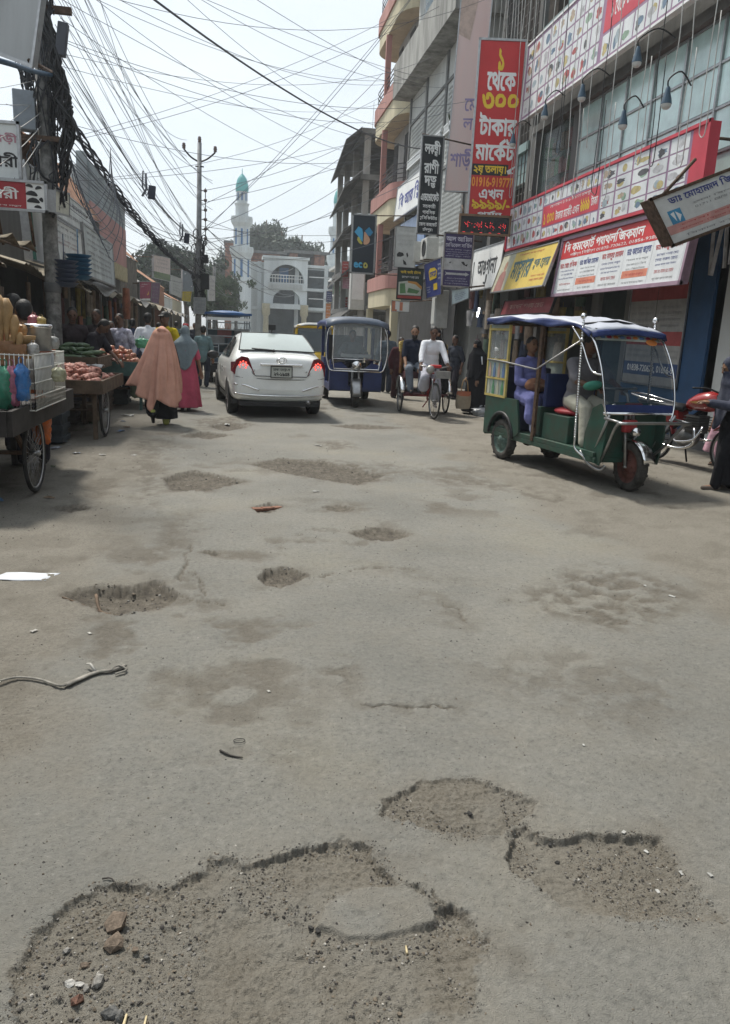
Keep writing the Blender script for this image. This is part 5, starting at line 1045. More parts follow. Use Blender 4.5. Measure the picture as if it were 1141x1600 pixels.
# ------------------------------------------------------------------ utility poles
def clutter(t, c, z0, z1, r, n, seed, rw=.016):
    mb = MB(); rr = random.Random(seed)
    for k in range(n):
        za, zb = sorted((rr.uniform(z0, z1), rr.uniform(z0, z1))); a = rr.uniform(0, 2*PI); d = rr.uniform(.6, 1)*r(za)
        pts = []
        for i in range(7):
            q = i/6; z = za + (zb-za)*q; rad_ = r(z)*rr.uniform(.55, 1.05); aa = a + .8*math.sin(q*3+k); pts.append((c[0] + rad_*math.cos(aa), c[1] + rad_*math.sin(aa), z))
        mb.tube(smoothpath(pts, 2), rr.uniform(.6, 1.5)*rw, 4)
    for k in range(n//5):
        z = rr.uniform(z0+.3, z1); a = rr.uniform(0, 2*PI); R_ = rr.uniform(.12, .26); cc = Vector((c[0]+r(z)*.8*math.cos(a), c[1]+r(z)*.8*math.sin(a), z)); ax = Vector((math.cos(a+1.3), math.sin(a+1.3), 0)); nn = [cc + ax*R_*math.cos(th) + Vector((0, 0, 1.25*R_*math.sin(th))) for th in np.linspace(0, 2*PI, 15)[:-1]]
        for q in range(3): mb.tube([p + Vector((rr.uniform(-.02, .02), rr.uniform(-.02, .02), rr.uniform(-.02, .02))) for p in nn], rw*.9, 4, closed=True)
    return mb.build('cable_bundle', mat('cable_black', (.03,.032,.038), .6, var=.2), t)
PX, PY_ = ony(84, 480, 14.7).x, 14.7
P1 = thing('utility_pole', 'big concrete utility pole smothered in cable bundles at the left', 'pole', (PX, PY_, 0))
mb = MB(); mb.lathe([(.135, 0), (.13, 2.0), (.11, 8.5), (0, 8.5)], 14, Matrix.Translation((PX, PY_, 0))); mb.build('shaft', mat('pole_conc', (.27,.265,.25), .9, var=.45, scale=7, bump=.3), P1)
clutter(P1, (PX-.04, PY_), 3.35, 7.9, lambda z: .22 + .13*math.sin((z-3)*1.9)**2 if z > 3.5 else .16, 95, 5, .012)
mb = MB(); rr = random.Random(15)
for k in range(26):
    z0 = rr.uniform(3.2, 4.9); pts = [(PX+.22+rr.uniform(-.1, .16) + .13*math.sin((z0+i*.25)*1.7), PY_-.2+rr.uniform(-.1, .1), z0+i*.28) for i in range(7)]; mb.tube(smoothpath(pts, 2), .022, 5)
mb.build('cable_sheath', BLACKM, P1)
mb = MB(); mb.bb((PX-.62, PY_-.2, 4.5), (PX+.42, PY_-.1, 4.58)); mb.bb((PX-.5, PY_-.05, 6.5), (PX+.5, PY_+.05, 6.6)); mb.build('cross_arm', RUST, P1)
mb = MB(); mb.box((PX-.27, PY_-.2, 4.93), (.34, .26, .6), (0, 0, .2)); mb.build('meter_box', mat('meter_grey', (.21,.24,.27), .6, var=.15), P1, bevel=.02)
mb = MB(); p = ony(97, 62, 14.5); mb.box((p.x, 14.5, p.z), (.16, .14, .5), (0, .15, 0)); mb.build('junction_box', mat('junction', (.05,.055,.07), .6, var=.1), P1, bevel=.015)
mb = MB(); mb.lathe([(.145, 2.05), (.15, 2.22), (.13, 2.22)], 14, Matrix.Translation((PX, PY_, 0))); mb.build('band', DCONC, P1)
q = ony(312, 223, 30.0); QX, QZ = q.x, q.z; Q0 = ony(309, 470, 30).x
P2 = thing('utility_pole', 'thin tall utility pole with insulators standing farther down the left side', 'pole', (QX, 30, 0))
mb = MB(); mb.tube([(Q0, 30, 0), (QX, 30, QZ)], [.13, .075], 10); mb.build('shaft', mat('pole_grey', (.26,.265,.27), .8, var=.3), P2)
mb = MB(); mb.tube(smoothpath([(QX, 30, QZ-.65), (QX+.3, 30, QZ-.5), (QX+.55, 30, QZ-.28)], 4), .03, 6); mb.tube(smoothpath([(QX, 30, QZ-.65), (QX-.3, 30, QZ-.5), (QX-.55, 30, QZ-.25)], 4), .03, 6); mb.tube([(QX-.15, 29.95, QZ-.8), (QX+.15, 29.95, QZ-.8)], .025, 6)
for k in range(6): mb.tube([(QX+.02, 30, QZ-1.6-k*.33), (QX+.2, 30, QZ-1.6-k*.33)], .015, 5)
mb.tube([(QX+.2, 30, QZ-1.5), (QX+.2, 30, QZ-3.4)], .018, 5); mb.build('cross_arm', BLACKM, P2)
mb = MB()
for (x, z) in ((QX-.55, QZ-.25), (QX+.55, QZ-.28), (QX, QZ+.0)): mb.lathe([(.02, 0), (.07, .03), (.05, .07), (.075, .11), (.05, .15), (.06, .19), (0, .22)], 10, Matrix.Translation((x, 30, z)))
for k in range(6): mb.lathe([(.02, 0), (.06, .02), (.06, .1), (0, .12)], 8, Matrix.Translation((QX+.2, 30, QZ-1.65-k*.33)))
mb.build('insulator', mat('porcelain', (.13,.09,.08), .3), P2)
clutter(P2, (Q0+.06, 30), 1.9, 4.9, lambda z: .18 + .10*math.sin(z*2.3)**2, 60, 9, .014)
mb = MB(); mb.box((Q0+.28, 29.9, 3.2), (.3, .3, .55)); mb.box((Q0+.3, 29.9, 4.0), (.18, .2, .3)); mb.build('junction_box', BLACKM, P2)
F = yface(29.7, (303, 465), (322, 465), (321, 490), (303, 490)); sign('pole_poster', 'grey poster board tied low on the far utility pole', F, mat('poster_dim', (.30,.32,.33), .7, var=.2), lambda F, L: scribble(F, L('lettering', GREYL), .1, .1, .9, .9, 4, 3), STEEL, .03, .02)
for (px, Y, lb) in ((335, 75, 'thin dark cable hung pole left of the mosque'), (369, 90, 'dark cable hung pole before the minaret')):
    p = ony(px, 480, Y); t = thing('utility_pole', lb, 'pole', (p.x, Y, 0)); mb = MB(); mb.tube([(p.x, Y, 0), (p.x, Y, 7)], [.2, .14], 8); mb.build('shaft', DCONC, t); clutter(t, (p.x, Y), 2.2, 6, lambda z: .25+.25*abs(math.sin(z*1.7)), 40, px, .04)
# ------------------------------------------------------------------ overhead cables
CBL = mat('cable_overhead', (.12,.13,.15), .6, var=.1); rr = random.Random(101)
def cable(a, b, sag, r=.014, lab='thin dark overhead cable running down the street between poles', grp='overhead street cables', n=18):
    a, b = Vector(a), Vector(b); pts = [a.lerp(b, i/n) - Vector((0, 0, sag*4*(i/n)*(1-i/n))) for i in range(n+1)]
    mb = MB(); mb.tube(pts, [.58*r*(1 + .03*max(0, p.y-12)) for p in pts], 4); return tag(mb.build('overhead_cable', CBL), lab, 'cable', grp)
for k in range(26):                                                         # from the big pole to the far pole
    cable((PX + rr.uniform(-.25, .45), PY_, rr.uniform(3.6, 7.6)), (QX + rr.uniform(-.1, .2), 30, rr.uniform(3.2, 5.0)), rr.uniform(.2, .9), rr.choice((.007, .009, .012)))
for k in range(9): cable((PX + rr.uniform(-.1, .4), PY_, rr.uniform(6.5, 9)), (QX + rr.choice((-.45, .45, 0, .2)), 30, QZ + rr.uniform(-2.5, .1)), rr.uniform(.3, 1.1), .009)
for k in range(12): cable((PX + rr.uniform(-.2, .6), PY_-.1, rr.uniform(4.0, 7.8)), (QX+rr.uniform(-.6, 1.6), 46+rr.uniform(-8, 20), rr.uniform(3.4, 6)), rr.uniform(.3, .9), .008)
for k in range(10): cable((PX + rr.uniform(.1, .5), PY_, rr.uniform(5.5, 9.5)), (rr.uniform(6.3, 6.9), rr.uniform(16, 44), rr.uniform(7, 13)), rr.uniform(.2, .9), .008, 'thin dark overhead cable crossing the street to the right hand buildings', 'overhead crossing cables')
for k in range(12): cable((QX + rr.uniform(-.1, .3), 30, QZ - rr.uniform(1.5, 4.0)), (rr.uniform(6.2, 6.9), rr.uniform(23, 50), rr.uniform(5.5, 14)), rr.uniform(.1, .7), .012, 'thin dark overhead cable crossing the street to the right hand buildings', 'overhead crossing cables')
for k in range(6): cable((PX-.2 - rr.random(), PY_+rr.uniform(-3, 1), rr.uniform(6.5, 10)), (rr.uniform(6.2, 6.8), rr.uniform(24, 34), rr.uniform(8, 17)), rr.uniform(.2, .8), .009, 'thin dark overhead cable crossing the street to the right hand buildings', 'overhead crossing cables')
for k in range(5): cable((rr.uniform(-7, -5), rr.uniform(14, 26), rr.uniform(5, 8)), (rr.uniform(6.3, 6.8), rr.uniform(26, 48), rr.uniform(8, 14)), rr.uniform(.3, 1.0), .01, 'thin dark overhead cable crossing the street to the right hand buildings', 'overhead crossing cables')
for k in range(5): cable((QX + .2, 30, QZ-rr.uniform(2.6, 4)), (rr.uniform(4, 7), rr.uniform(88, 100), rr.uniform(5, 9)), rr.uniform(.4, 1.2), .014, 'dark overhead cable running on from the far pole toward the mosque', 'overhead cables to the mosque')
for k in range(4): cable((PX-.1, PY_-.1, rr.uniform(3.8, 5.6)), (-5.2, rr.uniform(4.5, 9), rr.uniform(2.4, 5)), rr.uniform(.1, .5), .009, 'pale loose cable dropping from the big pole to the left photo edge', 'pale cables at the left edge').data.materials[0] = WIREG
for k in range(3): cable((PX+.0, PY_-.3, 4.5+.2*k), (-3.05-.1*k, 7.4, 1.9+.5*k), .25, .01, 'pale loose cable dropping from the big pole to the left photo edge', 'pale cables at the left edge').data.materials[0] = WIREG
a, b = ony(215, -20, 10), ony(660, 233, 24); cable(a, b, .35, .024, 'thick black cable crossing the sky from the top edge to the black hanging sign', 'thick crossing cable')
mb = MB(); rr = random.Random(3)                                            # the heavy twisted bundle from pole to pole
for k in range(7):
    a, b = Vector((PX+.2, PY_, 5.2)), Vector((QX, 30, 3.35)); pts = []
    for i in range(40): u = i/39; pts.append(a.lerp(b, u) + Vector((.06*math.sin(u*40+k*2.1), .0, .06*math.cos(u*36+k*1.7) - 1.15*4*u*(1-u)*.42)))
    mb.tube(pts, .018, 5)
tag(mb.build('cable_bundle', mat('cable_navy', (.018,.022,.035), .6, var=.1)), 'thick twisted bundle of cables sagging from the big pole to the far pole', 'cable')
for k, (px, py, Y, lb) in enumerate([(232, 292, 20, 'pair of dark splice boxes hanging on the cables against the sky'), (288, 366, 26, 'small dark splice box hanging on the cables above the tree')]):
    p = ony(px, py, Y); t = thing('splice_box', lb, 'box', p); mb = MB(); mb.box(p + Vector((.08, 0, -.12)), (.16, .12, .3), (0, .1, 0)); mb.build('case', mat('splice_navy', (.02,.025,.045), .6), t, bevel=.01); mb = MB(); mb.tube([p + Vector((-.12, 0, .35)), p + Vector((-.14, 0, .0)), p + Vector((-.04, 0, -.2)), p + Vector((.04, 0, 0))], .022, 5); mb.tube([p + Vector((-.06, 0, .3)), p + Vector((-.05, 0, -.05)), p + Vector((-.15, 0, -.22))], .03, 5); mb.build('cable_loop', CBL, t)
for k in range(7):
    z = 4.4 - k*.1; x0 = PX+.3; pts = [(x0+.02*k, PY_-.1, z+.4), (x0+.1+.1*k, PY_-.1, z-.5-.1*k), (x0+.4+.08*k, PY_-.05, z-.9), (x0+.68+.04*k, PY_, z-.5), (x0+.7, PY_+.4, z+.2)]
    wire('hanging_wire', smoothpath(pts, 5), .008, CBL, 'slack cable loop drooping from the big utility pole', 'wire', 'slack loops by the big pole')
# ------------------------------------------------------------------ vehicles (built in their own coordinates: +Y forward, +X to their right)
RX = lambda c: Matrix.Translation(c) @ Matrix.Rotation(PI/2, 4, 'Y')
def tyre_prof(r, w_): return [(r*.70, -w_*.42), (r*.80, -w_*.5), (r*.93, -w_*.5), (r*.985, -w_*.36), (r, -w_*.15), (r, w_*.15), (r*.985, w_*.36), (r*.93, w_*.5), (r*.80, w_*.5), (r*.70, w_*.42)]
def motor_wheel(t, c, r, w_, tm, rimc, rz=0.0, lug=True):
    M_ = RX((0, 0, 0)); mb = MB(); mb.lathe(tyre_prof(r, w_), 28, M_)
    if lug:
        for i in range(28):
            a = 2*PI*i/28; R = Matrix.Rotation(a, 3, 'X'); mb.box(R @ Vector((w_*.2*(1 if i % 2 else -1), 0, r*.995)), (w_*.5, r*.11, r*.05), R)
    o = part(mb, 'wheel', tm, t); o.location = c; o.rotation_euler = (0, 0, rz)
    mb = MB(); mb.lathe([(r*.72, -w_*.42), (r*.66, -w_*.3), (r*.52, -w_*.2), (r*.46, -w_*.36), (r*.2, -w_*.40), (r*.16, -w_*.55), (0, -w_*.55)], 20, M_); mb.lathe([(r*.72, w_*.42), (r*.66, w_*.3), (r*.52, w_*.2), (r*.46, w_*.36), (r*.2, w_*.40), (r*.16, w_*.55), (0, w_*.55)], 20, M_)
    for i in range(6):
        a = i*PI/3
        for s in (-1, 1): mb.ell((s*w_*.42, r*.32*math.cos(a), r*.32*math.sin(a)), r*.045, n=6)
    part(mb, 'rim', rimc, o); return o
def spoke_wheel(t, c, r, rz=0.0, name='wheel', tm=RUBBER):
    mb = MB(); mb.tube([(0, (r-.018)*math.cos(a), (r-.018)*math.sin(a)) for a in np.linspace(0, 2*PI, 41)[:-1]], .019, 8, closed=True); o = part(mb, name, tm, t); o.location = c; o.rotation_euler = (0, 0, rz)
    mb = MB(); mb.tube([(0, (r-.045)*math.cos(a), (r-.045)*math.sin(a)) for a in np.linspace(0, 2*PI, 41)[:-1]], .012, 6, closed=True); mb.tube([(-.05, 0, 0), (.05, 0, 0)], .024, 10); part(mb, 'rim', STEEL, o)
    mb = MB()
    for i in range(32):
        a = 2*PI*i/32; b = a + (.5 if i % 2 else -.5); s = .03 if i % 4 < 2 else -.03; mb.tube([(s, .02*math.cos(b), .02*math.sin(b)), (0, (r-.045)*math.cos(a), (r-.045)*math.sin(a))], .0022, 4)
    part(mb, 'spokes', STEEL, o); return o
def head(fx, fy): return math.atan2(-fx, fy)
GREENP = mat('green_paint', (.009,.058,.040), .5, var=.5, scale=5, spec=.4, col2=(.038,.046,.034)); YELP = mat('cream_yellow_paint', (.50,.40,.13), .55, var=.2, scale=6); TARPB = mat('tarp_blue', (.018,.035,.13), .6, var=.2, scale=5); TARPW = mat('tarp_silver', (.46,.49,.56), .5, var=.15, scale=3, bump=.3, bscale=6)
WSG = mat('tinted_windscreen', (.03,.055,.08), .06, var=0, alpha=.55, spec=.6); CLEARG = mat('clear_pane', (.5,.55,.55), .06, var=0, alpha=.22, spec=.6)
EB = thing('electric_rickshaw', 'green three wheeled electric rickshaw with blue tarpaulin roof and a woman passenger', 'electric rickshaw', (4.045, 9.88, 0), head(.35, -2.02)); EB.scale = (.88, 1, 1)
mb = MB(); mb.bb((-.5, -.62, .36), (.5, 1.95, .42)); mb.bb((.46, -.62, .30), (.5, 1.98, .359)); mb.bb((-.5, -.62, .30), (-.46, 1.98, .359)); mb.bb((-.5, 1.9, .30), (.5, 1.95, .359)); mb.bb((-.5, -.64, .28), (.5, -.60, .36))
part(mb, 'floor', GREENP, EB, bevel=.006)
mb = MB()
for s in (-1, 1):
    ar = [(-.15+.31*math.cos(a), .30+.31*math.sin(a)) for a in np.linspace(PI-.1, .1, 14)]; poly = [(-.64, .30), (-.64, .84), (.22, .84), (.30, .55), (.32, .42), (.25, .36)] + [(p_[0], max(.33, p_[1])) for p_ in ar[::-1]]
    mb.prism(poly, .03, Matrix(((0,0,1,s*.5-.015),(1,0,0,0),(0,1,0,0),(0,0,0,1))))
mb.bb((-.49, -.66, .30), (.49, -.63, .86)); part(mb, 'side_panel', GREENP, EB)
mb = MB()
for s in (-1, 1): mb.tube([(s*.52, -.15+.33*math.cos(a), .30+.33*math.sin(a)) for a in np.linspace(PI-.1, .05, 14)], .025, 6)
part(mb, 'wheel_arch', BLACKM, EB)
mb = MB(); mb.bb((-.42, -.3, .42), (.42, .2, .80)); mb.bb((-.42, -.42, .8), (.42, -.3, 1.25)); part(mb, 'passenger_bench', mat('bench_navy', (.03,.035,.07), .6, var=.2), EB, bevel=.03)
mb = MB(); mb.bb((-.42, .70, .80), (.42, .76, 1.22)); part(mb, 'seat_back', mat('seat_blue', (.010,.022,.09), .5, var=.2), EB, bevel=.02)
mb = MB(); mb.bb((-.44, .78, .42), (.44, 1.34, .74)); mb.bb((-.44, .62, .42), (.44, .70, .8)); part(mb, 'seat_box', GREENP, EB, bevel=.01)
mb = MB(); mb.ell((0, 1.06, .78), (.42, .33, .065), n=20); part(mb, 'driver_seat', mat('seat_red', (.42,.035,.045), .45, var=.15), EB)
mb = MB()
for s in (-1, 1): mb.bb((s*.49-.02, .62, .36), (s*.49+.02, .68, 1.8)); mb.bb((s*.47-.02, -.64, .84), (s*.47+.02, -.60, 1.82))
mb.each('post', RUST, EB, False); mb = MB(); mb.tube([(.47, .66, 1.80), (-.47, .66, 1.80)], .02, 6); mb.tube([(.47, -.6, 1.82), (-.47, -.6, 1.82)], .02, 6); mb.each('cross_bar', RUST, EB, False)
for s in (1, -1):
    mb = MB(); x = s*.505
    for (z, dz) in ((.845, .03), (1.08, .025), (1.33, .025), (1.74, .03)): mb.bb((x-.018, -.68, z-dz/2), (x+.018, -.10, z+dz/2))
    for y in (-.66, -.12): mb.bb((x-.016, y-.018, .84), (x+.016, y+.018, 1.80))
    fr = part(mb, 'window_frame', YELP, EB)
    mb = MB(); mb.bb((x-.004, -.64, 1.35), (x+.004, -.14, 1.72)); part(mb, 'pane', CLEARG, fr)
    mb = MB(); mb.bb((x-.006, -.64, .86), (x+.006, -.14, 1.065)); mb.bb((x-.006, -.64, 1.095), (x+.006, -.14, 1.315)); mb.bb((x-.006, -.64, 1.755), (x+.006, -.14, 1.80)); part(mb, 'painted_panel', mat('deco_pale', (.34,.40,.36), .5, var=.2), fr)
    mb = MB()
    for q in range(4):
        y = -.58 + q*.125
        for z0, mi in ((1.1, 0), (.865, 1)): mb.prism([(y-.03, z0), (y+.03, z0), (y+.034, z0+.10), (y+.012, z0+.15), (y+.012, z0+.19), (y-.012, z0+.19), (y-.012, z0+.15), (y-.034, z0+.10)], .006, Matrix(((0,0,1,x+(.007 if s > 0 else -.013)),(1,0,0,0),(0,1,0,0),(0,0,0,1))), mi if q % 2 else mi+2)
    part(mb, 'bottle_pictures', [mat('bp0', (.12,.2,.36), .5), mat('bp1', (.10,.26,.14), .5), mat('bp2', (.5,.34,.25), .5), mat('bp3', (.45,.46,.36), .5)], fr)
# roof tarpaulin
mb = MB(); rows = []
for i in range(23):
    u = i/22; y = -.66 + u*2.42; hz = 1.93 - .05*max(0, u-.5) - .13*max(0, u-.72)/.28 + .015*math.sin(u*9)
    rows.append([(-.565+1.13*j/12, y + .02*math.sin(j), hz - .045*abs(-1+j/6)**2 - .012*math.sin(u*19)*(j % 3 == 0)) for j in range(13)])
mb.surf(rows); part(mb, 'roof_tarpaulin', TARPW, EB, solid=.012)
mb = MB()
for s in (0, 12):
    rw = []
    for k in range(4): rw.append([(r_[s][0] + (.006*k*(1 if s else -1)) + .012*math.sin(i*1.1+k), r_[s][1], r_[s][2]+.004 - (.021*k)*(1 + .55*math.sin(i*.6+s))) for i, r_ in enumerate(rows)])
    mb.surf(rw)
rw = [[(p_[0], p_[1] + .012*k + .01*math.sin(j*1.3), p_[2]+.004 - .022*k) for j, p_ in enumerate(rows[-1])] for k in range(4)]; mb.surf(rw)
rw = [[(p_[0], p_[1] - .008*k, p_[2]+.004 - .03*k) for j, p_ in enumerate(rows[0])] for k in range(4)]; mb.surf(rw)
part(mb, 'tarpaulin_edge', TARPB, EB, solid=.01)
mb = MB()
for x in (-.45, 0, .45): mb.tube([(x, -.6, 1.84), (x, .8, 1.86), (x, 1.7, 1.76)], .016, 6)
for y in (-.6, .1, .8, 1.5): mb.tube([(-.5, y, 1.82), (0, y, 1.87), (.5, y, 1.82)], .014, 6)
part(mb, 'roof_frame', BLACKM, EB)
mb = MB()
for s in (1, -1):
    mb.tube(smoothpath([(s*.53, 1.60, 1.76), (s*.54, 1.80, 1.62), (s*.545, 1.97, 1.36), (s*.54, 2.06, 1.10), (s*.53, 2.09, .95), (s*.50, 2.11, .84), (s*.44, 2.14, .80)], 5), .012, 8)
    mb.tube(smoothpath([(s*.55, 1.34, 1.80), (s*.565, 1.58, 1.62), (s*.57, 1.75, 1.40), (s*.565, 1.86, 1.30), (s*.55, 2.0, 1.28)], 5), .011, 8)
mb.tube([(.53, 2.09, .87), (-.53, 2.09, .87)], .018, 6); part(mb, 'windscreen_frame', CHROME, EB)
mb = MB(); rows = [[(x, y, z) for x in np.linspace(-.52, .52, 9)] for (y, z) in ((1.66, 1.74), (1.80, 1.60), (1.93, 1.40), (2.02, 1.18), (2.07, .98), (2.09, .89))]; mb.surf(rows); ws = part(mb, 'windscreen', WSG, EB)
mb = MB(); rr = random.Random(2)
rows = [[(x, y+.008, z) for x in np.linspace(-.50, .50, 12)] for (y, z) in ((1.69, 1.715), (1.76, 1.65))]; mb.surf(rows, 0)
for k in range(9): x = -.42+k*.1; mb.add([(x + .04*math.cos(a), 1.735+.012*math.sin(a)*-1, 1.687+.02*math.sin(a)) for a in np.linspace(0, 6.28, 9)[:-1]], [tuple(range(8))], 1 + k % 3)
mb.add([(-.34 + .09*math.cos(a), 1.782 - .028*math.sin(a), 1.645+.035*math.sin(a)) for a in np.linspace(0, 6.28, 13)[:-1]], [tuple(range(12))], 1)
part(mb, 'sticker_band', [mat('stk_pale', (.42,.46,.40), .5), mat('stk_org', (.6,.2,.05), .5), mat('stk_red', (.4,.05,.1), .5), mat('stk_blue', (.1,.2,.4), .5)], ws)
mb = MB(); rows = [[(x, y+.005, z) for x in (-.52, .52)] for (y, z) in ((2.07, .965), (2.095, .86))]; mb.surf(rows); part(mb, 'blue_strip', TARPB, ws)
mb = MB(); mb.prism([(-.44, .36), (-.44, .82), (-.32, .98), (.32, .98), (.44, .82), (.44, .36)], .025, Matrix(((1,0,0,0),(0,0,-1,1.93),(0,1,0,0),(0,0,0,1))))
for s in (1, -1): mb.prism([(1.70, .33), (2.02, .28), (2.08, .60), (2.06, .84), (1.93, .96), (1.80, .90), (1.70, .60)], .02, Matrix(((0,0,1,s*.45-.01),(1,0,0,0),(0,1,0,0),(0,0,0,1))))
part(mb, 'front_cowl', GREENP, EB)
mb = MB(); mb.bb((-.12, 1.98, .86), (.14, 2.02, .98)); mb.bb((.0, 2.03, .66), (.2, 2.1, .8)); part(mb, 'meter_box', mat('box_red', (.30,.03,.03), .5), EB, bevel=.02)
mb = MB()
for x in (-.26, .30): mb.lathe([(0, .03), (.038, .026), (.045, .0), (.035, -.04), (0, -.05)], 14, Matrix.Translation((x, 1.99, .93)) @ Matrix.Rotation(-PI/2, 4, 'X'))
mb.lathe([(0, .05), (.045, .04), (.055, .0), (.04, -.05), (0, -.06)], 14, Matrix.Translation((.12, 2.2, .68)) @ Matrix.Rotation(-PI/2, 4, 'X')); mb.each('headlight', CHROME, EB, False)
mb = MB(); mb.tube(smoothpath([(.36, 1.92, .30), (.44, 2.12, .52), (.50, 2.30, .76), (.44, 2.42, .80), (-.44, 2.42, .80), (-.50, 2.30, .76), (-.44, 2.12, .52), (-.36, 1.92, .30)], 4), .018, 6)
mb.tube([(.5, 2.16, .86), (.43, 1.85, .36)], .016, 6); mb.tube([(-.5, 2.16, .86), (-.43, 1.85, .36)], .016, 6); mb.tube([(.52, 2.1, .82), (.5, 2.4, .8)], .014, 6); mb.tube([(-.52, 2.1, .82), (-.5, 2.4, .8)], .014, 6)
mb.tube(smoothpath([(.50, 1.70, .40), (.48, 1.84, .28), (.40, 1.98, .22), (.36, 2.02, .28)], 4), .018, 6); part(mb, 'bumper', STEEL, EB)
for s in (1, -1):
    mb = MB(); mb.tube(smoothpath([(s*.56, 1.57, 1.86), (s*.56, 1.60, 1.2), (s*.555, 1.64, .55), (s*.55, 1.66, .42), (s*.50, 1.78, .34)], 5), .013, 8)
    for i in range(46): z = .55 + i*.0285; y = 1.57 + (1.86-z)*.06; mb.lathe([(.013, -.008), (.019, -.004), (.019, .004), (.013, .008)], 8, Matrix.Translation((s*.56, y, z)))
    mb.ell((s*.56, 1.565, 1.90), .037, n=12); part(mb, 'ornament_pole', CHROME, EB)
mb = MB(); mb.tube([(.52, -.66, 1.33), (.53, -.1, 1.31), (.54, .65, 1.26), (.56, 1.58, 1.64)], .011, 6); mb.ell((.56, 1.585, 1.64), .03, n=8); part(mb, 'side_rail', STEEL, EB)
mb = MB(); mb.tube([(.075, 2.06, .27), (.075, 1.98, .62), (.05, 1.93, .85)], .024, 8); mb.tube([(-.075, 2.06, .27), (-.075, 1.98, .62), (-.05, 1.93, .85)], .024, 8); mb.tube([(-.1, 2.06, .27), (.1, 2.06, .27)], .018, 8); mb.tube([(.0, 1.95, .8), (0, 1.86, 1.05), (0, 1.8, 1.1)], .02, 8); mb.tube(smoothpath([(-.3, 1.62, 1.12), (-.2, 1.75, 1.12), (.2, 1.75, 1.12), (.3, 1.62, 1.12)], 4), .014, 6); part(mb, 'fork', STEEL, EB)
mb = MB(); rows = [[(x*1.0, 2.06+.32*math.cos(a), .29+.31*math.sin(a) - .02*abs(x)/.08) for x in (-.085, -.05, 0, .05, .085)] for a in np.linspace(.25, 2.5, 12)]; mb.surf(rows); part(mb, 'mudguard', CHROME, EB, solid=.006)
motor_wheel(EB, (0, 2.06, .275), .275, .125, DUSTRUB, mat('rim_red', (.13,.05,.04), .7, var=.4, scale=12), rz=-.10)
for s in (1, -1): motor_wheel(EB, (s*.44, -.15, .27), .27, .13, DUSTRUB, mat('rim_green', (.10,.16,.14), .7, var=.4, scale=12))
mb = MB(); mb.tube([(-.44, -.15, .27), (.44, -.15, .27)], .035, 8); mb.ell((0, -.15, .27), (.1, .12, .1)); part(mb, 'axle', RUST, EB)
# blue electric rickshaw coming on
BLUEP = mat('navy_paint', (.014,.028,.12), .4, var=.25, scale=4)
BE = thing('electric_rickshaw', 'dark blue electric rickshaw facing the camera beside the white car', 'electric rickshaw', (2.62, 18.65, 0), head(-.03, -1)); BE.scale = (1.12, 1.12, 1.06)
mb = MB(); mb.bb((-.5, -.6, .32), (.5, 1.7, .42)); 
for s in (1, -1):
    mb.prism([(-.62, .32), (-.62, .95), (.2, .95), (.3, .45), (1.55, .45), (1.6, .95), (1.72, .95), (1.78, .6), (1.74, .32)], .03, Matrix(((0,0,1,s*.5-.015),(1,0,0,0),(0,1,0,0),(0,0,0,1))))
    mb.bb((s*.48-.03, -.6, .95), (s*.48+.03, -.52, 1.72)); mb.bb((s*.48-.03, .5, .45), (s*.48+.03, .58, 1.72))
mb.prism([(-.5, .36), (-.5, .86), (-.30, .92), (-.16, .80), (-.14, .40), (.14, .40), (.16, .80), (.30, .92), (.5, .86), (.5, .36)], .03, Matrix(((1,0,0,0),(0,0,-1,1.78),(0,1,0,0),(0,0,0,1)))); part(mb, 'body', BLUEP, BE)
mb = MB(); rows = [[(-.60+1.2*j/8, y, z - .09*abs(-1+j/4)**3) for j in range(9)] for (y, z) in ((-.75, 1.72), (-.7, 1.80), (.3, 1.84), (1.4, 1.83), (1.75, 1.80), (1.86, 1.70))]; mb.surf(rows); part(mb, 'roof', mat('roof_blue', (.10,.13,.18), .5, var=.25, scale=3), BE, solid=.02)
mb = MB()
for s in (0, 8): mb.surf([[(r_[s][0]*1.01, r_[s][1], r_[s][2]-.06*k - .01*math.sin(i*2)*k) for i, r_ in enumerate(rows)] for k in range(3)])
part(mb, 'roof_skirt', BLUEP, BE, solid=.01)
mb = MB(); pts = [(-.44, 1.80, .78), (-.47, 1.79, 1.0), (-.46, 1.76, 1.70), (.46, 1.76, 1.70), (.47, 1.79, 1.0), (.44, 1.80, .78)]; mb.tube(pts, .017, 8, closed=True); mb.tube([(-.47, 1.8, .98), (.47, 1.8, .98)], .012, 6)
for s in (1, -1): mb.tube(smoothpath([(s*.5, 1.76, 1.68), (s*.58, 1.78, 1.5), (s*.60, 1.80, 1.1), (s*.54, 1.82, .8), (s*.46, 1.86, .74)], 4), .015, 6)
mb.tube([(-.46, 1.86, .74), (.46, 1.86, .74)], .017, 6); part(mb, 'windscreen_frame', CHROME, BE)
mb = MB(); mb.quad((-.45, 1.775, 1.0), (.45, 1.775, 1.0), (.45, 1.755, 1.68), (-.45, 1.755, 1.68)); part(mb, 'windscreen', mat('pale_windscreen', (.35,.40,.42), .1, var=0, alpha=.38, spec=.7), BE)
mb = MB(); mb.bb((-.44, 1.72, 1.62), (.44, 1.735, 1.68)); mb.bb((-.3, 1.66, 1.02), (.3, 1.70, 1.08)); part(mb, 'sticker_band', mat('band_grey', (.30,.32,.32), .6), BE)
mb = MB(); mb.bb((-.42, -.45, .42), (.42, .2, .85)); mb.bb((-.42, .75, .42), (.42, 1.15, .78)); mb.bb((-.42, -.55, .85), (.42, -.45, 1.45)); part(mb, 'bench', mat('bench_dark', (.03,.03,.035), .6), BE, bevel=.02)
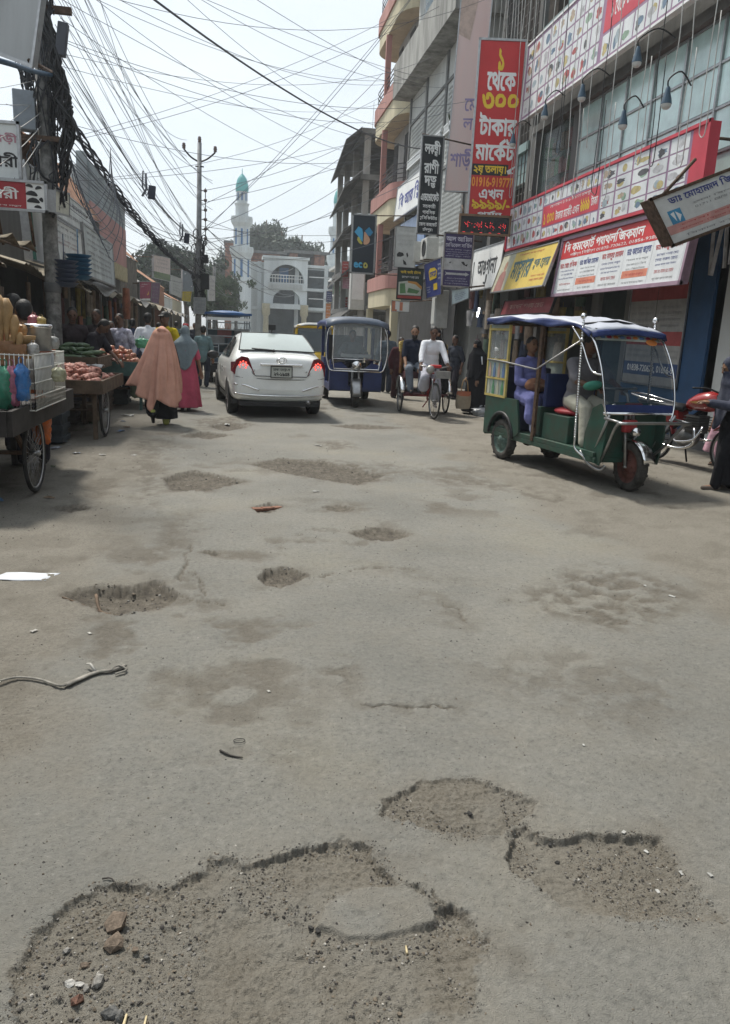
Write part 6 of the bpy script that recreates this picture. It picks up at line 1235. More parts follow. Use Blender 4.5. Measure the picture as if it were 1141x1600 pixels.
mb = MB(); mb.lathe([(0, .06), (.09, .05), (.1, 0), (.06, -.08), (0, -.1)], 16, Matrix.Translation((0, 1.86, .86)) @ Matrix.Rotation(-PI/2, 4, 'X')); part(mb, 'headlight', CHROME, BE)
mb = MB(); rows = [[(x, 1.78+.3*math.cos(a), .27+.32*math.sin(a)) for x in (-.09, -.05, 0, .05, .09)] for a in np.linspace(-.1, 2.3, 10)]; mb.surf(rows); part(mb, 'mudguard', STEEL, BE, solid=.006)
mb = MB(); mb.tube([(.08, 1.78, .27), (.06, 1.72, .85)], .022, 6); mb.tube([(-.08, 1.78, .27), (-.06, 1.72, .85)], .022, 6); mb.tube([(-.28, 1.6, 1.08), (0, 1.68, 1.02), (.28, 1.6, 1.08)], .014, 6); part(mb, 'fork', STEEL, BE)
motor_wheel(BE, (0, 1.78, .26), .26, .12, DUSTRUB, mat('rim_grey', (.12,.12,.12), .7, var=.3), lug=False)
for s in (1, -1): motor_wheel(BE, (s*.44, -.1, .26), .26, .13, DUSTRUB, _M['rim_grey'], lug=False)
mb = MB()
for k in range(7): mb.tube([(.4+.01*k, -.6+k*.05, .36), (.42+.01*k, -.58+k*.05, .16)], .006, 4)
part(mb, 'hanging_straps', BLACKM, BE)
# ------------------------------------------------------------------ white car
WCAR = mat('car_white', (.82,.84,.82), .28, var=.06, scale=2, coat=.6, spec=.5); PLAST = mat('car_black', (.02,.02,.022), .5, var=.1); CGL = mat('car_glass', (.44,.50,.49), .07, var=.1, scale=.8, spec=.8); CGD = mat('car_side_glass', (.04,.05,.052), .06, var=.1, spec=.7)  # car_glass base colour holds the bright sky reflected in the rear window
CA = thing('car', 'white saloon car seen from behind with lit red tail lamps', 'car', (.68, 14.93, 0), head(-.1, .995)); CA.scale = (1.04, 1, 1.02)
ST = [(-.985,.50,.52,.80,.90,.46,.40), (-.965,.66,.44,.86,1.00,.60,.54), (-.93,.75,.36,.90,1.06,.68,.62), (-.86,.80,.30,.93,1.10,.74,.68), (-.70,.83,.27,.95,1.12,.79,.72), (-.48,.845,.26,.96,1.135,.81,.735), (-.30,.848,.25,.97,1.22,.80,.69), (.0,.85,.25,.97,1.36,.795,.635), (.3,.85,.25,.97,1.455,.79,.595), (.7,.85,.25,.965,1.485,.785,.58), (1.3,.85,.25,.96,1.485,.785,.58), (1.75,.85,.25,.955,1.43,.785,.58), (2.15,.848,.25,.95,1.24,.785,.62), (2.55,.84,.25,.94,1.03,.77,.66), (3.1,.81,.25,.88,.95,.72,.6), (3.45,.72,.27,.76,.84,.62,.5), (3.62,.5,.32,.62,.68,.42,.35)]
def half(s):
    y, w_, zb, ze, zr, g0, g1 = s; return [(0, zb), (w_*.7, zb), (w_*.93, zb+.04), (w_*.985, zb+.14), (w_, (zb+ze)*.5+.02), (w_*.992, ze-.12), (w_*.97, ze-.02), (g0+(w_*.97-g0)*.35, ze+.025), (g0, ze+.05 if zr > ze+.12 else ze+.04), (g0*.5+g1*.5, (ze+zr)*.5+.015), (g1, zr-.045), (g1*.86, zr-.01), (g1*.5, zr+.012), (0, zr+.018)]
mb = MB(); rows = []
for s in ST:
    h_ = half(s); rows.append([(x, s[0], z) for x, z in h_] + [(-x, s[0], z) for x, z in h_[-2:0:-1]])
mb.surf(rows, 0, True, True); mb.add(rows[0], [tuple(range(len(rows[0])-1, -1, -1))], 0, True); mb.add(rows[-1], [tuple(range(len(rows[-1])))]); part(mb, 'body', WCAR, CA, sub=1)
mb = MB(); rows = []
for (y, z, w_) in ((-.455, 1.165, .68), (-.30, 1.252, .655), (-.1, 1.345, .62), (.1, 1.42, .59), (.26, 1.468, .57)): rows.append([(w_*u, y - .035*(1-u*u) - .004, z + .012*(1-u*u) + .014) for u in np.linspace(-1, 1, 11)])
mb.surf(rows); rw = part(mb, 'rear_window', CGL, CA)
mb = MB(); mb.tube([rows[0][j] for j in range(11)] + [r_[-1] for r_ in rows[1:]] + rows[-1][::-1] + [r_[0] for r_ in rows[::-1][1:]], .011, 5); part(mb, 'window_seal', PLAST, rw)
for s in (1, -1):
    for (y0, y1) in ((.18, .95), (1.0, 1.95)):
        mb = MB(); za = 1.35 if y0 < .5 else 1.42; zb_ = 1.42 if y0 < .5 else 1.28
        mb.quad((s*.802, y0, 1.03), (s*.802, y1, 1.02), (s*.64, y1-(.0 if y0 < .5 else .22), zb_+.0), (s*.645, y0+.2 if y0 < .5 else y0, za+.03)); part(mb, 'side_window', CGD, CA)
mb = MB()
for s in (1, -1): mb.add([(s*.86, .9, .72), (s*.862, 1.1, .72), (s*.862, 1.1, .75), (s*.86, .9, .75)], [(0, 1, 2, 3)]); mb.box((s*.865, .75, .82), (.02, .16, .03)); mb.box((s*.865, 1.7, .82), (.02, .16, .03))
mb.each('door_handle', CHROME, CA, False)
TL = mat('lamp_red', (.17,.012,.02), .12, var=.15, scale=8, coat=.8); LIT = mat('lamp_lit', (1,.10,.07), .4, var=0, emit=1.1)
for s in (1, -1):
    mb = MB(); out = [(.46, .78), (.57, 1.07), (.68, 1.085), (.765, 1.02), (.80, .92), (.80, .77)]; cv = lambda x: -.995 + .145*((max(x, .35)-.35)/.45)**2.2
    N = len(out); mb.add([(s*x, cv(x)-.004, z) for x, z in out] + [(s*x, cv(x)+.12, z) for x, z in out], [tuple(range(N)) if s > 0 else tuple(range(N-1, -1, -1))] + [(i, (i+1) % N, N+(i+1) % N, N+i) for i in range(N)]); mb.add([(s*.80, cv(.8)-.004, .9), (s*.80, cv(.8)-.004, .78), (s*.845, -.70, .82), (s*.842, -.66, .97), (s*.775, cv(.775)-.004, .99)], [(0, 1, 2, 3, 4)])
    o = part(mb, 'tail_lamp', TL, CA); mb = MB()
    for k in range(9):
        a = 2*PI*k/8; r_ = .062 if k < 8 else 0; x = .655 + r_*math.cos(a); z = .935 + r_*math.sin(a); mb.ell((s*x, cv(x)-.008, z), (.016, .01, .016), n=8)
    part(mb, 'lit_diodes', LIT, o)
mb = MB(); yb = -1.005; mb.box((0, yb, .955), (.74, .03, .04)); part(mb, 'chrome_bar', CHROME, CA, bevel=.012)
mb = MB(); mb.tube([(.085*math.cos(a), yb-.004, 1.035+.05*math.sin(a)) for a in np.linspace(0, 6.28, 21)[:-1]], .009, 6, closed=True); mb.tube([(.045*math.cos(a), yb-.006, 1.035+.05*math.sin(a)*.95) for a in np.linspace(0, 6.28, 21)[:-1]], .008, 6, closed=True); mb.tube([(.08*math.cos(a), yb-.006, 1.05+.022*math.sin(a)) for a in np.linspace(0, 6.28, 21)[:-1]], .008, 6, closed=True); part(mb, 'emblem', CHROME, CA)
mb = MB(); mb.box((-.0, yb-.005, .835), (.36, .02, .19)); pl = part(mb, 'number_plate', mat('plate_white', (.5,.52,.47), .5, var=.1), CA)
F = Face((-.16, yb-.016, .92), (.16, yb-.016, .92), (.16, yb-.016, .75), (-.16, yb-.016, .75)); mb = MB(); F.text(mb, 'ঢাকা েমে{টট}া-গ', .04, .08, .96, .44, 30, 1, .003); F.text(mb, '২৭-১৯৫৪', .06, .54, .94, .92, 30, 2, .003); part(mb, 'lettering', BLACKP, pl)
mb = MB(); mb.box((0, yb-.012, .932), (.38, .03, .014)); mb.box((0, yb-.012, .738), (.38, .03, .012)); mb.box((-.184, yb-.012, .835), (.012, .03, .2)); mb.box((.184, yb-.012, .835), (.012, .03, .2)); part(mb, 'plate_frame', PLAST, pl)
mb = MB(); F = Face((.42, -.985, .86), (.60, -.93, .86), (.60, -.93, .83), (.42, -.985, .83)); F.text(mb, 'ALLION', 0, 0, 1, 1, 24, 1, .012); F = Face((-.56, -.955, .865), (-.42, -.985, .865), (-.42, -.985, .83), (-.56, -.955, .83)); F.text(mb, 'A15', 0, 0, .8, 1, 24, 1, .012); part(mb, 'badge', STEEL, CA)
mb = MB(); mb.tube([(-.55, -.905, 1.02), (-.50, -.99, .80), (-.44, -1.0, .755), (.44, -1.0, .755), (.50, -.99, .80), (.55, -.905, 1.02)], .006, 5); mb.tube(smoothpath([(-.78, -.90, .735), (-.6, -.965, .715), (0, -1.0, .70), (.6, -.965, .715), (.78, -.90, .735)], 5), .005, 5); part(mb, 'boot_gap', PLAST, CA)
mb = MB(); mb.tube(smoothpath([(-.80, -.86, .44), (-.55, -.975, .42), (0, -1.01, .41), (.55, -.975, .42), (.80, -.86, .44)], 5), .016, 6)
for s in (1, -1): mb.tube(smoothpath([(s*.80, -.87, .60), (s*.62, -.96, .585), (s*.46, -.985, .535), (s*.38, -.99, .51)], 5), .018, 6)
part(mb, 'bumper_trim', CHROME, CA)
mb = MB(); mb.bb((-.70, -.90, .22), (.70, -.5, .30)); mb.bb((-.8, -.5, .22), (.8, 3.2, .3)); part(mb, 'underbody', PLAST, CA)
mb = MB(); mb.tube([(-.1, -.55, 1.185), (-.28, -.50, 1.20), (-.46, -.475, 1.215)], [.022, .018, .01], 8); mb.ell((-.08, -.56, 1.185), (.03, .03, .03)); part(mb, 'wiper', PLAST, CA)
mb = MB(); mb.tube([(.0, .32, 1.47), (0, .28, 1.56)], .012, 6); mb.box((0, .28, 1.60), (.13, .06, .10)); part(mb, 'roof_antenna', PLAST, CA, bevel=.01)
for s in (1, -1): mb = MB(); mb.ell((s*.98, 1.85, 1.0), (.12, .06, .085), n=14); mb.bar((s*.85, 1.9, .96), (s*.95, 1.87, .98), .04); part(mb, 'wing_mirror', PLAST, CA)
for s in (1, -1):
    for y in (0, 2.68): motor_wheel(CA, (s*.755, y, .30), .305, .19, RUBBER, STEEL, lug=False)
mb = MB(); mb.tube([(.5, -.98, .30), (.5, -.6, .30)], .035, 10); part(mb, 'exhaust', STEEL, CA)
mb = MB()
for s in (1, -1):
    for y in (0, 2.68): mb.prism([(y+.36*math.cos(a), .30+.36*math.sin(a)) for a in np.linspace(0, PI, 14)], .008, Matrix(((0,0,1,s*.853-(.004)),(1,0,0,0),(0,1,0,0),(0,0,0,1))))
part(mb, 'wheel_arch', PLAST, CA)
# ------------------------------------------------------------------ yellow auto rickshaw, small goods van
YA = thing('auto_rickshaw', 'yellow auto rickshaw half hidden behind the blue electric rickshaw', 'auto rickshaw', (2.35, 24.5, 0), head(-.05, -1)); YC = mat('auto_yellow', (.62,.40,.02), .45, var=.15)
mb = MB(); mb.prism([(-.55, .3), (-.55, .95), (.5, .95), (.6, .4), (1.1, .4), (1.25, 1.0), (1.55, .95), (1.75, .5), (1.6, .3)], 1.2, Matrix(((0,0,1,-.6),(1,0,0,0),(0,1,0,0),(0,0,0,1))))
for s in (1, -1): mb.bar((s*.57, 1.3, .95), (s*.55, 1.05, 1.72), .07); mb.bar((s*.57, .45, .95), (s*.55, .45, 1.72), .06)
mb.bar((-.55, 1.05, 1.72), (.55, 1.05, 1.72), .09); part(mb, 'body', YC, YA, bevel=.03)
mb = MB(); rows = [[(-.62+1.24*j/8, y, z-.12*abs(-1+j/4)**3) for j in range(9)] for (y, z) in ((-.6, 1.45), (-.55, 1.7), (0, 1.82), (.7, 1.84), (1.12, 1.78))]; mb.surf(rows); part(mb, 'hood', mat('hood_grey', (.35,.37,.38), .6, var=.2), YA, solid=.02)
mb = MB(); mb.quad((-.52, 1.29, 1.0), (.52, 1.29, 1.0), (.5, 1.07, 1.68), (-.5, 1.07, 1.68)); part(mb, 'windscreen', mat('auto_glass', (.15,.18,.2), .08, var=0, alpha=.6), YA)
mb = MB(); mb.bb((-.5, -.5, .95), (.5, .3, 1.6)); part(mb, 'cabin_shade_block', DARKIN, YA)  # solid near-black block, its colour standing in for the cabin's shade
motor_wheel(YA, (0, 1.4, .23), .23, .11, RUBBER, STEEL, lug=False)
for s in (1, -1): motor_wheel(YA, (s*.5, -.1, .23), .23, .11, RUBBER, STEEL, lug=False)
VN = thing('goods_van', 'small battery van with a blue roof edge and open lattice rack ahead of the car', 'van', (-.28, 23.0, 0), head(-.05, 1))
mb = MB(); mb.bb((-.62, -.2, .50), (.62, 2.3, .58)); mb.bb((-.62, -.24, .3), (.62, -.2, .5)); part(mb, 'bed', BLACKM, VN)
mb = MB()
for s in (1, -1):
    for y in (-.18, 1.0, 2.2): mb.tube([(s*.6, y, .55), (s*.6, y, 1.98)], .018, 6)
    for z in (.8, 1.05, 1.3, 1.55): mb.tube([(s*.6, -.18, z), (s*.6, 2.2, z)], .013, 6)
for z in (.85, 1.12, 1.34, 1.52, 1.72): mb.tube([(-.6, -.2, z), (.6, -.2, z)], .016, 6)
for k in range(12): x = -.55+k*.1; mb.tube([(x, -.2, 1.52), (x+.05, -.2, 1.72), (x+.1, -.2, 1.52)], .008, 4)
for x in (-.5, -.28): mb.tube([(x, -.24, .5), (x, -.24, 1.1)], .016, 6)
for k in range(4): mb.tube([(-.5, -.24, .58+k*.15), (-.28, -.24, .58+k*.15)], .014, 6)
part(mb, 'rack', mat('rack_grey', (.35,.38,.4), .5, .5, var=.15), VN)
mb = MB(); mb.bb((-.66, -.28, 1.94), (.66, 2.3, 2.0)); mb.ell((0, 1, 1.98), (.6, 1.2, .1), n=16); part(mb, 'roof', mat('van_blue', (.03,.10,.26), .5, var=.2), VN)
mb = MB(); mb.bb((-.62, -.27, 1.78), (.62, -.24, 1.86)); part(mb, 'white_strip', WHITEP, VN)
mb = MB()
for k, (x, z, c) in enumerate([(-.35, .72, 0), (.1, .75, 1), (.4, .72, 0), (-.3, 1.2, 2), (.2, 1.2, 0), (.42, 1.42, 2), (-.1, 1.42, 1)]): mb.box((x, .4+.2*(k % 3), z), (.4, .5, .26), None, c)
part(mb, 'load', [mat('load_blue', (.10,.16,.22), .7), mat('load_red', (.22,.08,.08), .7), mat('load_grey', (.25,.26,.27), .7)], VN)
mb = MB(); mb.bb((-.6, 2.3, .4), (.6, 2.9, 1.5)); part(mb, 'cab', mat('van_cab', (.06,.1,.13), .5), VN)
for s in (1, -1): motor_wheel(VN, (s*.5, .1, .27), .27, .13, RUBBER, STEEL, lug=False)
motor_wheel(VN, (0, 2.6, .27), .27, .13, RUBBER, STEEL, lug=False)
# ------------------------------------------------------------------ cycle rickshaw
CR = thing('cycle_rickshaw', 'three wheeled cycle rickshaw with two passengers on its bench', 'cycle rickshaw', (3.93, 15.95, 0), head(-.08, -1.28))
spoke_wheel(CR, (0, 1.30, .36), .36, .12); spoke_wheel(CR, (.50, 0, .36), .36); spoke_wheel(CR, (-.50, 0, .36), .36)
RF = mat('rickshaw_red', (.26,.03,.03), .45, var=.25, scale=8)
mb = MB(); mb.tube([(0, 1.22, .82), (0, .72, .50), (0, .2, .40), (0, 0, .36)], .02, 8); mb.tube([(0, 1.20, .90), (0, .62, .86), (0, .60, .42)], .018, 8); mb.tube([(0, .60, .9), (0, .50, .32)], .018, 8); mb.tube([(-.5, 0, .36), (.5, 0, .36)], .022, 8)
for s in (1, -1): mb.tube([(0, .6, .4), (s*.38, 0, .40), (s*.40, -.5, .46)], .018, 6); mb.tube([(s*.4, 0, .42), (s*.42, -.05, .78)], .018, 6)
mb.tube([(0, .5, .29), (.09, .52, .16)], .012, 6); mb.tube([(0, .5, .29), (-.09, .48, .42)], .012, 6); part(mb, 'frame', RF, CR)
mb = MB(); mb.tube([(0, 1.20, .98), (0, 1.24, .78)], .022, 8)
for s in (1, -1): mb.tube(smoothpath([(s*.05, 1.24, .78), (s*.055, 1.28, .55), (s*.055, 1.30, .36)], 4), .014, 6)
mb.tube(smoothpath([(-.30, 1.02, 1.02), (-.24, 1.16, 1.03), (0, 1.22, .99), (.24, 1.16, 1.03), (.30, 1.02, 1.02)], 5), .013, 8); part(mb, 'fork', STEEL, CR)
mb = MB(); mb.ell((.12, 1.28, .97), (.085, .07, .085), n=12); part(mb, 'headlamp', mat('lamp_dull', (.4,.4,.38), .4, .3), CR)
mb = MB(); mb.box((.0, 1.2, 1.03), (.22, .12, .06), (0, 0, .1)); part(mb, 'cloth_bundle', REDS, CR, bevel=.02); mb = MB(); mb.box((-.12, 1.34, .88), (.28, .18, .14)); part(mb, 'front_basket', STEEL, CR)
mb = MB(); mb.ell((0, .60, .93), (.11, .15, .04), n=12); part(mb, 'saddle', BLACKM, CR)
for s in (1, -1):
    mb = MB(); mb.surf([[(s*.5+x, .40*math.cos(a), .36+.40*math.sin(a)) for x in (-.05, 0, .05)] for a in np.linspace(.2, 2.9, 14)]); part(mb, 'mudguard', CHROME, CR, solid=.006)
mb = MB(); mb.bb((-.44, -.38, .72), (.44, .12, .86)); mb.bb((-.46, .1, .40), (.46, .42, .44)); part(mb, 'bench', mat('bench_red', (.10,.03,.035), .6, var=.3), CR, bevel=.03)
mb = MB(); mb.surf([[( .5*math.cos(a)*1.0, -.20 - .26*math.sin(a), z) for a in np.linspace(0, PI, 13)] for z in (.80, 1.0, 1.22, 1.30)]); part(mb, 'backrest', mat('back_dec', (.30,.20,.06), .5, var=.5, scale=12, col2=(.2,.03,.03)), CR, solid=.05)
mb = MB()
for k in range(5): mb.tube([(.52*math.cos(a), -.26 - .28*math.sin(a) - .03*k, 1.28+.035*k+.08*math.sin(a)) for a in np.linspace(-.25, PI+.25, 15)], .02, 6)
part(mb, 'folded_hood', mat('hood_gold', (.45,.33,.08), .5, var=.4, scale=14), CR)
mb = MB(); mb.bb((-.48, -.55, .42), (.48, .1, .50)); part(mb, 'deck', mat('deck_dark', (.06,.035,.03), .7), CR)
# ------------------------------------------------------------------ motorcycle
MC = thing('motorcycle', 'red motorcycle parked on its side stand behind the green electric rickshaw', 'motorcycle', (6.03, 10.16, 0), head(.28, -.96)); MRED = mat('bike_red', (.30,.02,.02), .25, var=.15, coat=.6, scale=5)
spoke_wheel(MC, (0, 0, .31), .31); spoke_wheel(MC, (0, 1.27, .31), .31)
mb = MB(); rows = []
for (y, w_, h_, z) in ((.48, .03, .04, .83), (.54, .09, .08, .86), (.68, .14, .12, .90), (.86, .155, .14, .92), (.98, .13, .12, .92), (1.04, .05, .05, .92)): rows.append([(w_*math.cos(a), y, z + h_*math.sin(a)) for a in np.linspace(0, 2*PI, 17)[:-1]])
mb.surf(rows, 0, True, True); tk = part(mb, 'fuel_tank', MRED, MC)
mb = MB()
for s in (1, -1): mb.add([(s*.158, .62, .90), (s*.165, .80, .93), (s*.150, .97, .98), (s*.160, .80, .88)], [(0, 1, 2, 3)])
part(mb, 'stripe', mat('bike_gold', (.45,.25,.08), .4), tk)
mb = MB(); rows = [[(w_*u, y, z - .05*abs(u)**3) for u in np.linspace(-1, 1, 9)] for (y, w_, z) in ((-.34, .08, .86), (-.25, .12, .86), (0, .14, .84), (.25, .13, .82), (.5, .10, .82))]; mb.surf(rows); part(mb, 'seat', mat('seat_black', (.02,.02,.022), .45), MC, solid=.07)
mb = MB(); mb.prism([(-.30, .66), (-.36, .78), (.0, .78), (.42, .78), (.46, .60), (.2, .58)], .2, Matrix(((0,0,1,-.1),(1,0,0,0),(0,1,0,0),(0,0,0,1)))); mb.ell((0, -.36, .74), (.06, .05, .05)); part(mb, 'side_cover', MRED, MC, bevel=.03)
mb = MB(); mb.ell((0, .55, .40), (.13, .2, .15), n=14); mb.bb((-.1, .58, .48), (.1, .8, .72))
for k in range(6): mb.bb((-.13, .56, .52+k*.035), (.13, .82, .53+k*.035))
part(mb, 'engine', mat('engine_grey', (.16,.16,.16), .4, .8, var=.2), MC)
mb = MB(); mb.tube(smoothpath([(.14, .78, .55), (.17, .80, .34), (.17, .55, .25), (.18, .2, .28)], 4), .022, 8); mb.tube([(.18, .25, .27), (.2, -.38, .38)], [.042, .05], 12); mb.ell((.2, -.38, .38), (.05, .03, .05)); part(mb, 'exhaust', CHROME, MC)
mb = MB(); mb.tube([(.0, 1.0, .98), (0, .5, .62), (0, .0, .31)], .022, 8)
for s in (1, -1): mb.tube([(s*.07, 1.27, .31), (s*.07, 1.02, 1.02)], .022, 8); mb.tube([(s*.10, 0, .31), (s*.11, -.06, .72)], .022, 8); mb.tube([(s*.08, .02, .31), (s*.08, .5, .36)], .016, 6)
mb.tube(smoothpath([(-.36, .84, 1.10), (-.2, .96, 1.10), (0, 1.02, 1.04), (.2, .96, 1.10), (.36, .84, 1.10)], 5), .012, 6); mb.tube([(-.1, .45, .28), (-.26, .38, .02)], .014, 6); part(mb, 'frame', BLACKM, MC)
mb = MB(); mb.tube(smoothpath([(-.10, .2, .84), (-.15, -.2, .88), (-.10, -.48, .92), (.10, -.48, .92), (.15, -.2, .88), (.10, .2, .84)], 5), .013, 6); mb.tube(smoothpath([(.2, .5, .4), (.27, .62, .36), (.28, .9, .42), (.22, .98, .6)], 4), .014, 6); mb.tube(smoothpath([(-.2, .5, .4), (-.27, .62, .36), (-.28, .9, .42), (-.22, .98, .6)], 4), .014, 6); part(mb, 'grab_rail', CHROME, MC)
for y, a0, a1 in ((0, .3, 2.7), (1.27, .5, 2.4)): mb = MB(); mb.surf([[(x, y+.35*math.cos(a), .31+.35*math.sin(a)) for x in (-.06, 0, .06)] for a in np.linspace(a0, a1, 12)]); part(mb, 'mudguard', MRED, MC, solid=.006)
mb = MB(); mb.lathe([(0, .1), (.08, .08), (.09, 0), (.05, -.08), (0, -.1)], 14, Matrix.Translation((0, 1.14, .98)) @ Matrix.Rotation(-PI/2, 4, 'X')); part(mb, 'headlight', CHROME, MC)
# ------------------------------------------------------------------ handcarts on the left
def cart(name, label, loc, rz, L_, W_, z, wheel_y, r=.36, box=.14, m=WOOD, group=None, legs=True):
    t = thing(name, label, 'handcart', loc, rz, group); mb = MB()
    for k in range(6): mb.bb((-W_/2+W_*k/6+.004, -L_/2, z-.03), (-W_/2+W_*(k+1)/6-.004, L_/2, z))
    part(mb, 'deck', m, t)
    mb = MB()
    for s in (1, -1): mb.bb((s*W_/2-.02, -L_/2, z-box), (s*W_/2+.02, L_/2, z+.05)); mb.bb((-W_/2+.02, s*L_/2-.02, z-box), (W_/2-.02, s*L_/2+.02, z+.05)); mb.bar((s*W_*.36, -L_/2+.05, z-box*.9), (s*W_*.36, L_/2-.05, z-box*.9), .05, .07)
    part(mb, 'side_board', m, t)
    for s in (1, -1): spoke_wheel(t, (s*(W_/2-.04), wheel_y, r), r)
    mb = MB(); mb.tube([(-W_/2+.02, wheel_y, r), (W_/2-.02, wheel_y, r)], .02, 8)
    for s in (1, -1): mb.bar((s*W_*.36, wheel_y-.2, z-box), (s*W_*.4, wheel_y, r), .035); mb.bar((s*W_*.36, wheel_y+.2, z-box), (s*W_*.4, wheel_y, r), .035)
    part(mb, 'axle', RUST, t)
    for lx, ly in ((0, L_/2-.15), (W_*.4, -L_/2+.1), (-W_*.4, -L_/2+.1))[:3 if legs else 1]: mb = MB(); mb.bar((lx, ly, z-box), (lx, ly, 0), .055); part(mb, 'leg', m, t)
    return t
SCT = cart('snack_cart', 'snack cart with wire baskets and wooden mortars at the left photo edge', (-2.43, 7.75, 0), .0, 2.4, 1.2, .80, -.33, .37, .16, mat('cart_dark', (.035,.03,.028), .8, var=.3), None, False)
CT2 = cart('fruit_cart', 'handcart loaded with pink roots in front of the big pole', (-2.38, 11.75, 0), .0, 1.9, 1.12, .76, -.5, .37, .13)
CT3 = cart('fruit_cart', 'handcart heaped with green cucumbers right behind the pink roots', (-2.70, 13.72, 0), .0, 1.4, .9, .97, -.35)
CT4 = cart('fruit_cart', 'teal handcart heaped with pomegranates beside the veiled woman', (-2.35, 15.6, 0), .1, 1.9, 1.2, .84, -.4, .36, .2, mat('cart_teal', (.05,.11,.10), .7, var=.35))
# snack cart contents
def at(t, p): return t.matrix_basis @ Vector(p)
BAM = mat('bamboo', (.40,.25,.11), .6, var=.25, scale=9); BAMD = mat('bamboo_dark', (.26,.13,.06), .65, var=.25, scale=9)
def sc_(px, py, Y): return ony(px, py, Y)
wb = thing('wire_basket', 'big square wire basket on the right corner of the snack cart', 'basket', (-2.2, 7.6, .8)); mb = MB(); X0, X1, Y0, Y1 = -2.50, -1.76, 7.1, 8.3
for z in (.80, .92, 1.04, 1.16, 1.28): mb.tube([(X0, Y0, z), (X1, Y0, z), (X1, Y1, z), (X0, Y1, z)], .0075, 4, closed=True)
for i in range(20): x = X0+(X1-X0)*i/19; mb.tube([(x, Y0, .80), (x, Y0, 1.29)], .0042, 4)
for i in range(26): y = Y0+(Y1-Y0)*i/25; mb.tube([(X1, y, .80), (X1, y, 1.29)], .0042, 4); mb.tube([(X0, y, .82), (X0, y, 1.29)], .0028, 4)
mb.build('wires', mat('galvanised', (.62,.62,.58), .5, .2, var=.1), wb); mb = MB(); mb.bb((X0, Y0, .825), (X1, Y1, .835)); mb.build('base_sheet', BLACKM, wb)
def mortar(p, r, h, lab, m=BAM):
    mb = MB(); mb.lathe([(0, 0), (r*.8, 0), (r*.86, h*.3), (r*.95, h*.7), (r, h), (r*.86, h), (r*.7, h*.3), (0, h*.25)], 18, Matrix.Translation(p)); o = mb.build('wooden_mortar', m); return tag(o, lab, 'mortar', 'wooden mortars on the snack cart')
for k, (px, py, Y, r, h) in enumerate([(6, 582, 7.35, .11, .28), (24, 584, 7.3, .105, .26), (36, 560, 7.5, .09, .14)]): mortar(sc_(px, py, Y), r, h, ['reddish wooden mortar at the very edge of the photo', 'reddish wooden mortar standing next to the wire basket', 'small pale wooden bowl under the flat bowl by the pot'][k], BAMD if k < 2 else BAM)
p = sc_(36, 538, 7.5); mb = MB(); mb.lathe([(0, 0), (.09, 0), (.11, .05), (.115, .08), (.10, .08), (.085, .02), (0, .02)], 18, Matrix.Translation(p)); tag(mb.build('wooden_bowl', BAM), 'flat pale wooden bowl stacked beside the steel pot', 'bowl')
for k, (px, py, tx, L_, w_) in enumerate([(4, 560, -2, .55, .075), (12, 556, 1, .50, .06), (20, 560, 4, .38, .045), (26, 565, 5, .26, .035), (9, 566, 8, .24, .03)]):
    a = sc_(px, py, 7.33); b = a + Vector((tx*.008, .03, L_)); mb = MB(); mb.tube([a, a.lerp(b, .35), a.lerp(b, .6), a.lerp(b, .85), b], [w_*.35, w_*.3, w_*.7, w_*.95, w_*.35], 10); tag(mb.build('wooden_ladle', BAM), 'pale wooden ladle standing upright in the mortars', 'ladle', 'wooden ladles on the snack cart')
p = sc_(60, 548, 7.8); t = thing('steel_pot', 'round steel pot with shiny lid on the snack cart', 'pot', p); mb = MB(); mb.lathe([(0, 0), (.12, 0), (.125, .2), (.13, .22)], 22, Matrix.Translation(p)); mb.build('body', STEEL, t); mb = MB(); mb.lathe([(.135, .215), (.14, .235), (.128, .25), (.1, .235), (0, .23)], 22, Matrix.Translation(p)); mb.build('lid', CHROME, t)
mb = MB(); mb.lathe([(0, .0), (.135, 0), (.135, .34), (0, .34)], 22, Matrix.Translation((p.x, p.y, p.z-.36))); tag(mb.build('plastic_jar', mat('jar_plastic', (.45,.47,.47), .2, var=.2, scale=8, alpha=.75)), 'cloudy plastic jar carrying the steel pot', 'jar')
PLB = lambda k, c: mat(k, c, .25, var=.3, scale=12, alpha=.85, bump=.6, bscale=18)
def bag(name, p, s, m, lab, grp=None, seed=0, cat='bag'):
    rr = random.Random(seed+len(lab)); mb = MB(); rows = []; k0 = rr.uniform(0, 60)
    for i in range(15):
        u = i/14; w_ = (.30 + .5*min(1, u*5) + .25*math.sin(PI*u)) * (1 if u < .93 else .75); ring = []
        for a in np.linspace(0, 2*PI, 23)[:-1]:
            q = Vector((math.cos(a)*2.2, math.sin(a)*2.2, u*4+k0)); n_ = mnoise.noise(q*1.3)*.34 + mnoise.noise(q*3.1)*.2; r_ = w_*(1 + n_*(.5 + .5*u)) * (1 + (.25*math.sin(5*a+seed) if u < .25 else 0))
            ring.append((p[0] + s[0]*r_*math.cos(a), p[1] + s[1]*r_*math.sin(a), p[2] + s[2]*(1 - 2*u) + s[2]*.10*mnoise.noise(q*1.7+Vector((9, 0, 0)))))
        rows.append(ring)
    mb.surf(rows, 0, True, True); mb.add(rows[-1], [tuple(range(21, -1, -1))])
    for q in (-1, 1): mb.tube(smoothpath([(p[0]+q*s[0]*.25, p[1], p[2]+s[2]*.9), (p[0]+q*s[0]*.32, p[1]+.01, p[2]+s[2]*1.2), (p[0]+q*s[0]*.1, p[1]+.01, p[2]+s[2]*1.32)], 3), s[0]*.07, 5)
    return tag(mb.build(name, m), lab, cat, grp)
bag('plastic_bag', sc_(6, 605, 7.0), (.10, .1, .18), PLB('pb_green', (.05,.26,.16)), 'green plastic bag hanging at the front of the snack cart')
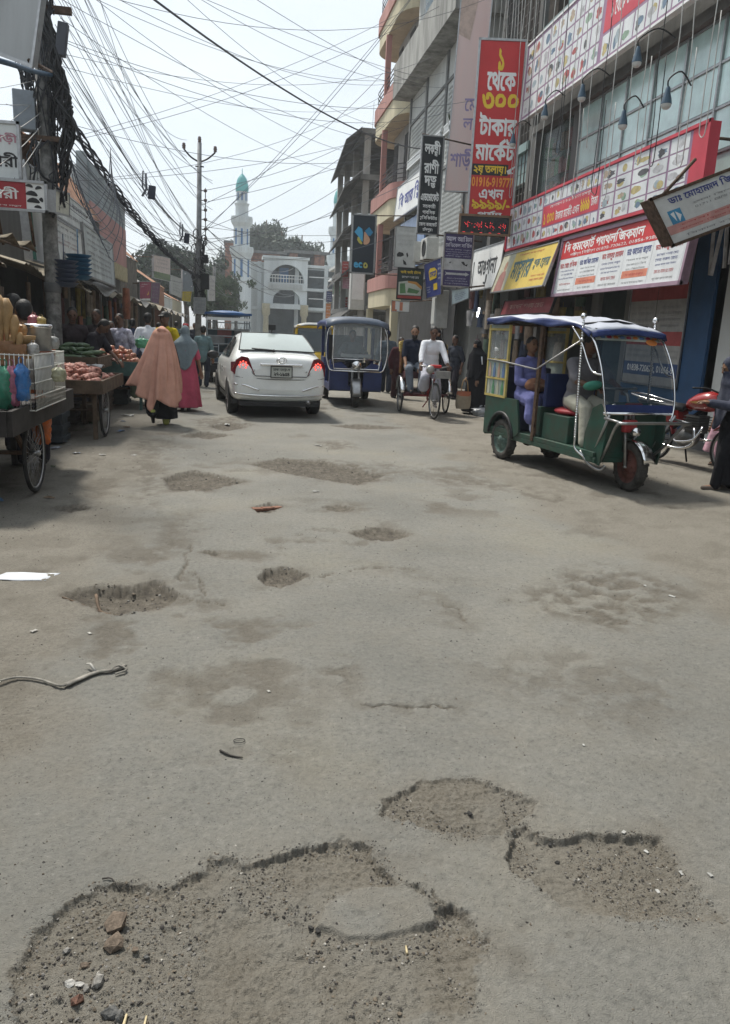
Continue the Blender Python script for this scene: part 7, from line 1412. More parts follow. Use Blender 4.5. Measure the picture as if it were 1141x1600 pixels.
bag('plastic_bag', sc_(19, 603, 7.0), (.065, .07, .17), PLB('pb_pink', (.48,.16,.25)), 'pink plastic bag between the green and the blue bags')
bag('plastic_bag', sc_(34, 597, 7.0), (.06, .07, .16), PLB('pb_blue', (.05,.20,.50)), 'blue plastic bag hanging on the wire basket')
bag('plastic_bag', sc_(64, 655, 7.9), (.09, .09, .24), PLB('pb_orange', (.62,.15,.03)), 'orange cloth bag hanging under the wire basket behind the wheel')
for k, (px, py, Y, s, c, lb) in enumerate([(53, 501, 7.8, .05, (.45,.15,.17), 'small red packet lying on the pot lid'), (64, 503, 7.8, .045, (.5,.36,.12), 'small yellow packet lying on the pot lid'), (34, 515, 7.5, .045, (.5,.3,.14), 'orange snack packet on the flat wooden bowl'), (83, 535, 7.9, .055, (.5,.5,.48), 'crumpled clear bag at the right of the pot'), (52, 545, 7.4, .05, (.5,.5,.48), 'crumpled clear bag in front of the jar'), (92, 585, 7.4, .06, (.46,.45,.3), 'pale packets stuffed in the wire basket corner')]): bag('snack_packet', sc_(px, py, Y), (s, s, s*1.1), PLB('pk%d' % k, c), lb, None, k, 'packet')
# produce: each fruit its own object
rr = random.Random(55)
def pile(n, fn, name, label, cat, group, proto):
    for k in range(n):
        c = proto if k == 0 else proto.copy()
        if k: COL.objects.link(c)
        fn(k, c); tag(c, label, cat, group)
mb = MB(); rows = [[((.036-.012*(u-.5)**2*4)*math.cos(a)*math.sin(PI*min(.97, max(.03, u)))**.4, .11*(2*u-1), .034*math.sin(a)*math.sin(PI*min(.97, max(.03, u)))**.4) for a in np.linspace(0, 2*PI, 9)[:-1]] for u in np.linspace(0, 1, 8)]; mb.surf(rows, 0, True, True); cu = mb.build('cucumber', mat('cucumber', (.022,.055,.018), .35, var=.5, scale=16, col2=(.07,.11,.05)))
def f1(k, o):
    l = k//22; o.location = at(CT3, (rr.uniform(-.38+.08*l, .38-.08*l), rr.uniform(-.62+.1*l, .6-.1*l), .1+.905+.06*l)); o.rotation_euler = (rr.uniform(-.25, .25), rr.uniform(0, 6), rr.uniform(0, 3.1)); o.scale = [rr.uniform(.85, 1.2)]*3
pile(78, f1, 'cucumber', 'dark green cucumber in the heap behind the pink roots', 'cucumber', 'cucumbers on the handcart', cu)
mb = MB(); mb.ell((0, 0, 0), (.046, .046, .042), n=12); mb.lathe([(.012, .036), (.016, .052), (.01, .05)], 6); po = mb.build('pomegranate', mat('pomegranate', (.30,.045,.05), .35, var=.55, scale=14, col2=(.40,.25,.12)))
def f2(k, o):
    l = k//30; w_ = .46-.09*l; o.location = at(CT4, (rr.uniform(-w_, w_), rr.uniform(-.85+.13*l, .7-.13*l), .89+.072*l)); o.rotation_euler = (rr.uniform(-1, 1), rr.uniform(-1, 1), rr.uniform(0, 6)); o.scale = [rr.uniform(.9, 1.25)]*3
pile(96, f2, 'pomegranate', 'red pomegranate in the heap on the teal handcart', 'pomegranate', 'pomegranates on the teal handcart', po)
mb = MB(); mb.tube([(-.07, 0, 0), (-.03, .012, .006), (.02, -.004, .002), (.075, .01, .0)], [.016, .031, .028, .010], 7); mb.ell((.0, .03, 0), (.022, .026, .018), n=8); mb.ell((-.03, -.02, .01), (.018, .022, .018), n=8); ro = mb.build('pink_root', mat('pink_root', (.60,.29,.23), .6, var=.35, scale=16, bump=.3, bscale=60))
def f3(k, o):
    l = k//42; w_ = .5-.11*l; o.location = at(CT2, (rr.uniform(-w_, w_), rr.uniform(-.85+.17*l, .7-.17*l), .79+.05*l)); o.rotation_euler = (rr.uniform(-.6, .6), rr.uniform(-.6, .6), rr.uniform(0, 6.2)); o.scale = [rr.uniform(.8, 1.35)]*3
pile(150, f3, 'pink_root', 'knobbly pink root in the heap on the nearest handcart', 'root', 'pink roots on the handcart', ro)
t = thing('plastic_sheet', 'pale green plastic sheet lying over the cucumbers', 'sheet', at(CT3, (-.2, -.5, 1.1))); c = at(CT3, (-.25, -.5, 1.12)); mb = MB(); mb.surf([[(c.x-.35+.07*i, c.y-.2+.06*j, c.z + .05*math.sin(i*.9)*math.cos(j*.8) - .012*(j-4)**2*.6 - .004*i*i) for i in range(9)] for j in range(8)]); mb.build('film', PLB('film_green', (.16,.40,.26)), t, solid=.004)
c = at(CT2, (.05, .55, .9)); mb = MB(); mb.surf([[(c.x-.3+.07*i, c.y+.0+.06*j, c.z-.02 + .02*math.sin(i*1.3+j)+.04) for i in range(9)] for j in range(7)]); tag(mb.build('white_sheet', mat('newsprint', (.5,.5,.5), .7, var=.2), None, solid=.004), 'crumpled whitish sheet between the cucumbers and the pomegranates', 'sheet')
p = ony(222, 536, 15.9); bag('plastic_bag', p, (.12, .1, .1), PLB('pb_mint', (.14,.48,.27)), 'bright green plastic bag on top of the pomegranates')
bag('plastic_bag', ony(215, 605, 15.2), (.14, .12, .2), PLB('pb_cab', (.22,.28,.18)), 'pale green bag hanging under the teal handcart')
bag('plastic_bag', ony(210, 588, 15.1), (.08, .08, .16), PLB('pb_red', (.45,.06,.04)), 'red bag hanging at the corner of the teal handcart')

rr = random.Random(71)
for k, (px, Y, w_, h, c) in enumerate([(92, 12.6, .6, .34, (.06,.05,.045)), (128, 12.9, .5, .3, (.16,.12,.08)), (70, 10.6, .5, .4, (.05,.06,.07)), (150, 14.6, .55, .36, (.09,.07,.055)), (182, 15.9, .5, .32, (.07,.09,.09)), (112, 14.4, .6, .42, (.05,.045,.05))]):
    p = ony(px, 600, Y); t = thing('crate', ['dark crate under the fruit cart by the big pole', 'brownish crate under the far side of the pink roots', 'dim grey crate behind the snack cart wheel', 'dark crate under the cucumber cart', 'dull teal crate under the pomegranate cart', 'low black crate against the stall legs by the pole'][k], 'crate', (p.x, Y, 0)); cm = mat('crate%d' % k, c, .85, var=.3)
    mb = MB(); mb.box((0, 0, h/2-.01), (w_-.05, .42, h-.04)); part(mb, 'body', cm, t); mb = MB()
    for q in range(3):
        for sy in (-1, 1): mb.box((0, sy*.225, .06+q*(h-.1)/2), (w_, .025, .07))
        for sx in (-1, 1): mb.box((sx*(w_/2-.012), 0, .06+q*(h-.1)/2), (.024, .42, .07))
    part(mb, 'slats', cm, t)
# ------------------------------------------------------------------ people
SKIN = [mat('skin_a', (.20,.105,.06), .55, var=.12, scale=9), mat('skin_b', (.13,.065,.04), .55, var=.12, scale=9), mat('skin_c', (.28,.155,.095), .55, var=.12, scale=9)]
HAIR = mat('hair_black', (.012,.011,.011), .55, var=.2, scale=30, bump=.3, bscale=90); EYEW = mat('eye_dark', (.015,.012,.01), .2, var=0); LIP = mat('lip', (.16,.06,.045), .5, var=0)
def cloth(key, col, **k): return mat('cloth_'+key, col, .85, var=k.get('var', .14), scale=k.get('scale', 7), bump=k.get('bump', .8), bscale=k.get('bscale', 14), spec=.2)
def remesh(mb, name, m, parent, voxel, it=4, mats=None):
    o = mb.build(name, m, None); md = o.modifiers.new('r', 'REMESH'); md.mode = 'VOXEL'; md.voxel_size = voxel; md.use_smooth_shade = True
    s = o.modifiers.new('s', 'SMOOTH'); s.factor = .5; s.iterations = it
    dg = bpy.context.evaluated_depsgraph_get(); me = bpy.data.meshes.new_from_object(o.evaluated_get(dg)); old = o.data; o.modifiers.clear(); o.data = me; bpy.data.meshes.remove(old)
    me.polygons.foreach_set('use_smooth', [True]*len(me.polygons)); o.parent = parent; return o
def cap(mb, a, b, ra, rb=None):
    a, b = Vector(a), Vector(b); rb = ra if rb is None else rb; mb.tube([a, a.lerp(b, .5), b], [ra, (ra+rb)/2, rb], 10); mb.ell(a, ra*1.01, n=10); mb.ell(b, rb*1.01, n=10)
def ik(a, t, l1, l2, pole):
    a, t = Vector(a), Vector(t); d = t-a; L = min(d.length, (l1+l2)*.995); u = d.normalized(); t = a + u*L; x = (l1*l1 - l2*l2 + L*L)/(2*L); h = math.sqrt(max(0, l1*l1 - x*x)); p = Vector(pole); p = (p - u*p.dot(u)).normalized(); return a + u*x + p*h, t
def drape(mb, rows, n=40, seed=0, mi=0, close=True):
    """rows of (z, rx, ry, cx, cy, fold depth, number of folds)"""
    R = []
    for (z, rx, ry, cx, cy, f, k) in rows: R.append([(cx + rx*math.cos(a)*(1 + f*math.sin(k*a + seed + z*1.3)), cy + ry*math.sin(a)*(1 + f*math.sin(k*a + seed + z*1.3)), z) for a in np.linspace(0, 2*PI, n+1)[:-1]])
    mb.surf(R, mi, True, True)
    if close: mb.add(R[0], [tuple(range(n))], mi); mb.add(R[-1], [tuple(range(n-1, -1, -1))], mi)
def person(label, loc, fwd, H=1.65, hip=None, lean=6, turn=0, nod=0, lh=None, rh=None, lf=None, rf=None, skin=0, shirt=None, sleeve=.55, trousers=None, hair='short', face=True, bare=False, shoes=BLACKM, extra=None, hem=.08, kneep=(0, 1, 0), elb=(0, -1, -.15), loose=1.0, group=None, girth=1.0):
    t = thing('person', label, 'person', loc, head(*fwd), group); k = H
    hz = hip if hip else .515*k; P = Vector((0, 0, hz)); Rl = Matrix.Rotation(rad(-lean), 3, 'X') @ Matrix.Rotation(rad(turn), 3, 'Z'); up = Rl @ Vector((0, 0, 1)); rt = Rl @ Vector((1, 0, 0)); fw = Rl @ Vector((0, 1, 0))
    N = P + up*.30*k; Rh = Rl @ Matrix.Rotation(rad(-nod), 3, 'X'); hu, hf, hr = Rh @ Vector((0, 0, 1)), Rh @ Vector((0, 1, 0)), Rh @ Vector((1, 0, 0)); HC_ = N + up*.03*k + hu*.082*k + hf*.012*k
    S = [N - up*.032*k + rt*s*.100*k*girth for s in (-1, 1)]; J = [P - up*.005*k + rt*s*.052*k for s in (-1, 1)]
    hands = [Vector(lh) if lh else S[0] + Vector((-.055*k, .02*k, -.30*k)), Vector(rh) if rh else S[1] + Vector((.055*k, .02*k, -.30*k))]
    feet = [Vector(lf) if lf else Vector((-.06*k, .03*k, .04*k)), Vector(rf) if rf else Vector((.06*k, -.02*k, .04*k))]
    E_, W_, K_, A_ = [], [], [], []
    for s in (0, 1):
        e, w_ = ik(S[s], hands[s], .168*k, .15*k, Vector(elb) + Vector(((s*2-1)*.5, 0, 0))); E_.append(e); W_.append(w_); kn, an = ik(J[s], feet[s], .247*k, .24*k, Vector(kneep) + Vector(((s*2-1)*.15, 0, 0))); K_.append(kn); A_.append(an)
    b = MB()
    b.ell(P, (.086*k*girth, .062*k*girth, .075*k), Rl, 14); b.ell(P + up*.10*k, (.078*k*girth, .058*k*girth, .09*k), Rl, 14); b.ell(P + up*.205*k, (.094*k*girth, .064*k*girth, .10*k), Rl, 14); cap(b, S[0] + rt*.02*k, S[1] - rt*.02*k, .035*k); cap(b, N - up*.02*k, N + up*.055*k + hf*.006*k, .033*k, .030*k)
    b.ell(HC_, (.046*k, .056*k, .064*k), Rh, 18); b.ell(HC_ - hu*.03*k + hf*.014*k, (.036*k, .040*k, .038*k), Rh, 14)
    cap(b, HC_ + hf*.052*k + hu*.008*k, HC_ + hf*.063*k - hu*.014*k, .006*k, .0095*k)
    for s in (-1, 1): b.ell(HC_ + hr*s*.047*k - hf*.004*k, (.006*k, .012*k, .018*k), Rh, 8); b.ell(HC_ + hr*s*.019*k + hf*.046*k + hu*.016*k, (.014*k, .008*k, .005*k), Rh, 8)
    for s in (0, 1):
        cap(b, S[s], E_[s], .030*k, .024*k); cap(b, E_[s], W_[s], .024*k, .0165*k); d = (W_[s]-E_[s]).normalized(); side = d.cross(Vector((0, 0, 1)) if abs(d.z) < .9 else Vector((0, 1, 0))).normalized(); nn = side.cross(d)
        pc = W_[s] + d*.028*k; b.ell(pc, (.026*k, .034*k, .013*k), Matrix((side, d, nn)).transposed(), 10)
        for q in range(4):
            o = side*(-.018+.012*q)*k; L_ = (.038, .044, .041, .032)[q]*k; f0 = pc + d*.024*k + o; f1 = f0 + d*L_*.55 - nn*.006*k; cap(b, f0, f1, .0062*k, .0056*k); cap(b, f1, f1 + d*L_*.40 - nn*.016*k, .0056*k, .0046*k)
        f0 = pc - d*.008*k - side*.022*k; f1 = f0 - side*.016*k + d*.020*k; cap(b, f0, f1, .0072*k, .006*k); cap(b, f1, f1 + d*.020*k - nn*.006*k, .006*k, .005*k)
        cap(b, J[s], K_[s], .050*k, .034*k); cap(b, K_[s], A_[s], .034*k, .021*k)
        fd = Vector((0, 1, 0)) if not (A_[s].z > .12*k and hip is None) else Vector((0, .75, -.66)); fd.normalize(); cap(b, A_[s] - fd*.02*k - Vector((0, 0, .012*k)), A_[s] + fd*.085*k - Vector((0, 0, .02*k)), .021*k, .015*k)
    remesh(b, 'body', SKIN[skin], t, .0085*max(.9, k/1.6), 3)
    if shirt is not None:
        c = MB(); g_ = .010*k*loose
        c.ell(P + up*.10*k, (.090*k*girth+g_, .070*k*girth+g_, .10*k), Rl, 16); c.ell(P + up*.20*k, (.098*k*girth+g_, .070*k*girth+g_, .10*k), Rl, 16); cap(c, S[0] + rt*.02*k, S[1] - rt*.02*k, .036*k+g_); cap(c, N - up*.025*k, N + up*.012*k, .036*k, .036*k)
        c.ell(P + up*.0*k, (.094*k*girth+g_*1.2, .072*k*girth+g_*1.2, .08*k + hem*.5*k), Rl, 16)
        for s in (0, 1):
            if sleeve <= .5: cap(c, S[s], S[s].lerp(E_[s], sleeve*2), .033*k+g_, .030*k+g_)
            else: cap(c, S[s], E_[s], .033*k+g_, .028*k+g_); cap(c, E_[s], E_[s].lerp(W_[s], sleeve*2-1), .028*k+g_, .021*k+g_)
        remesh(c, 'shirt', shirt, t, .012, 3)
    if trousers is not None:
        c = MB(); g_ = .012*k*loose; c.ell(P, (.092*k*girth+g_*.6, .068*k*girth+g_*.6, .075*k), Rl, 14)
        for s in (0, 1): cap(c, J[s], K_[s], .054*k+g_, .040*k+g_); cap(c, K_[s], K_[s].lerp(A_[s], .97), .038*k+g_, .030*k+g_)
        remesh(c, 'trousers', trousers, t, .012, 3)
    if shoes is not None:
        for s in (0, 1):
            c = MB(); fd = Vector((0, 1, 0)) if not (A_[s].z > .12*k and hip is None) else Vector((0, .75, -.66)); fd.normalize(); cap(c, A_[s] - fd*.022*k - Vector((0, 0, .016*k)), A_[s] + fd*.088*k - Vector((0, 0, .023*k)), .0235*k, .0175*k); remesh(c, 'shoe', shoes, t, .009, 2)
    if hair:
        c = MB()
        if hair in ('short', 'bun', 'beard'): c.ell(HC_ + hu*.017*k - hf*.012*k, (.0495*k, .056*k, .056*k), Rh, 18); c.ell(HC_ - hf*.03*k - hu*.012*k, (.042*k, .034*k, .045*k), Rh, 14)
        if hair == 'bun': c.ell(HC_ - hf*.066*k - hu*.02*k, (.03*k, .028*k, .03*k), Rh, 12)
        if hair == 'cap': c.ell(HC_ + hu*.022*k - hf*.006*k, (.051*k, .060*k, .050*k), Rh, 18); c.ell(HC_ + hu*.030*k + hf*.062*k, (.038*k, .034*k, .006*k), Rh, 12)
        if hair == 'skull': c.ell(HC_ + hu*.030*k - hf*.006*k, (.049*k, .056*k, .042*k), Rh, 18)
        if c.v: remesh(c, 'cap' if hair in ('cap', 'skull') else 'hair', HAIR if hair not in ('skull',) else WHITEP, t, .009, 2)
        if hair == 'beard': c = MB(); c.ell(HC_ - hu*.052*k + hf*.028*k, (.036*k, .032*k, .040*k), Rh, 14); c.ell(HC_ - hu*.078*k + hf*.026*k, (.024*k, .02*k, .026*k), Rh, 10); remesh(c, 'beard', HAIR, t, .009, 2)
    if face:
        for s in (-1, 1):
            c = MB(); c.ell(HC_ + hr*s*.0185*k + hf*.0525*k + hu*.004*k, (.0075*k, .004*k, .0042*k), Rh, 10); part(c, 'eye', EYEW, t); c = MB(); c.ell(HC_ + hr*s*.0195*k + hf*.0525*k + hu*.0185*k, (.0125*k, .004*k, .0026*k), Rh, 8); part(c, 'eyebrow', HAIR, t)
        c = MB(); c.ell(HC_ - hu*.0345*k + hf*.0515*k, (.0135*k, .005*k, .0046*k), Rh, 10); part(c, 'mouth', LIP, t)
    info = dict(P=P, N=N, HC=HC_, S=S, E=E_, W=W_, K=K_, A=A_, J=J, k=k, Rh=Rh, hu=hu, hf=hf, up=up, fw=fw, rt=rt)
    if extra: extra(t, info)
    return t
def pl(px, py, Y=None):
    if Y is None: p = gnd(px, py); return (p.x, p.y, road_z(p.x, p.y))
    p = ony(px, py, Y); return (p.x, Y, 0)
def skirt(mat_, name, top, rows, voxel=.016):
    def f(t, I):
        mb = MB(); drape(mb, rows); remesh(mb, name, mat_, t, voxel, 2)
    return f
def hijab(t, I, m, back=.30, front=.16, w_=.17, name='headscarf', veil=False):
    k = I['k']; c = MB(); h = I['HC']; c.ell(h - I['hf']*.008*k + I['hu']*.006*k, (.056*k, .062*k, .075*k), I['Rh'], 18)
    cap(c, I['N'] + I['up']*.06*k, I['N'] + I['up']*.0*k, .046*k, .05*k)
    o = remesh(c, name, m, t, .012, 3)
    if not veil:                                                           # open the cloth over the face
        bm = bmesh.new(); bm.from_mesh(o.data); R = I['Rh'].transposed(); kill = []
        for v in bm.verts:
            q = R @ (v.co - h)
            if q.y > .02*k and (q.x/(.036*k))**2 + ((q.z+.004*k)/(.052*k))**2 < 1: kill.append(v)
        bmesh.ops.delete(bm, geom=kill, context='VERTS'); bm.to_mesh(o.data); bm.free()
    mb = MB(); rows = []; n = 56                                            # the cloth falling over the shoulders
    for i in range(22):
        v = i/21; ring = []
        for j in range(n):
            a = 2*PI*j/n; bk = max(0, -math.sin(a)); fr = max(0, math.sin(a)); e = (.05 + back*bk**2.2 + front*fr**2.2)*k
            if v < .45: q = v/.45; q = q*q*(3-2*q); ctr = (h - I['hu']*.022*k).lerp(I['N'] - I['up']*.03*k, v/.45); rx, ry = .052 + (w_*.92-.052)*q**1.3, .060 + (.098-.060)*q
            else: q = (v-.45)/.55; ctr = I['N'] - I['up']*.03*k - Vector((0, 0, e*q)); rx, ry = w_*(.92 + .08*q), .098 + .030*q
            f = 1 + (.06*v*math.sin(7*a + 2*v + k*9) + .035*v*math.sin(13*a - 3*v))
            ring.append(ctr + I['rt']*(rx*k*f*math.cos(a)) + I['fw']*(ry*k*f*math.sin(a) - .018*k*v))
        rows.append(ring)
    mb.surf(rows, 0, True, True); part(mb, name + '_fall', m, t, solid=.006)
    return o
# the woman under the long orange veil, walking away
ORV = cloth('veil', (.62,.335,.25), var=.12, scale=5, bump=.25, bscale=9); BLK = cloth('black', (.012,.012,.015), var=.1); YEL = cloth('yellow_sock', (.35,.36,.10))
def veil(t, I):
    mb = MB(); rows = []; n = 72; k = I['k']
    def hemz(a):                                                           # a: 0 right, -90 towards the camera
        d = math.degrees(a) % 360; xs = [0, 180, 205, 240, 256, 270, 300, 325, 345, 360]; zs = [.52, .62, .66, .40, .22, .44, .33, .30, .42, .52]; return float(np.interp(d, xs, zs))
    for i in range(34):
        v = i/33; ring = []
        for j in range(n):
            a = 2*PI*j/n; top = 1.555; z = top - (top - hemz(a))*v
            if v < .12: r = .015 + .10*math.sin(v/.12*PI/2) + .015*v/.12
            else: r = .13 + (v-.12)*.25 + .02*math.sin((v-.12)*5)
            left = max(0, -math.cos(a)); r *= 1 + .2*left*v*v
            sf = math.sin(6*a + 1.5*math.sin(2*a) + 1.9*v); f = (.02 + .15*v)*(abs(sf)**.55*2 - 1.1) + .02*sf + (.03 + .10*v)*math.sin(15*a + 1.0 - 2*v + math.sin(3*a)) + .03*math.sin(9*v + 2*a); rr_ = r*(1+f); sq = .78 if v > .15 else .95
            ring.append((-.07*v + .02 + rr_*math.cos(a), -.02 - .10*v + rr_*sq*math.sin(a), z))
        rows.append(ring)
    mb.surf(rows, 0, True, True); mb.add(rows[0], [tuple(range(n))]); part(mb, 'veil', ORV, t, solid=.006)
    mb = MB(); cap(mb, (-.02, -.10, 1.50), (.05, -.09, 1.49), .035); cap(mb, (.03, -.1, 1.5), (.1, -.06, 1.46), .025); remesh(mb, 'veil_knot', ORV, t, .01, 2)
    mb = MB(); drape(mb, [(1.0, .14, .12, 0, 0, 0, 5), (.75, .18, .15, .02, 0, .04, 5), (.45, .19, .16, .03, 0, .05, 5), (.10, .19, .17, .05, .02, .06, 5)]); remesh(mb, 'black_skirt', BLK, t, .014, 2)
    mb = MB(); cap(mb, (-.10, -.02, .7), (-.13, -.12, .40), .10, .11); cap(mb, (-.13, -.12, .40), (-.14, -.30, .24), .11, .09); remesh(mb, 'black_trouser', BLK, t, .014, 2)
    mb = MB(); cap(mb, (-.12, -.36, .235), (-.12, -.30, .25), .05, .055); cap(mb, (.06, -.03, .05), (.06, -.02, .085), .055, .06); remesh(mb, 'yellow_hem', YEL, t, .01, 2)
person('woman walking away under a long orange veil with black skirt', pl(254, 664), (-.02, 1), 1.58, lf=(-.12, -.36, .20), rf=(.06, .03, .05), skin=0, shirt=BLK, sleeve=.9, trousers=BLK, hair=None, face=True, extra=veil)
PINK = cloth('pink', (.44,.075,.125), var=.12, scale=5); GRYS = cloth('grey_scarf', (.17,.21,.23), var=.1, scale=6)
def pinkd(t, I):
    mb = MB(); drape(mb, [(1.26, .13, .10, 0, 0, 0, 5), (1.15, .185, .135, 0, 0, .02, 5), (.95, .185, .15, 0, 0, .03, 6), (.70, .235, .19, -.01, 0, .05, 6), (.40, .28, .23, -.02, .0, .07, 6), (.20, .30, .25, -.02, 0, .09, 7), (.08, .30, .26, -.01, 0, .12, 7)], 60); remesh(mb, 'dress', PINK, t, .013, 1)
    hijab(t, I, GRYS, .26, .12, .15)
person('woman in a long pink dress and grey headscarf walking away', pl(290, 641), (.03, 1), 1.60, lf=(-.07, .12, .05), rf=(.07, -.1, .07), rh=(.30, .02, .72), lh=(-.2, .16, .8), shirt=PINK, sleeve=.45, hair=None, extra=pinkd)
# stall people on the left
DK = [cloth('dk%d' % i, c, var=.2) for i, c in enumerate([(.025,.022,.03), (.04,.028,.032), (.03,.035,.05), (.05,.04,.045)])]; JEAN = cloth('jean', (.035,.045,.07)); WSH = cloth('white_shirt', (.70,.72,.76), var=.06); ORS = cloth('orange_shirt', (.36,.12,.06)); YSH = cloth('yellow_shirt', (.55,.42,.02)); GRN = cloth('dull_teal', (.13,.20,.21)); GRT = cloth('grey_tee', (.17,.165,.18)); KHA = cloth('pale_trousers', (.42,.41,.34), var=.08)
PLD = mat('cloth_plaid', (.6,.6,.7), .85, var=.4, scale=11, col2=(.16,.15,.22), bump=.3, bscale=14)
person('snack seller in a rust orange shirt seen from behind with close cropped hair', pl(38, 470, 8.9), (-.35, 1), 1.8, shirt=ORS, trousers=DK[0], sleeve=.3)
def whitebag(t, I): mb = MB(); mb.box(I['S'][0] + Vector((.1, -.2, .14)), (.17, .03, .13), (.3, .5, .2)); part(mb, 'white_pack', WSH, t, bevel=.01)
person('man in dark clothes with a white pack at the far left edge', pl(14, 470, 9.7), (.3, 1), 1.88, shirt=DK[2], trousers=DK[0], sleeve=.9, extra=whitebag)
person('man in a dark maroon shirt standing right beside the big utility pole', pl(112, 480, 14.9), (.25, -1), 1.84, shirt=DK[1], trousers=DK[0], sleeve=.9, nod=10, skin=1)
person('bent man in black reaching his bare arm across the cucumbers', pl(134, 490, 14.6), (.85, -.3), 1.74, lean=24, nod=20, lh=(-.10, .55, .92), rh=(.1, .5, .95), shirt=DK[0], trousers=DK[0], sleeve=.45, skin=1)
person('man in a dark checked shirt standing between the stall buyers', pl(153, 490, 16.6), (-.2, -1), 1.84, shirt=DK[3], trousers=DK[0], sleeve=.9, skin=1)
person('man in a dull violet shirt half hidden left of the plaid shirted man', pl(171, 500, 17.2), (.5, -1), 1.62, shirt=cloth('violet', (.06,.045,.07)), trousers=DK[0], sleeve=.9, skin=1)
person('young man in a pale plaid shirt facing the camera behind the fruit', pl(190, 515, 17.0), (-.3, -1), 1.78, shirt=PLD, trousers=DK[2], sleeve=.9, skin=1)
person('man in a white short sleeved shirt seen from behind at the fruit stall', pl(231, 500, 17.6), (-.1, 1), 1.84, lean=9, shirt=WSH, trousers=JEAN, sleeve=.42, lh=(-.30, .12, .9), rh=(.32, .1, .98), hair='short', skin=1)
person('man in a yellow shirt and dark cap half hidden behind the orange veil', pl(262, 500, 16.2), (-.5, -.9), 1.86, shirt=YSH, trousers=DK[2], sleeve=.4, hair='cap', skin=1)
def redcap(t, I): mb = MB(); mb.ell(I['HC'] + I['hu']*.05, (.085, .10, .05), I['Rh'], 14); part(mb, 'red_cap', mat('cap_red', (.45,.03,.04), .6), t)
person('man in dark clothes with a red cap in the shade by the left shops', pl(290, 500, 21.5), (.1, -1), 1.68, shirt=DK[2], trousers=DK[0], sleeve=.9, extra=redcap)
person('person in a dull teal shirt walking just right of the woman in pink', pl(320, 597, None) if False else pl(317, 520, 21), (.1, 1), 1.62, shirt=GRN, trousers=DK[2], sleeve=.9)
rr = random.Random(61)
for k, (px, Y, lb) in enumerate([(150, 21, 'dark shirted shopper deep in the shade behind the stall buyers'), (208, 22, 'man in a dim blue shirt behind the white shirted man'), (250, 27, 'shopper in dim clothes farther down left of the yellow shirt'), (276, 31, 'dim figure far down the left pavement near the red cap'), (305, 36, 'distant dark figure near the far utility pole')]): person(lb, pl(px, 500, Y), (rr.uniform(-1, 1), rr.choice((-1, 1))), rr.uniform(1.6, 1.74), shirt=[DK[0], cloth('dimblue', (.04,.06,.12)), DK[3], GRN, DK[2]][k], trousers=DK[0], sleeve=.6, skin=1)
# people on the right
person('man in a grey jacket walking away past the dark blue electric rickshaw', pl(602, 613), (.15, 1), 1.74, lf=(-.07, .22, .05), rf=(.07, -.22, .09), shirt=cloth('steel_jacket', (.075,.095,.115)), trousers=DK[2], sleeve=.95, loose=1.3, skin=1)
def onv(t, p):
    q = Matrix.Rotation(t.rotation_euler.z, 3, 'Z') @ Vector((p[0], p[1], 0)); return (t.location.x+q.x, t.location.y+q.y, t.location.z)
fwCR, fwEB = (-.08, -1.28), (.35, -2.02)
def lungi(t, I):
    mb = MB()
    for s in (0, 1): cap(mb, I['J'][s], I['K'][s], .105, .095); cap(mb, I['K'][s], I['K'][s].lerp(I['A'][s], .62), .10, .12)
    remesh(mb, 'lungi', cloth('pale_lungi', (.42,.43,.50), var=.1), t, .014, 3)
person('rickshaw puller in a white shirt riding the cycle rickshaw', onv(CR, (0, .60, 0)), fwCR, 1.68, hip=1.02, lean=14, nod=4, lh=(-.27, .46, 1.05), rh=(.27, .46, 1.05), lf=(-.13, .12, .24), rf=(.13, .05, .50), shirt=WSH, sleeve=.86, skin=1, shoes=None, extra=lungi, hem=.16, hair='beard' if False else 'short')
person('bearded passenger in a dark shirt on the cycle rickshaw bench', onv(CR, (.24, -.12, 0)), fwCR, 1.74, hip=.98, lean=4, nod=10, turn=-12, lh=(-.1, .32, .98), rh=(.2, .30, 1.0), lf=(-.12, .40, .50), rf=(.10, .46, .50), shirt=cloth('navy_shirt', (.012,.016,.032)), trousers=cloth('grey_jean', (.13,.15,.18)), sleeve=.55, hair='beard', skin=2)
def burka(t, I, low=.6):
    mb = MB(); cap(mb, I['P'] + Vector((0, 0, .35)), I['P'], .17, .20)
    for s in (0, 1): cap(mb, I['J'][s], I['K'][s], .12, .11); cap(mb, I['K'][s], I['A'][s], .11, .13); cap(mb, I['S'][s], I['E'][s], .07, .065); cap(mb, I['E'][s], I['W'][s], .065, .05)
    remesh(mb, 'robe', BLK, t, .015, 3); hijab(t, I, BLK, .2, .2, .15, veil=True)
person('veiled passenger all in black on the cycle rickshaw behind the puller', onv(CR, (-.24, -.12, 0)), fwCR, 1.62, hip=.98, lean=2, lf=(-.1, .40, .52), rf=(.1, .42, .52), lh=(-.1, .3, 1.0), rh=(.1, .3, 1.0), shirt=BLK, sleeve=.95, hair=None, face=False, extra=burka)
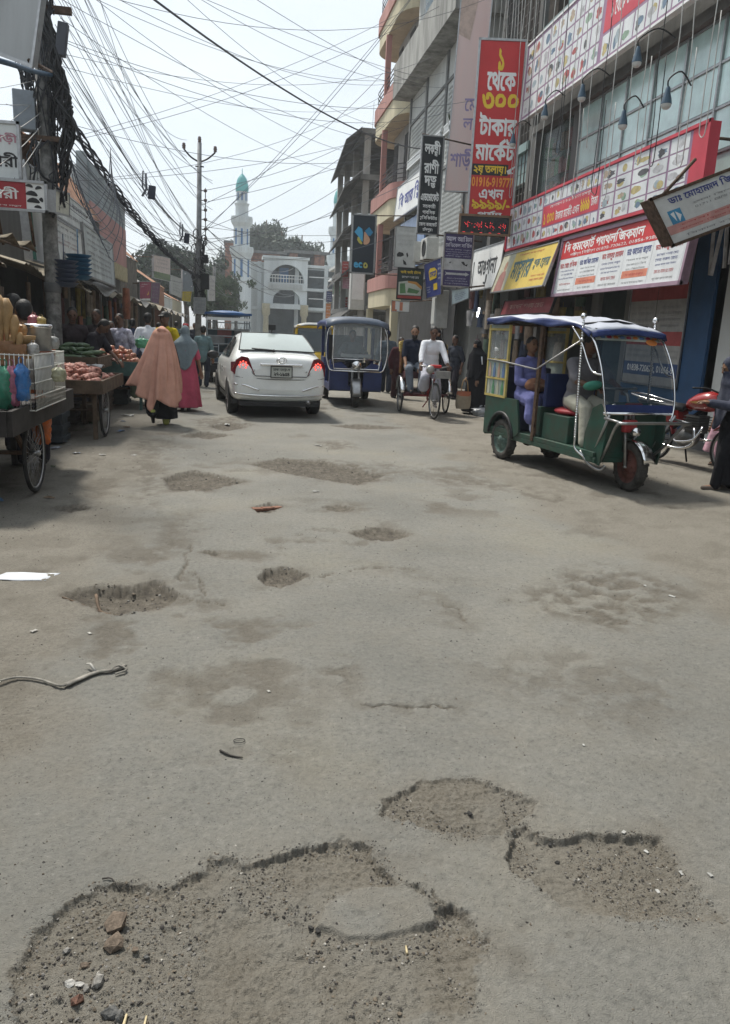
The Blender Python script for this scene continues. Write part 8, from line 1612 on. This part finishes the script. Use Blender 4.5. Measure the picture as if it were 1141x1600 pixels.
def burqa2(t, I):
    mb = MB(); drape(mb, [(1.30, .15, .12, 0, 0, 0, 5), (1.1, .22, .17, 0, 0, .03, 5), (.7, .27, .22, 0, 0, .05, 6), (.3, .30, .26, .01, 0, .06, 6), (.05, .31, .28, .02, 0, .08, 6)], 50); cap(mb, I['S'][0], I['E'][0], .07, .06); cap(mb, I['E'][0], I['W'][0], .06, .045); cap(mb, I['S'][1], I['E'][1], .07, .06); cap(mb, I['E'][1], I['W'][1], .06, .045); remesh(mb, 'robe', BLK, t, .015, 2); hijab(t, I, BLK, .25, .25, .155, veil=True)
    mb = MB(); mb.tube([I['S'][0] + Vector((-.03, .08, 0)), I['S'][0] + Vector((-.08, .1, -.16))], .012, 6); part(mb, 'white_strap', WSH, t)
bp_ = pl(742, 647); person('woman in a black veil and robe holding a shopping bag at the road edge', bp_, (-.9, -.5), 1.58, lf=(-.07, .10, .05), rf=(.07, -.05, .05), lh=(-.18, .22, .64), rh=(.2, .1, .8), shirt=BLK, sleeve=.95, hair=None, face=False, extra=burqa2)
q = ony(724, 626, 15.55); t = thing('shopping_bag', 'beige shopping bag with an orange top held by the woman in black', 'bag', (q.x, q.y, q.z-.16)); mb = MB(); mb.surf([[(q.x + .17*math.cos(a)*sx, q.y+.09*math.sin(a), q.z + dz) for a in np.linspace(0, 2*PI, 17)[:-1]] for dz, sx in ((-.17, .85), (-.1, .98), (.0, 1), (.12, .95))], 0, True, True); mb.build('body', cloth('bag_beige', (.36,.30,.22)), t); mb = MB(); mb.surf([[(q.x + .165*math.cos(a)*sx, q.y+.092*math.sin(a), q.z + dz) for a in np.linspace(0, 2*PI, 17)[:-1]] for dz, sx in ((.10, .97), (.19, .92))], 0, True, True); mb.build('orange_top', cloth('bag_orange', (.45,.16,.09)), t); mb = MB(); mb.tube(smoothpath([(q.x-.08, q.y-.05, q.z+.18), (q.x-.04, q.y-.04, q.z+.42), (q.x+.04, q.y-.04, q.z+.42), (q.x+.08, q.y-.05, q.z+.18)], 4), .01, 6); mb.build('handle', BAM, t)
person('man in a white cap and pale shirt crouched behind the woman in black', pl(757, 640, 17.6), (.6, -.6), 1.45, lean=14, shirt=WSH, trousers=DK[0], sleeve=.45, hair='skull', skin=1)
person('figure in a maroon wrap seen just left of the cycle rickshaw', pl(626, 520, 19.5), (.2, -1), 1.56, shirt=cloth('maroon', (.07,.02,.025)), trousers=cloth('maroon2', (.055,.02,.022)), sleeve=.9, hair='short', loose=2.0, skin=1)
person('shopkeeper in dim clothes standing inside the dark shop front', pl(716, 520, 19.8), (-.8, -.5), 1.68, shirt=DK[2], trousers=DK[0], sleeve=.6, skin=1)
# driver and passenger of the green rickshaw
def gcloth(t, I): mb = MB(); mb.ell(I['W'][1] + Vector((.04, .04, .02)), (.07, .12, .055), Euler((.2, 0, .5)).to_matrix(), 14); o = part(mb, 'green_cloth', cloth('green_rag', (.05,.22,.16)), t)
person('driver in a grey shirt and pale trousers on the green electric rickshaw', onv(EB, (.12, 1.10, 0)), fwEB, 1.66, hip=.93, lean=10, nod=6, lh=(-.18, .52, 1.12), rh=(.16, .50, 1.12), lf=(-.14, .52, .47), rf=(.20, .50, .47), shirt=GRT, trousers=KHA, sleeve=.42, skin=1, extra=gcloth, shoes=BLACKM, girth=1.12, loose=1.2)
LAV = cloth('lavender', (.15,.16,.36), var=.16, scale=6); LAVP = cloth('pale_lavender', (.40,.42,.58), var=.1)
def kameez(t, I):
    mb = MB(); cap(mb, I['P'] + Vector((0, 0, .22)), I['P'], .15, .17); cap(mb, I['J'][0], I['K'][0], .12, .115); cap(mb, I['J'][1], I['K'][1], .12, .115); cap(mb, I['K'][0], I['K'][0] + Vector((0, .04, -.30)), .115, .12); cap(mb, I['K'][1], I['K'][1] + Vector((.02, .03, -.20)), .10, .11); remesh(mb, 'tunic_skirt', LAV, t, .013, 3)
    mb = MB(); mb.ell(I['P'] + Vector((.02, .22, .14)), (.17, .12, .10), None, 14); remesh(mb, 'handbag', cloth('tan_bag', (.26,.13,.08)), t, .012, 2)
person('woman passenger in a lavender tunic seated in the green electric rickshaw', onv(EB, (.20, .06, 0)), fwEB, 1.58, hip=.90, lean=-2, nod=2, lh=(-.08, .27, 1.06), rh=(.10, .28, 1.06), lf=(-.10, .42, .47), rf=(.12, .44, .47), shirt=LAV, trousers=LAVP, sleeve=.75, hair='bun', skin=0, extra=kameez, shoes=BLACKM)
person('driver half seen through the windscreen of the dark blue electric rickshaw', onv(BE, (0, 1.05, 0)), (-.03, -1), 1.64, hip=.88, lean=4, lh=(-.25, .45, 1.12), rh=(.25, .45, 1.12), lf=(-.14, .5, .48), rf=(.14, .5, .48), shirt=cloth('mid_grey', (.10,.11,.12)), trousers=DK[0], sleeve=.8, skin=1)
# right edge: woman in dark clothes, girl in pink behind her
NAV = mat('cloth_navy_print', (.014,.018,.035), .85, var=.6, scale=26, col2=(.05,.055,.08), bump=.3, bscale=14)
def darkw(t, I):
    mb = MB(); drape(mb, [(.98, .17, .14, 0, 0, 0, 5), (.75, .19, .16, 0, 0, .03, 5), (.4, .18, .16, 0, 0, .05, 5), (.07, .17, .16, 0, 0, .07, 5)], 44); remesh(mb, 'black_robe', BLK, t, .013, 2); hijab(t, I, NAV, .28, .26, .155)
person('woman in a dark printed headscarf and black robe at the right photo edge', pl(1134, 764), (-.97, .22), 1.56, lean=10, nod=14, lf=(-.07, .16, .05), rf=(.07, -.06, .05), lh=(-.15, .38, 1.02), rh=(.12, .30, 1.0), shirt=NAV, sleeve=.95, trousers=BLK, hair=None, shoes=cloth('sandal', (.16,.13,.11)), extra=darkw)
PKD = cloth('pale_pink', (.50,.30,.37), var=.1)
def pinkg(t, I): mb = MB(); drape(mb, [(.80, .10, .09, 0, 0, 0, 5), (.55, .17, .14, 0, 0, .05, 6), (.18, .24, .19, .02, 0, .08, 6)], 50); remesh(mb, 'pink_dress', PKD, t, .012, 1)
person('girl in a pale pink dress mostly hidden behind the woman in black at the right', pl(1122, 726), (-.9, -.2), 1.12, lf=(-.06, .14, .05), rf=(.05, .0, .05), shirt=PKD, sleeve=.5, trousers=PKD, hair='bun', extra=pinkg, shoes=cloth('sandal', (.16,.13,.11)))
# stool, sacks by the road
t = thing('plastic_stool', 'red plastic stool behind the woman in black', 'stool', pl(757, 622, 17.0)); x, y, _ = t.location; mb = MB(); mb.bb((x-.16, y-.16, .42), (x+.16, y+.16, .45)); mb.build('seat', REDS, t, bevel=.015)
for sx in (-1, 1):
    for sy in (-1, 1): mb = MB(); mb.bar((x+sx*.13, y+sy*.13, .42), (x+sx*.17, y+sy*.17, 0), .05); mb.build('leg', REDS, t)
for k, (px, py, Y, s, c, lb) in enumerate([(755, 640, 15.6, (.22,.16,.10), (.42,.44,.46), 'pale plastic sack lying on the ground by the woman in black'), (767, 646, 15.0, (.10,.1,.08), (.5,.47,.38), 'small pale bundle lying by the rear of the green electric rickshaw')]):
    p = pl(px, py, Y); bag('plastic_sack', (p[0], p[1], s[2]*.8), s, PLB('sack%d' % k, c), lb, None, k)
# ------------------------------------------------------------------ litter and stones on the road
p = g(33, 898); mb = MB(); mb.surf([[(p.x-.17+.34*i/8 + .012*j, p.y-.07+.15*j/5 - .004*i, p.z+.012 + .002*math.sin(i*1.1+j) ) for i in range(9)] for j in range(6)]); tag(mb.build('paper_sheet', mat('litter_white', (.55,.58,.62), .6, var=.12, scale=9), None, solid=.002), 'flat whitish paper sheet lying on the road at the left edge', 'paper')
GRS = mat('litter_grey', (.27,.255,.22), .7, var=.4, scale=20); t = thing('torn_strap', 'torn grey plastic strap with a frayed end lying on the left of the road', 'strap', g(120, 1070)); pts = [g(*q_) + Vector((0, 0, .012)) for q_ in ((-30, 1078), (20, 1062), (60, 1064), (95, 1074), (115, 1068), (150, 1054), (175, 1050), (197, 1043))]
mb = MB(); sp = smoothpath(pts, 5)
def ribbon(mb, sp, w0, w1):
    rows = []
    for i, q_ in enumerate(sp): d = (sp[min(i+1, len(sp)-1)] - sp[max(0, i-1)]).normalized(); sd = Vector((-d.y, d.x, 0)); ww = w0 + (w1-w0)*i/len(sp); rows.append([q_ - sd*ww, q_ + Vector((0, 0, .006)), q_ + sd*ww])
    mb.surf(rows)
ribbon(mb, sp[:18], .006, .008); ribbon(mb, sp[17:], .016, .012); ribbon(mb, smoothpath([g(172, 1052)+Vector((0,0,.012)), g(185, 1046)+Vector((0,0,.02)), g(198, 1050)+Vector((0,0,.012)), g(180, 1056)+Vector((0,0,.01))], 4), .006, .005); mb.build('band', GRS, t, solid=.003)
mb = MB(); ribbon(mb, [g(150, 1054)+Vector((0,0,.014)), g(142, 1047)+Vector((0,0,.03)), g(136, 1044)+Vector((0,0,.02))], .008, .005); mb.build('frayed_end', mat('litter_pale', (.36,.35,.32), .7), t, solid=.002)
p = g(374, 1162); mb = MB(); mb.tube([(p.x+.022*math.cos(a), p.y+.016*math.sin(a), p.z+.006) for a in np.linspace(0, 2*PI, 19)[:-1]], .0016, 5, closed=True); tag(mb.build('wire_ring', BLACKM), 'tiny dark wire ring lying on the road', 'ring')
def twig(px, label, m, r=.004, name='twig', lift=.006, grp=None):
    pts = [g(*q_) + Vector((0, 0, lift)) for q_ in px]; mb = MB(); mb.tube(smoothpath(pts, 3), [r*(1 - .4*i/(3*(len(px)-1))) for i in range(3*(len(px)-1)+1)], 5); return tag(mb.build(name, m), label, name.replace('_', ' '), grp)
STRAW = mat('straw', (.55,.46,.28), .7, var=.2, scale=30); twig([(344, 1177), (360, 1184), (379, 1188)], 'dark forked twig just below the wire ring', mat('twig_dark', (.05,.045,.04), .8), .005)
twig([(192, 1602), (198, 1582)], 'left one of two short pale straws at the bottom of the big pothole', STRAW, .005, 'straw_piece'); twig([(225, 1602), (229, 1584)], 'right one of two short pale straws at the bottom of the big pothole', STRAW, .004, 'straw_piece'); twig([(637, 1482), (635, 1470)], 'short pale straw lying in the big pothole', STRAW, .004, 'straw_piece')
twig([(160, 1376), (175, 1376), (188, 1388)], 'thin bent dark twig on the rim of the big pothole', mat('twig_dark', (.05,.045,.04), .8), .003)
twig([(150, 918), (156, 940), (178, 955)], 'crooked stick lying in the round pothole on the left', WOOD, .011); twig([(98, 932), (130, 938), (165, 945)], 'long thin stick lying across the round pothole on the left', WOOD, .007)
rr = random.Random(19)
for k, (px, py, r, c) in enumerate([(180, 1441, .036, 'brown'), (178, 1472, .034, 'brown'), (152, 1530, .022, 'pale grey'), (133, 1503, .016, 'brown'), (120, 1558, .020, 'rust red'), (172, 1578, .026, 'grey'), (186, 1586, .018, 'grey'), (135, 1540, .014, 'pale grey'), (106, 1480, .012, 'pale grey'), (210, 1480, .012, 'brown'), (228, 1486, .012, 'grey'), (485, 1442, .012, 'dark'), (497, 1446, .010, 'dark'), (110, 1532, .013, 'white'), (124, 1534, .012, 'white'), (735, 1266, .010, 'dark'), (728, 1264, .007, 'dark'), (872, 1335, .009, 'dark'), (860, 1310, .010, 'dark')]):
    p = g(px, py); mb = MB(); stone(mb, (0, 0, 0), r, 900+k, 0, .75); o = mb.build('stone', mat('stone_'+c.replace(' ', '_'), {'brown': (.16,.125,.095), 'pale grey': (.27,.26,.24), 'rust red': (.17,.09,.065), 'grey': (.13,.13,.125), 'dark': (.05,.048,.045), 'white': (.5,.49,.46)}[c], .9, var=.35, scale=60, bump=.4, bscale=120)); o.location = (p.x, p.y, p.z + r*.3)
    tag(o, None, 'stone'); o['label'] = {180: 'largest brown stone, upper of two at the left of the big pothole', 178: 'second largest brown stone, lower of the two at the left of the big pothole', 120: 'rust red stone near the bottom left of the big pothole', 172: 'biggest dark grey stone at the bottom of the big pothole'}.get(px) or ({'dark': 'small dark stone lying in a pothole', 'white': 'small white stone at the left of the big pothole'}.get(c) or 'small %s stone at the left of the big pothole' % c)
    o['group'] = 'stones in the potholes'
rr = random.Random(23)
for k, (px, py, s, c) in enumerate([(1050, 932, .022, 'white'), (1008, 915, .015, 'white'), (497, 696, .05, 'white'), (494, 768, .03, 'white'), (355, 662, .07, 'white'), (85, 700, .08, 'grey'), (100, 690, .06, 'grey'), (120, 708, .05, 'grey'), (210, 711, .04, 'white'), (160, 711, .04, 'pale'), (1066, 1358, .009, 'white'), (1012, 1318, .008, 'white'), (975, 1298, .009, 'white'), (912, 1164, .007, 'white'), (1030, 1380, .008, 'white'), (1110, 1365, .009, 'white'), (53, 987, .018, 'pale'), (140, 990, .012, 'pale'), (75, 895, .01, 'pale'), (420, 1080, .01, 'pale'), (200, 650, .1, 'white'), (90, 640, .1, 'pale')]):
    p = g(px, py); mb = MB(); R_ = rr.uniform(0, 6); mb.surf([[(p.x + s*((i-2)*.5*math.cos(R_) - (j-1.5)*.4*math.sin(R_)) + rr.uniform(-.1, .1)*s, p.y + s*((i-2)*.5*math.sin(R_) + (j-1.5)*.4*math.cos(R_)), p.z + .003 + s*rr.uniform(0, .28)) for i in range(5)] for j in range(4)], 0, False)
    tag(mb.build('paper_scrap', {'white': mat('scrap_white', (.38,.38,.36), .7, var=.3, scale=40), 'pale': mat('litter_pale', (1,1,1)), 'grey': mat('litter_wrap', (.22,.24,.27), .4, var=.4, scale=30)}[c], None, solid=.0015), '%s scrap of litter lying on the road surface' % c, 'litter', '%s litter scraps on the road' % c)
p = g(418, 793); mb = MB(); 
for i in range(3): mb.box((p.x-.09+.09*i, p.y+.03*i, p.z+.012), (.11, .07, .03), (0, .1, .4+.2*i))
tag(mb.build('brick_piece', mat('brick_bits', (.24,.12,.08), .9, var=.3, scale=20), None, bevel=.008), 'reddish broken brick lying in the small pothole ahead', 'brick')

LM = [mat('scrap_white', (1,1,1)), mat('litter_pale', (1,1,1)), mat('scrap_blue', (.12,.2,.32), .5, var=.3, scale=30), mat('scrap_brown', (.2,.14,.09), .8, var=.3, scale=30), mat('scrap_green', (.10,.17,.08), .8, var=.3, scale=30)]
for k in range(46):
    if k < 32: x, y = rr.uniform(-3.2, -1.55), rr.uniform(7.0, 17.5)
    else: x, y = rr.uniform(5.6, 7.3), rr.uniform(10.5, 19)
    s_ = rr.uniform(.025, .075); R_ = rr.uniform(0, 6); z0 = road_z(x, y); mb = MB()
    mb.surf([[(x + s_*((i-2)*.5*math.cos(R_) - (j-1.5)*.3*math.sin(R_)), y + s_*((i-2)*.5*math.sin(R_) + (j-1.5)*.3*math.cos(R_)), z0 + .004 + s_*rr.uniform(0, .4)) for i in range(5)] for j in range(4)], 0, False)
    ci = rr.randrange(5); c = ['white', 'pale', 'blue', 'brown', 'green'][ci]; sd = 'under the left market carts' if k < 32 else 'by the right hand shop fronts'
    tag(mb.build('litter_scrap', LM[ci], None, solid=.0015), 'small %s scrap of litter lying %s' % (c, sd), 'litter', '%s scraps %s' % (c, sd))
# ------------------------------------------------------------------ the air
hz = bpy.data.materials.new('haze_air'); hz.use_nodes = True; n_ = hz.node_tree.nodes; n_.remove(n_['Principled BSDF']); pv = n_.new('ShaderNodeVolumePrincipled'); pv.inputs['Color'].default_value = (.82,.88,.93,1); pv.inputs['Density'].default_value = .0011; pv.inputs['Anisotropy'].default_value = .3
hz.node_tree.links.new(pv.outputs['Volume'], n_['Material Output'].inputs['Volume'])
mb = MB(); mb.bb((-160, -40, -1.3), (160, 190, 36)); tag(mb.build('haze', hz), kind='stuff')
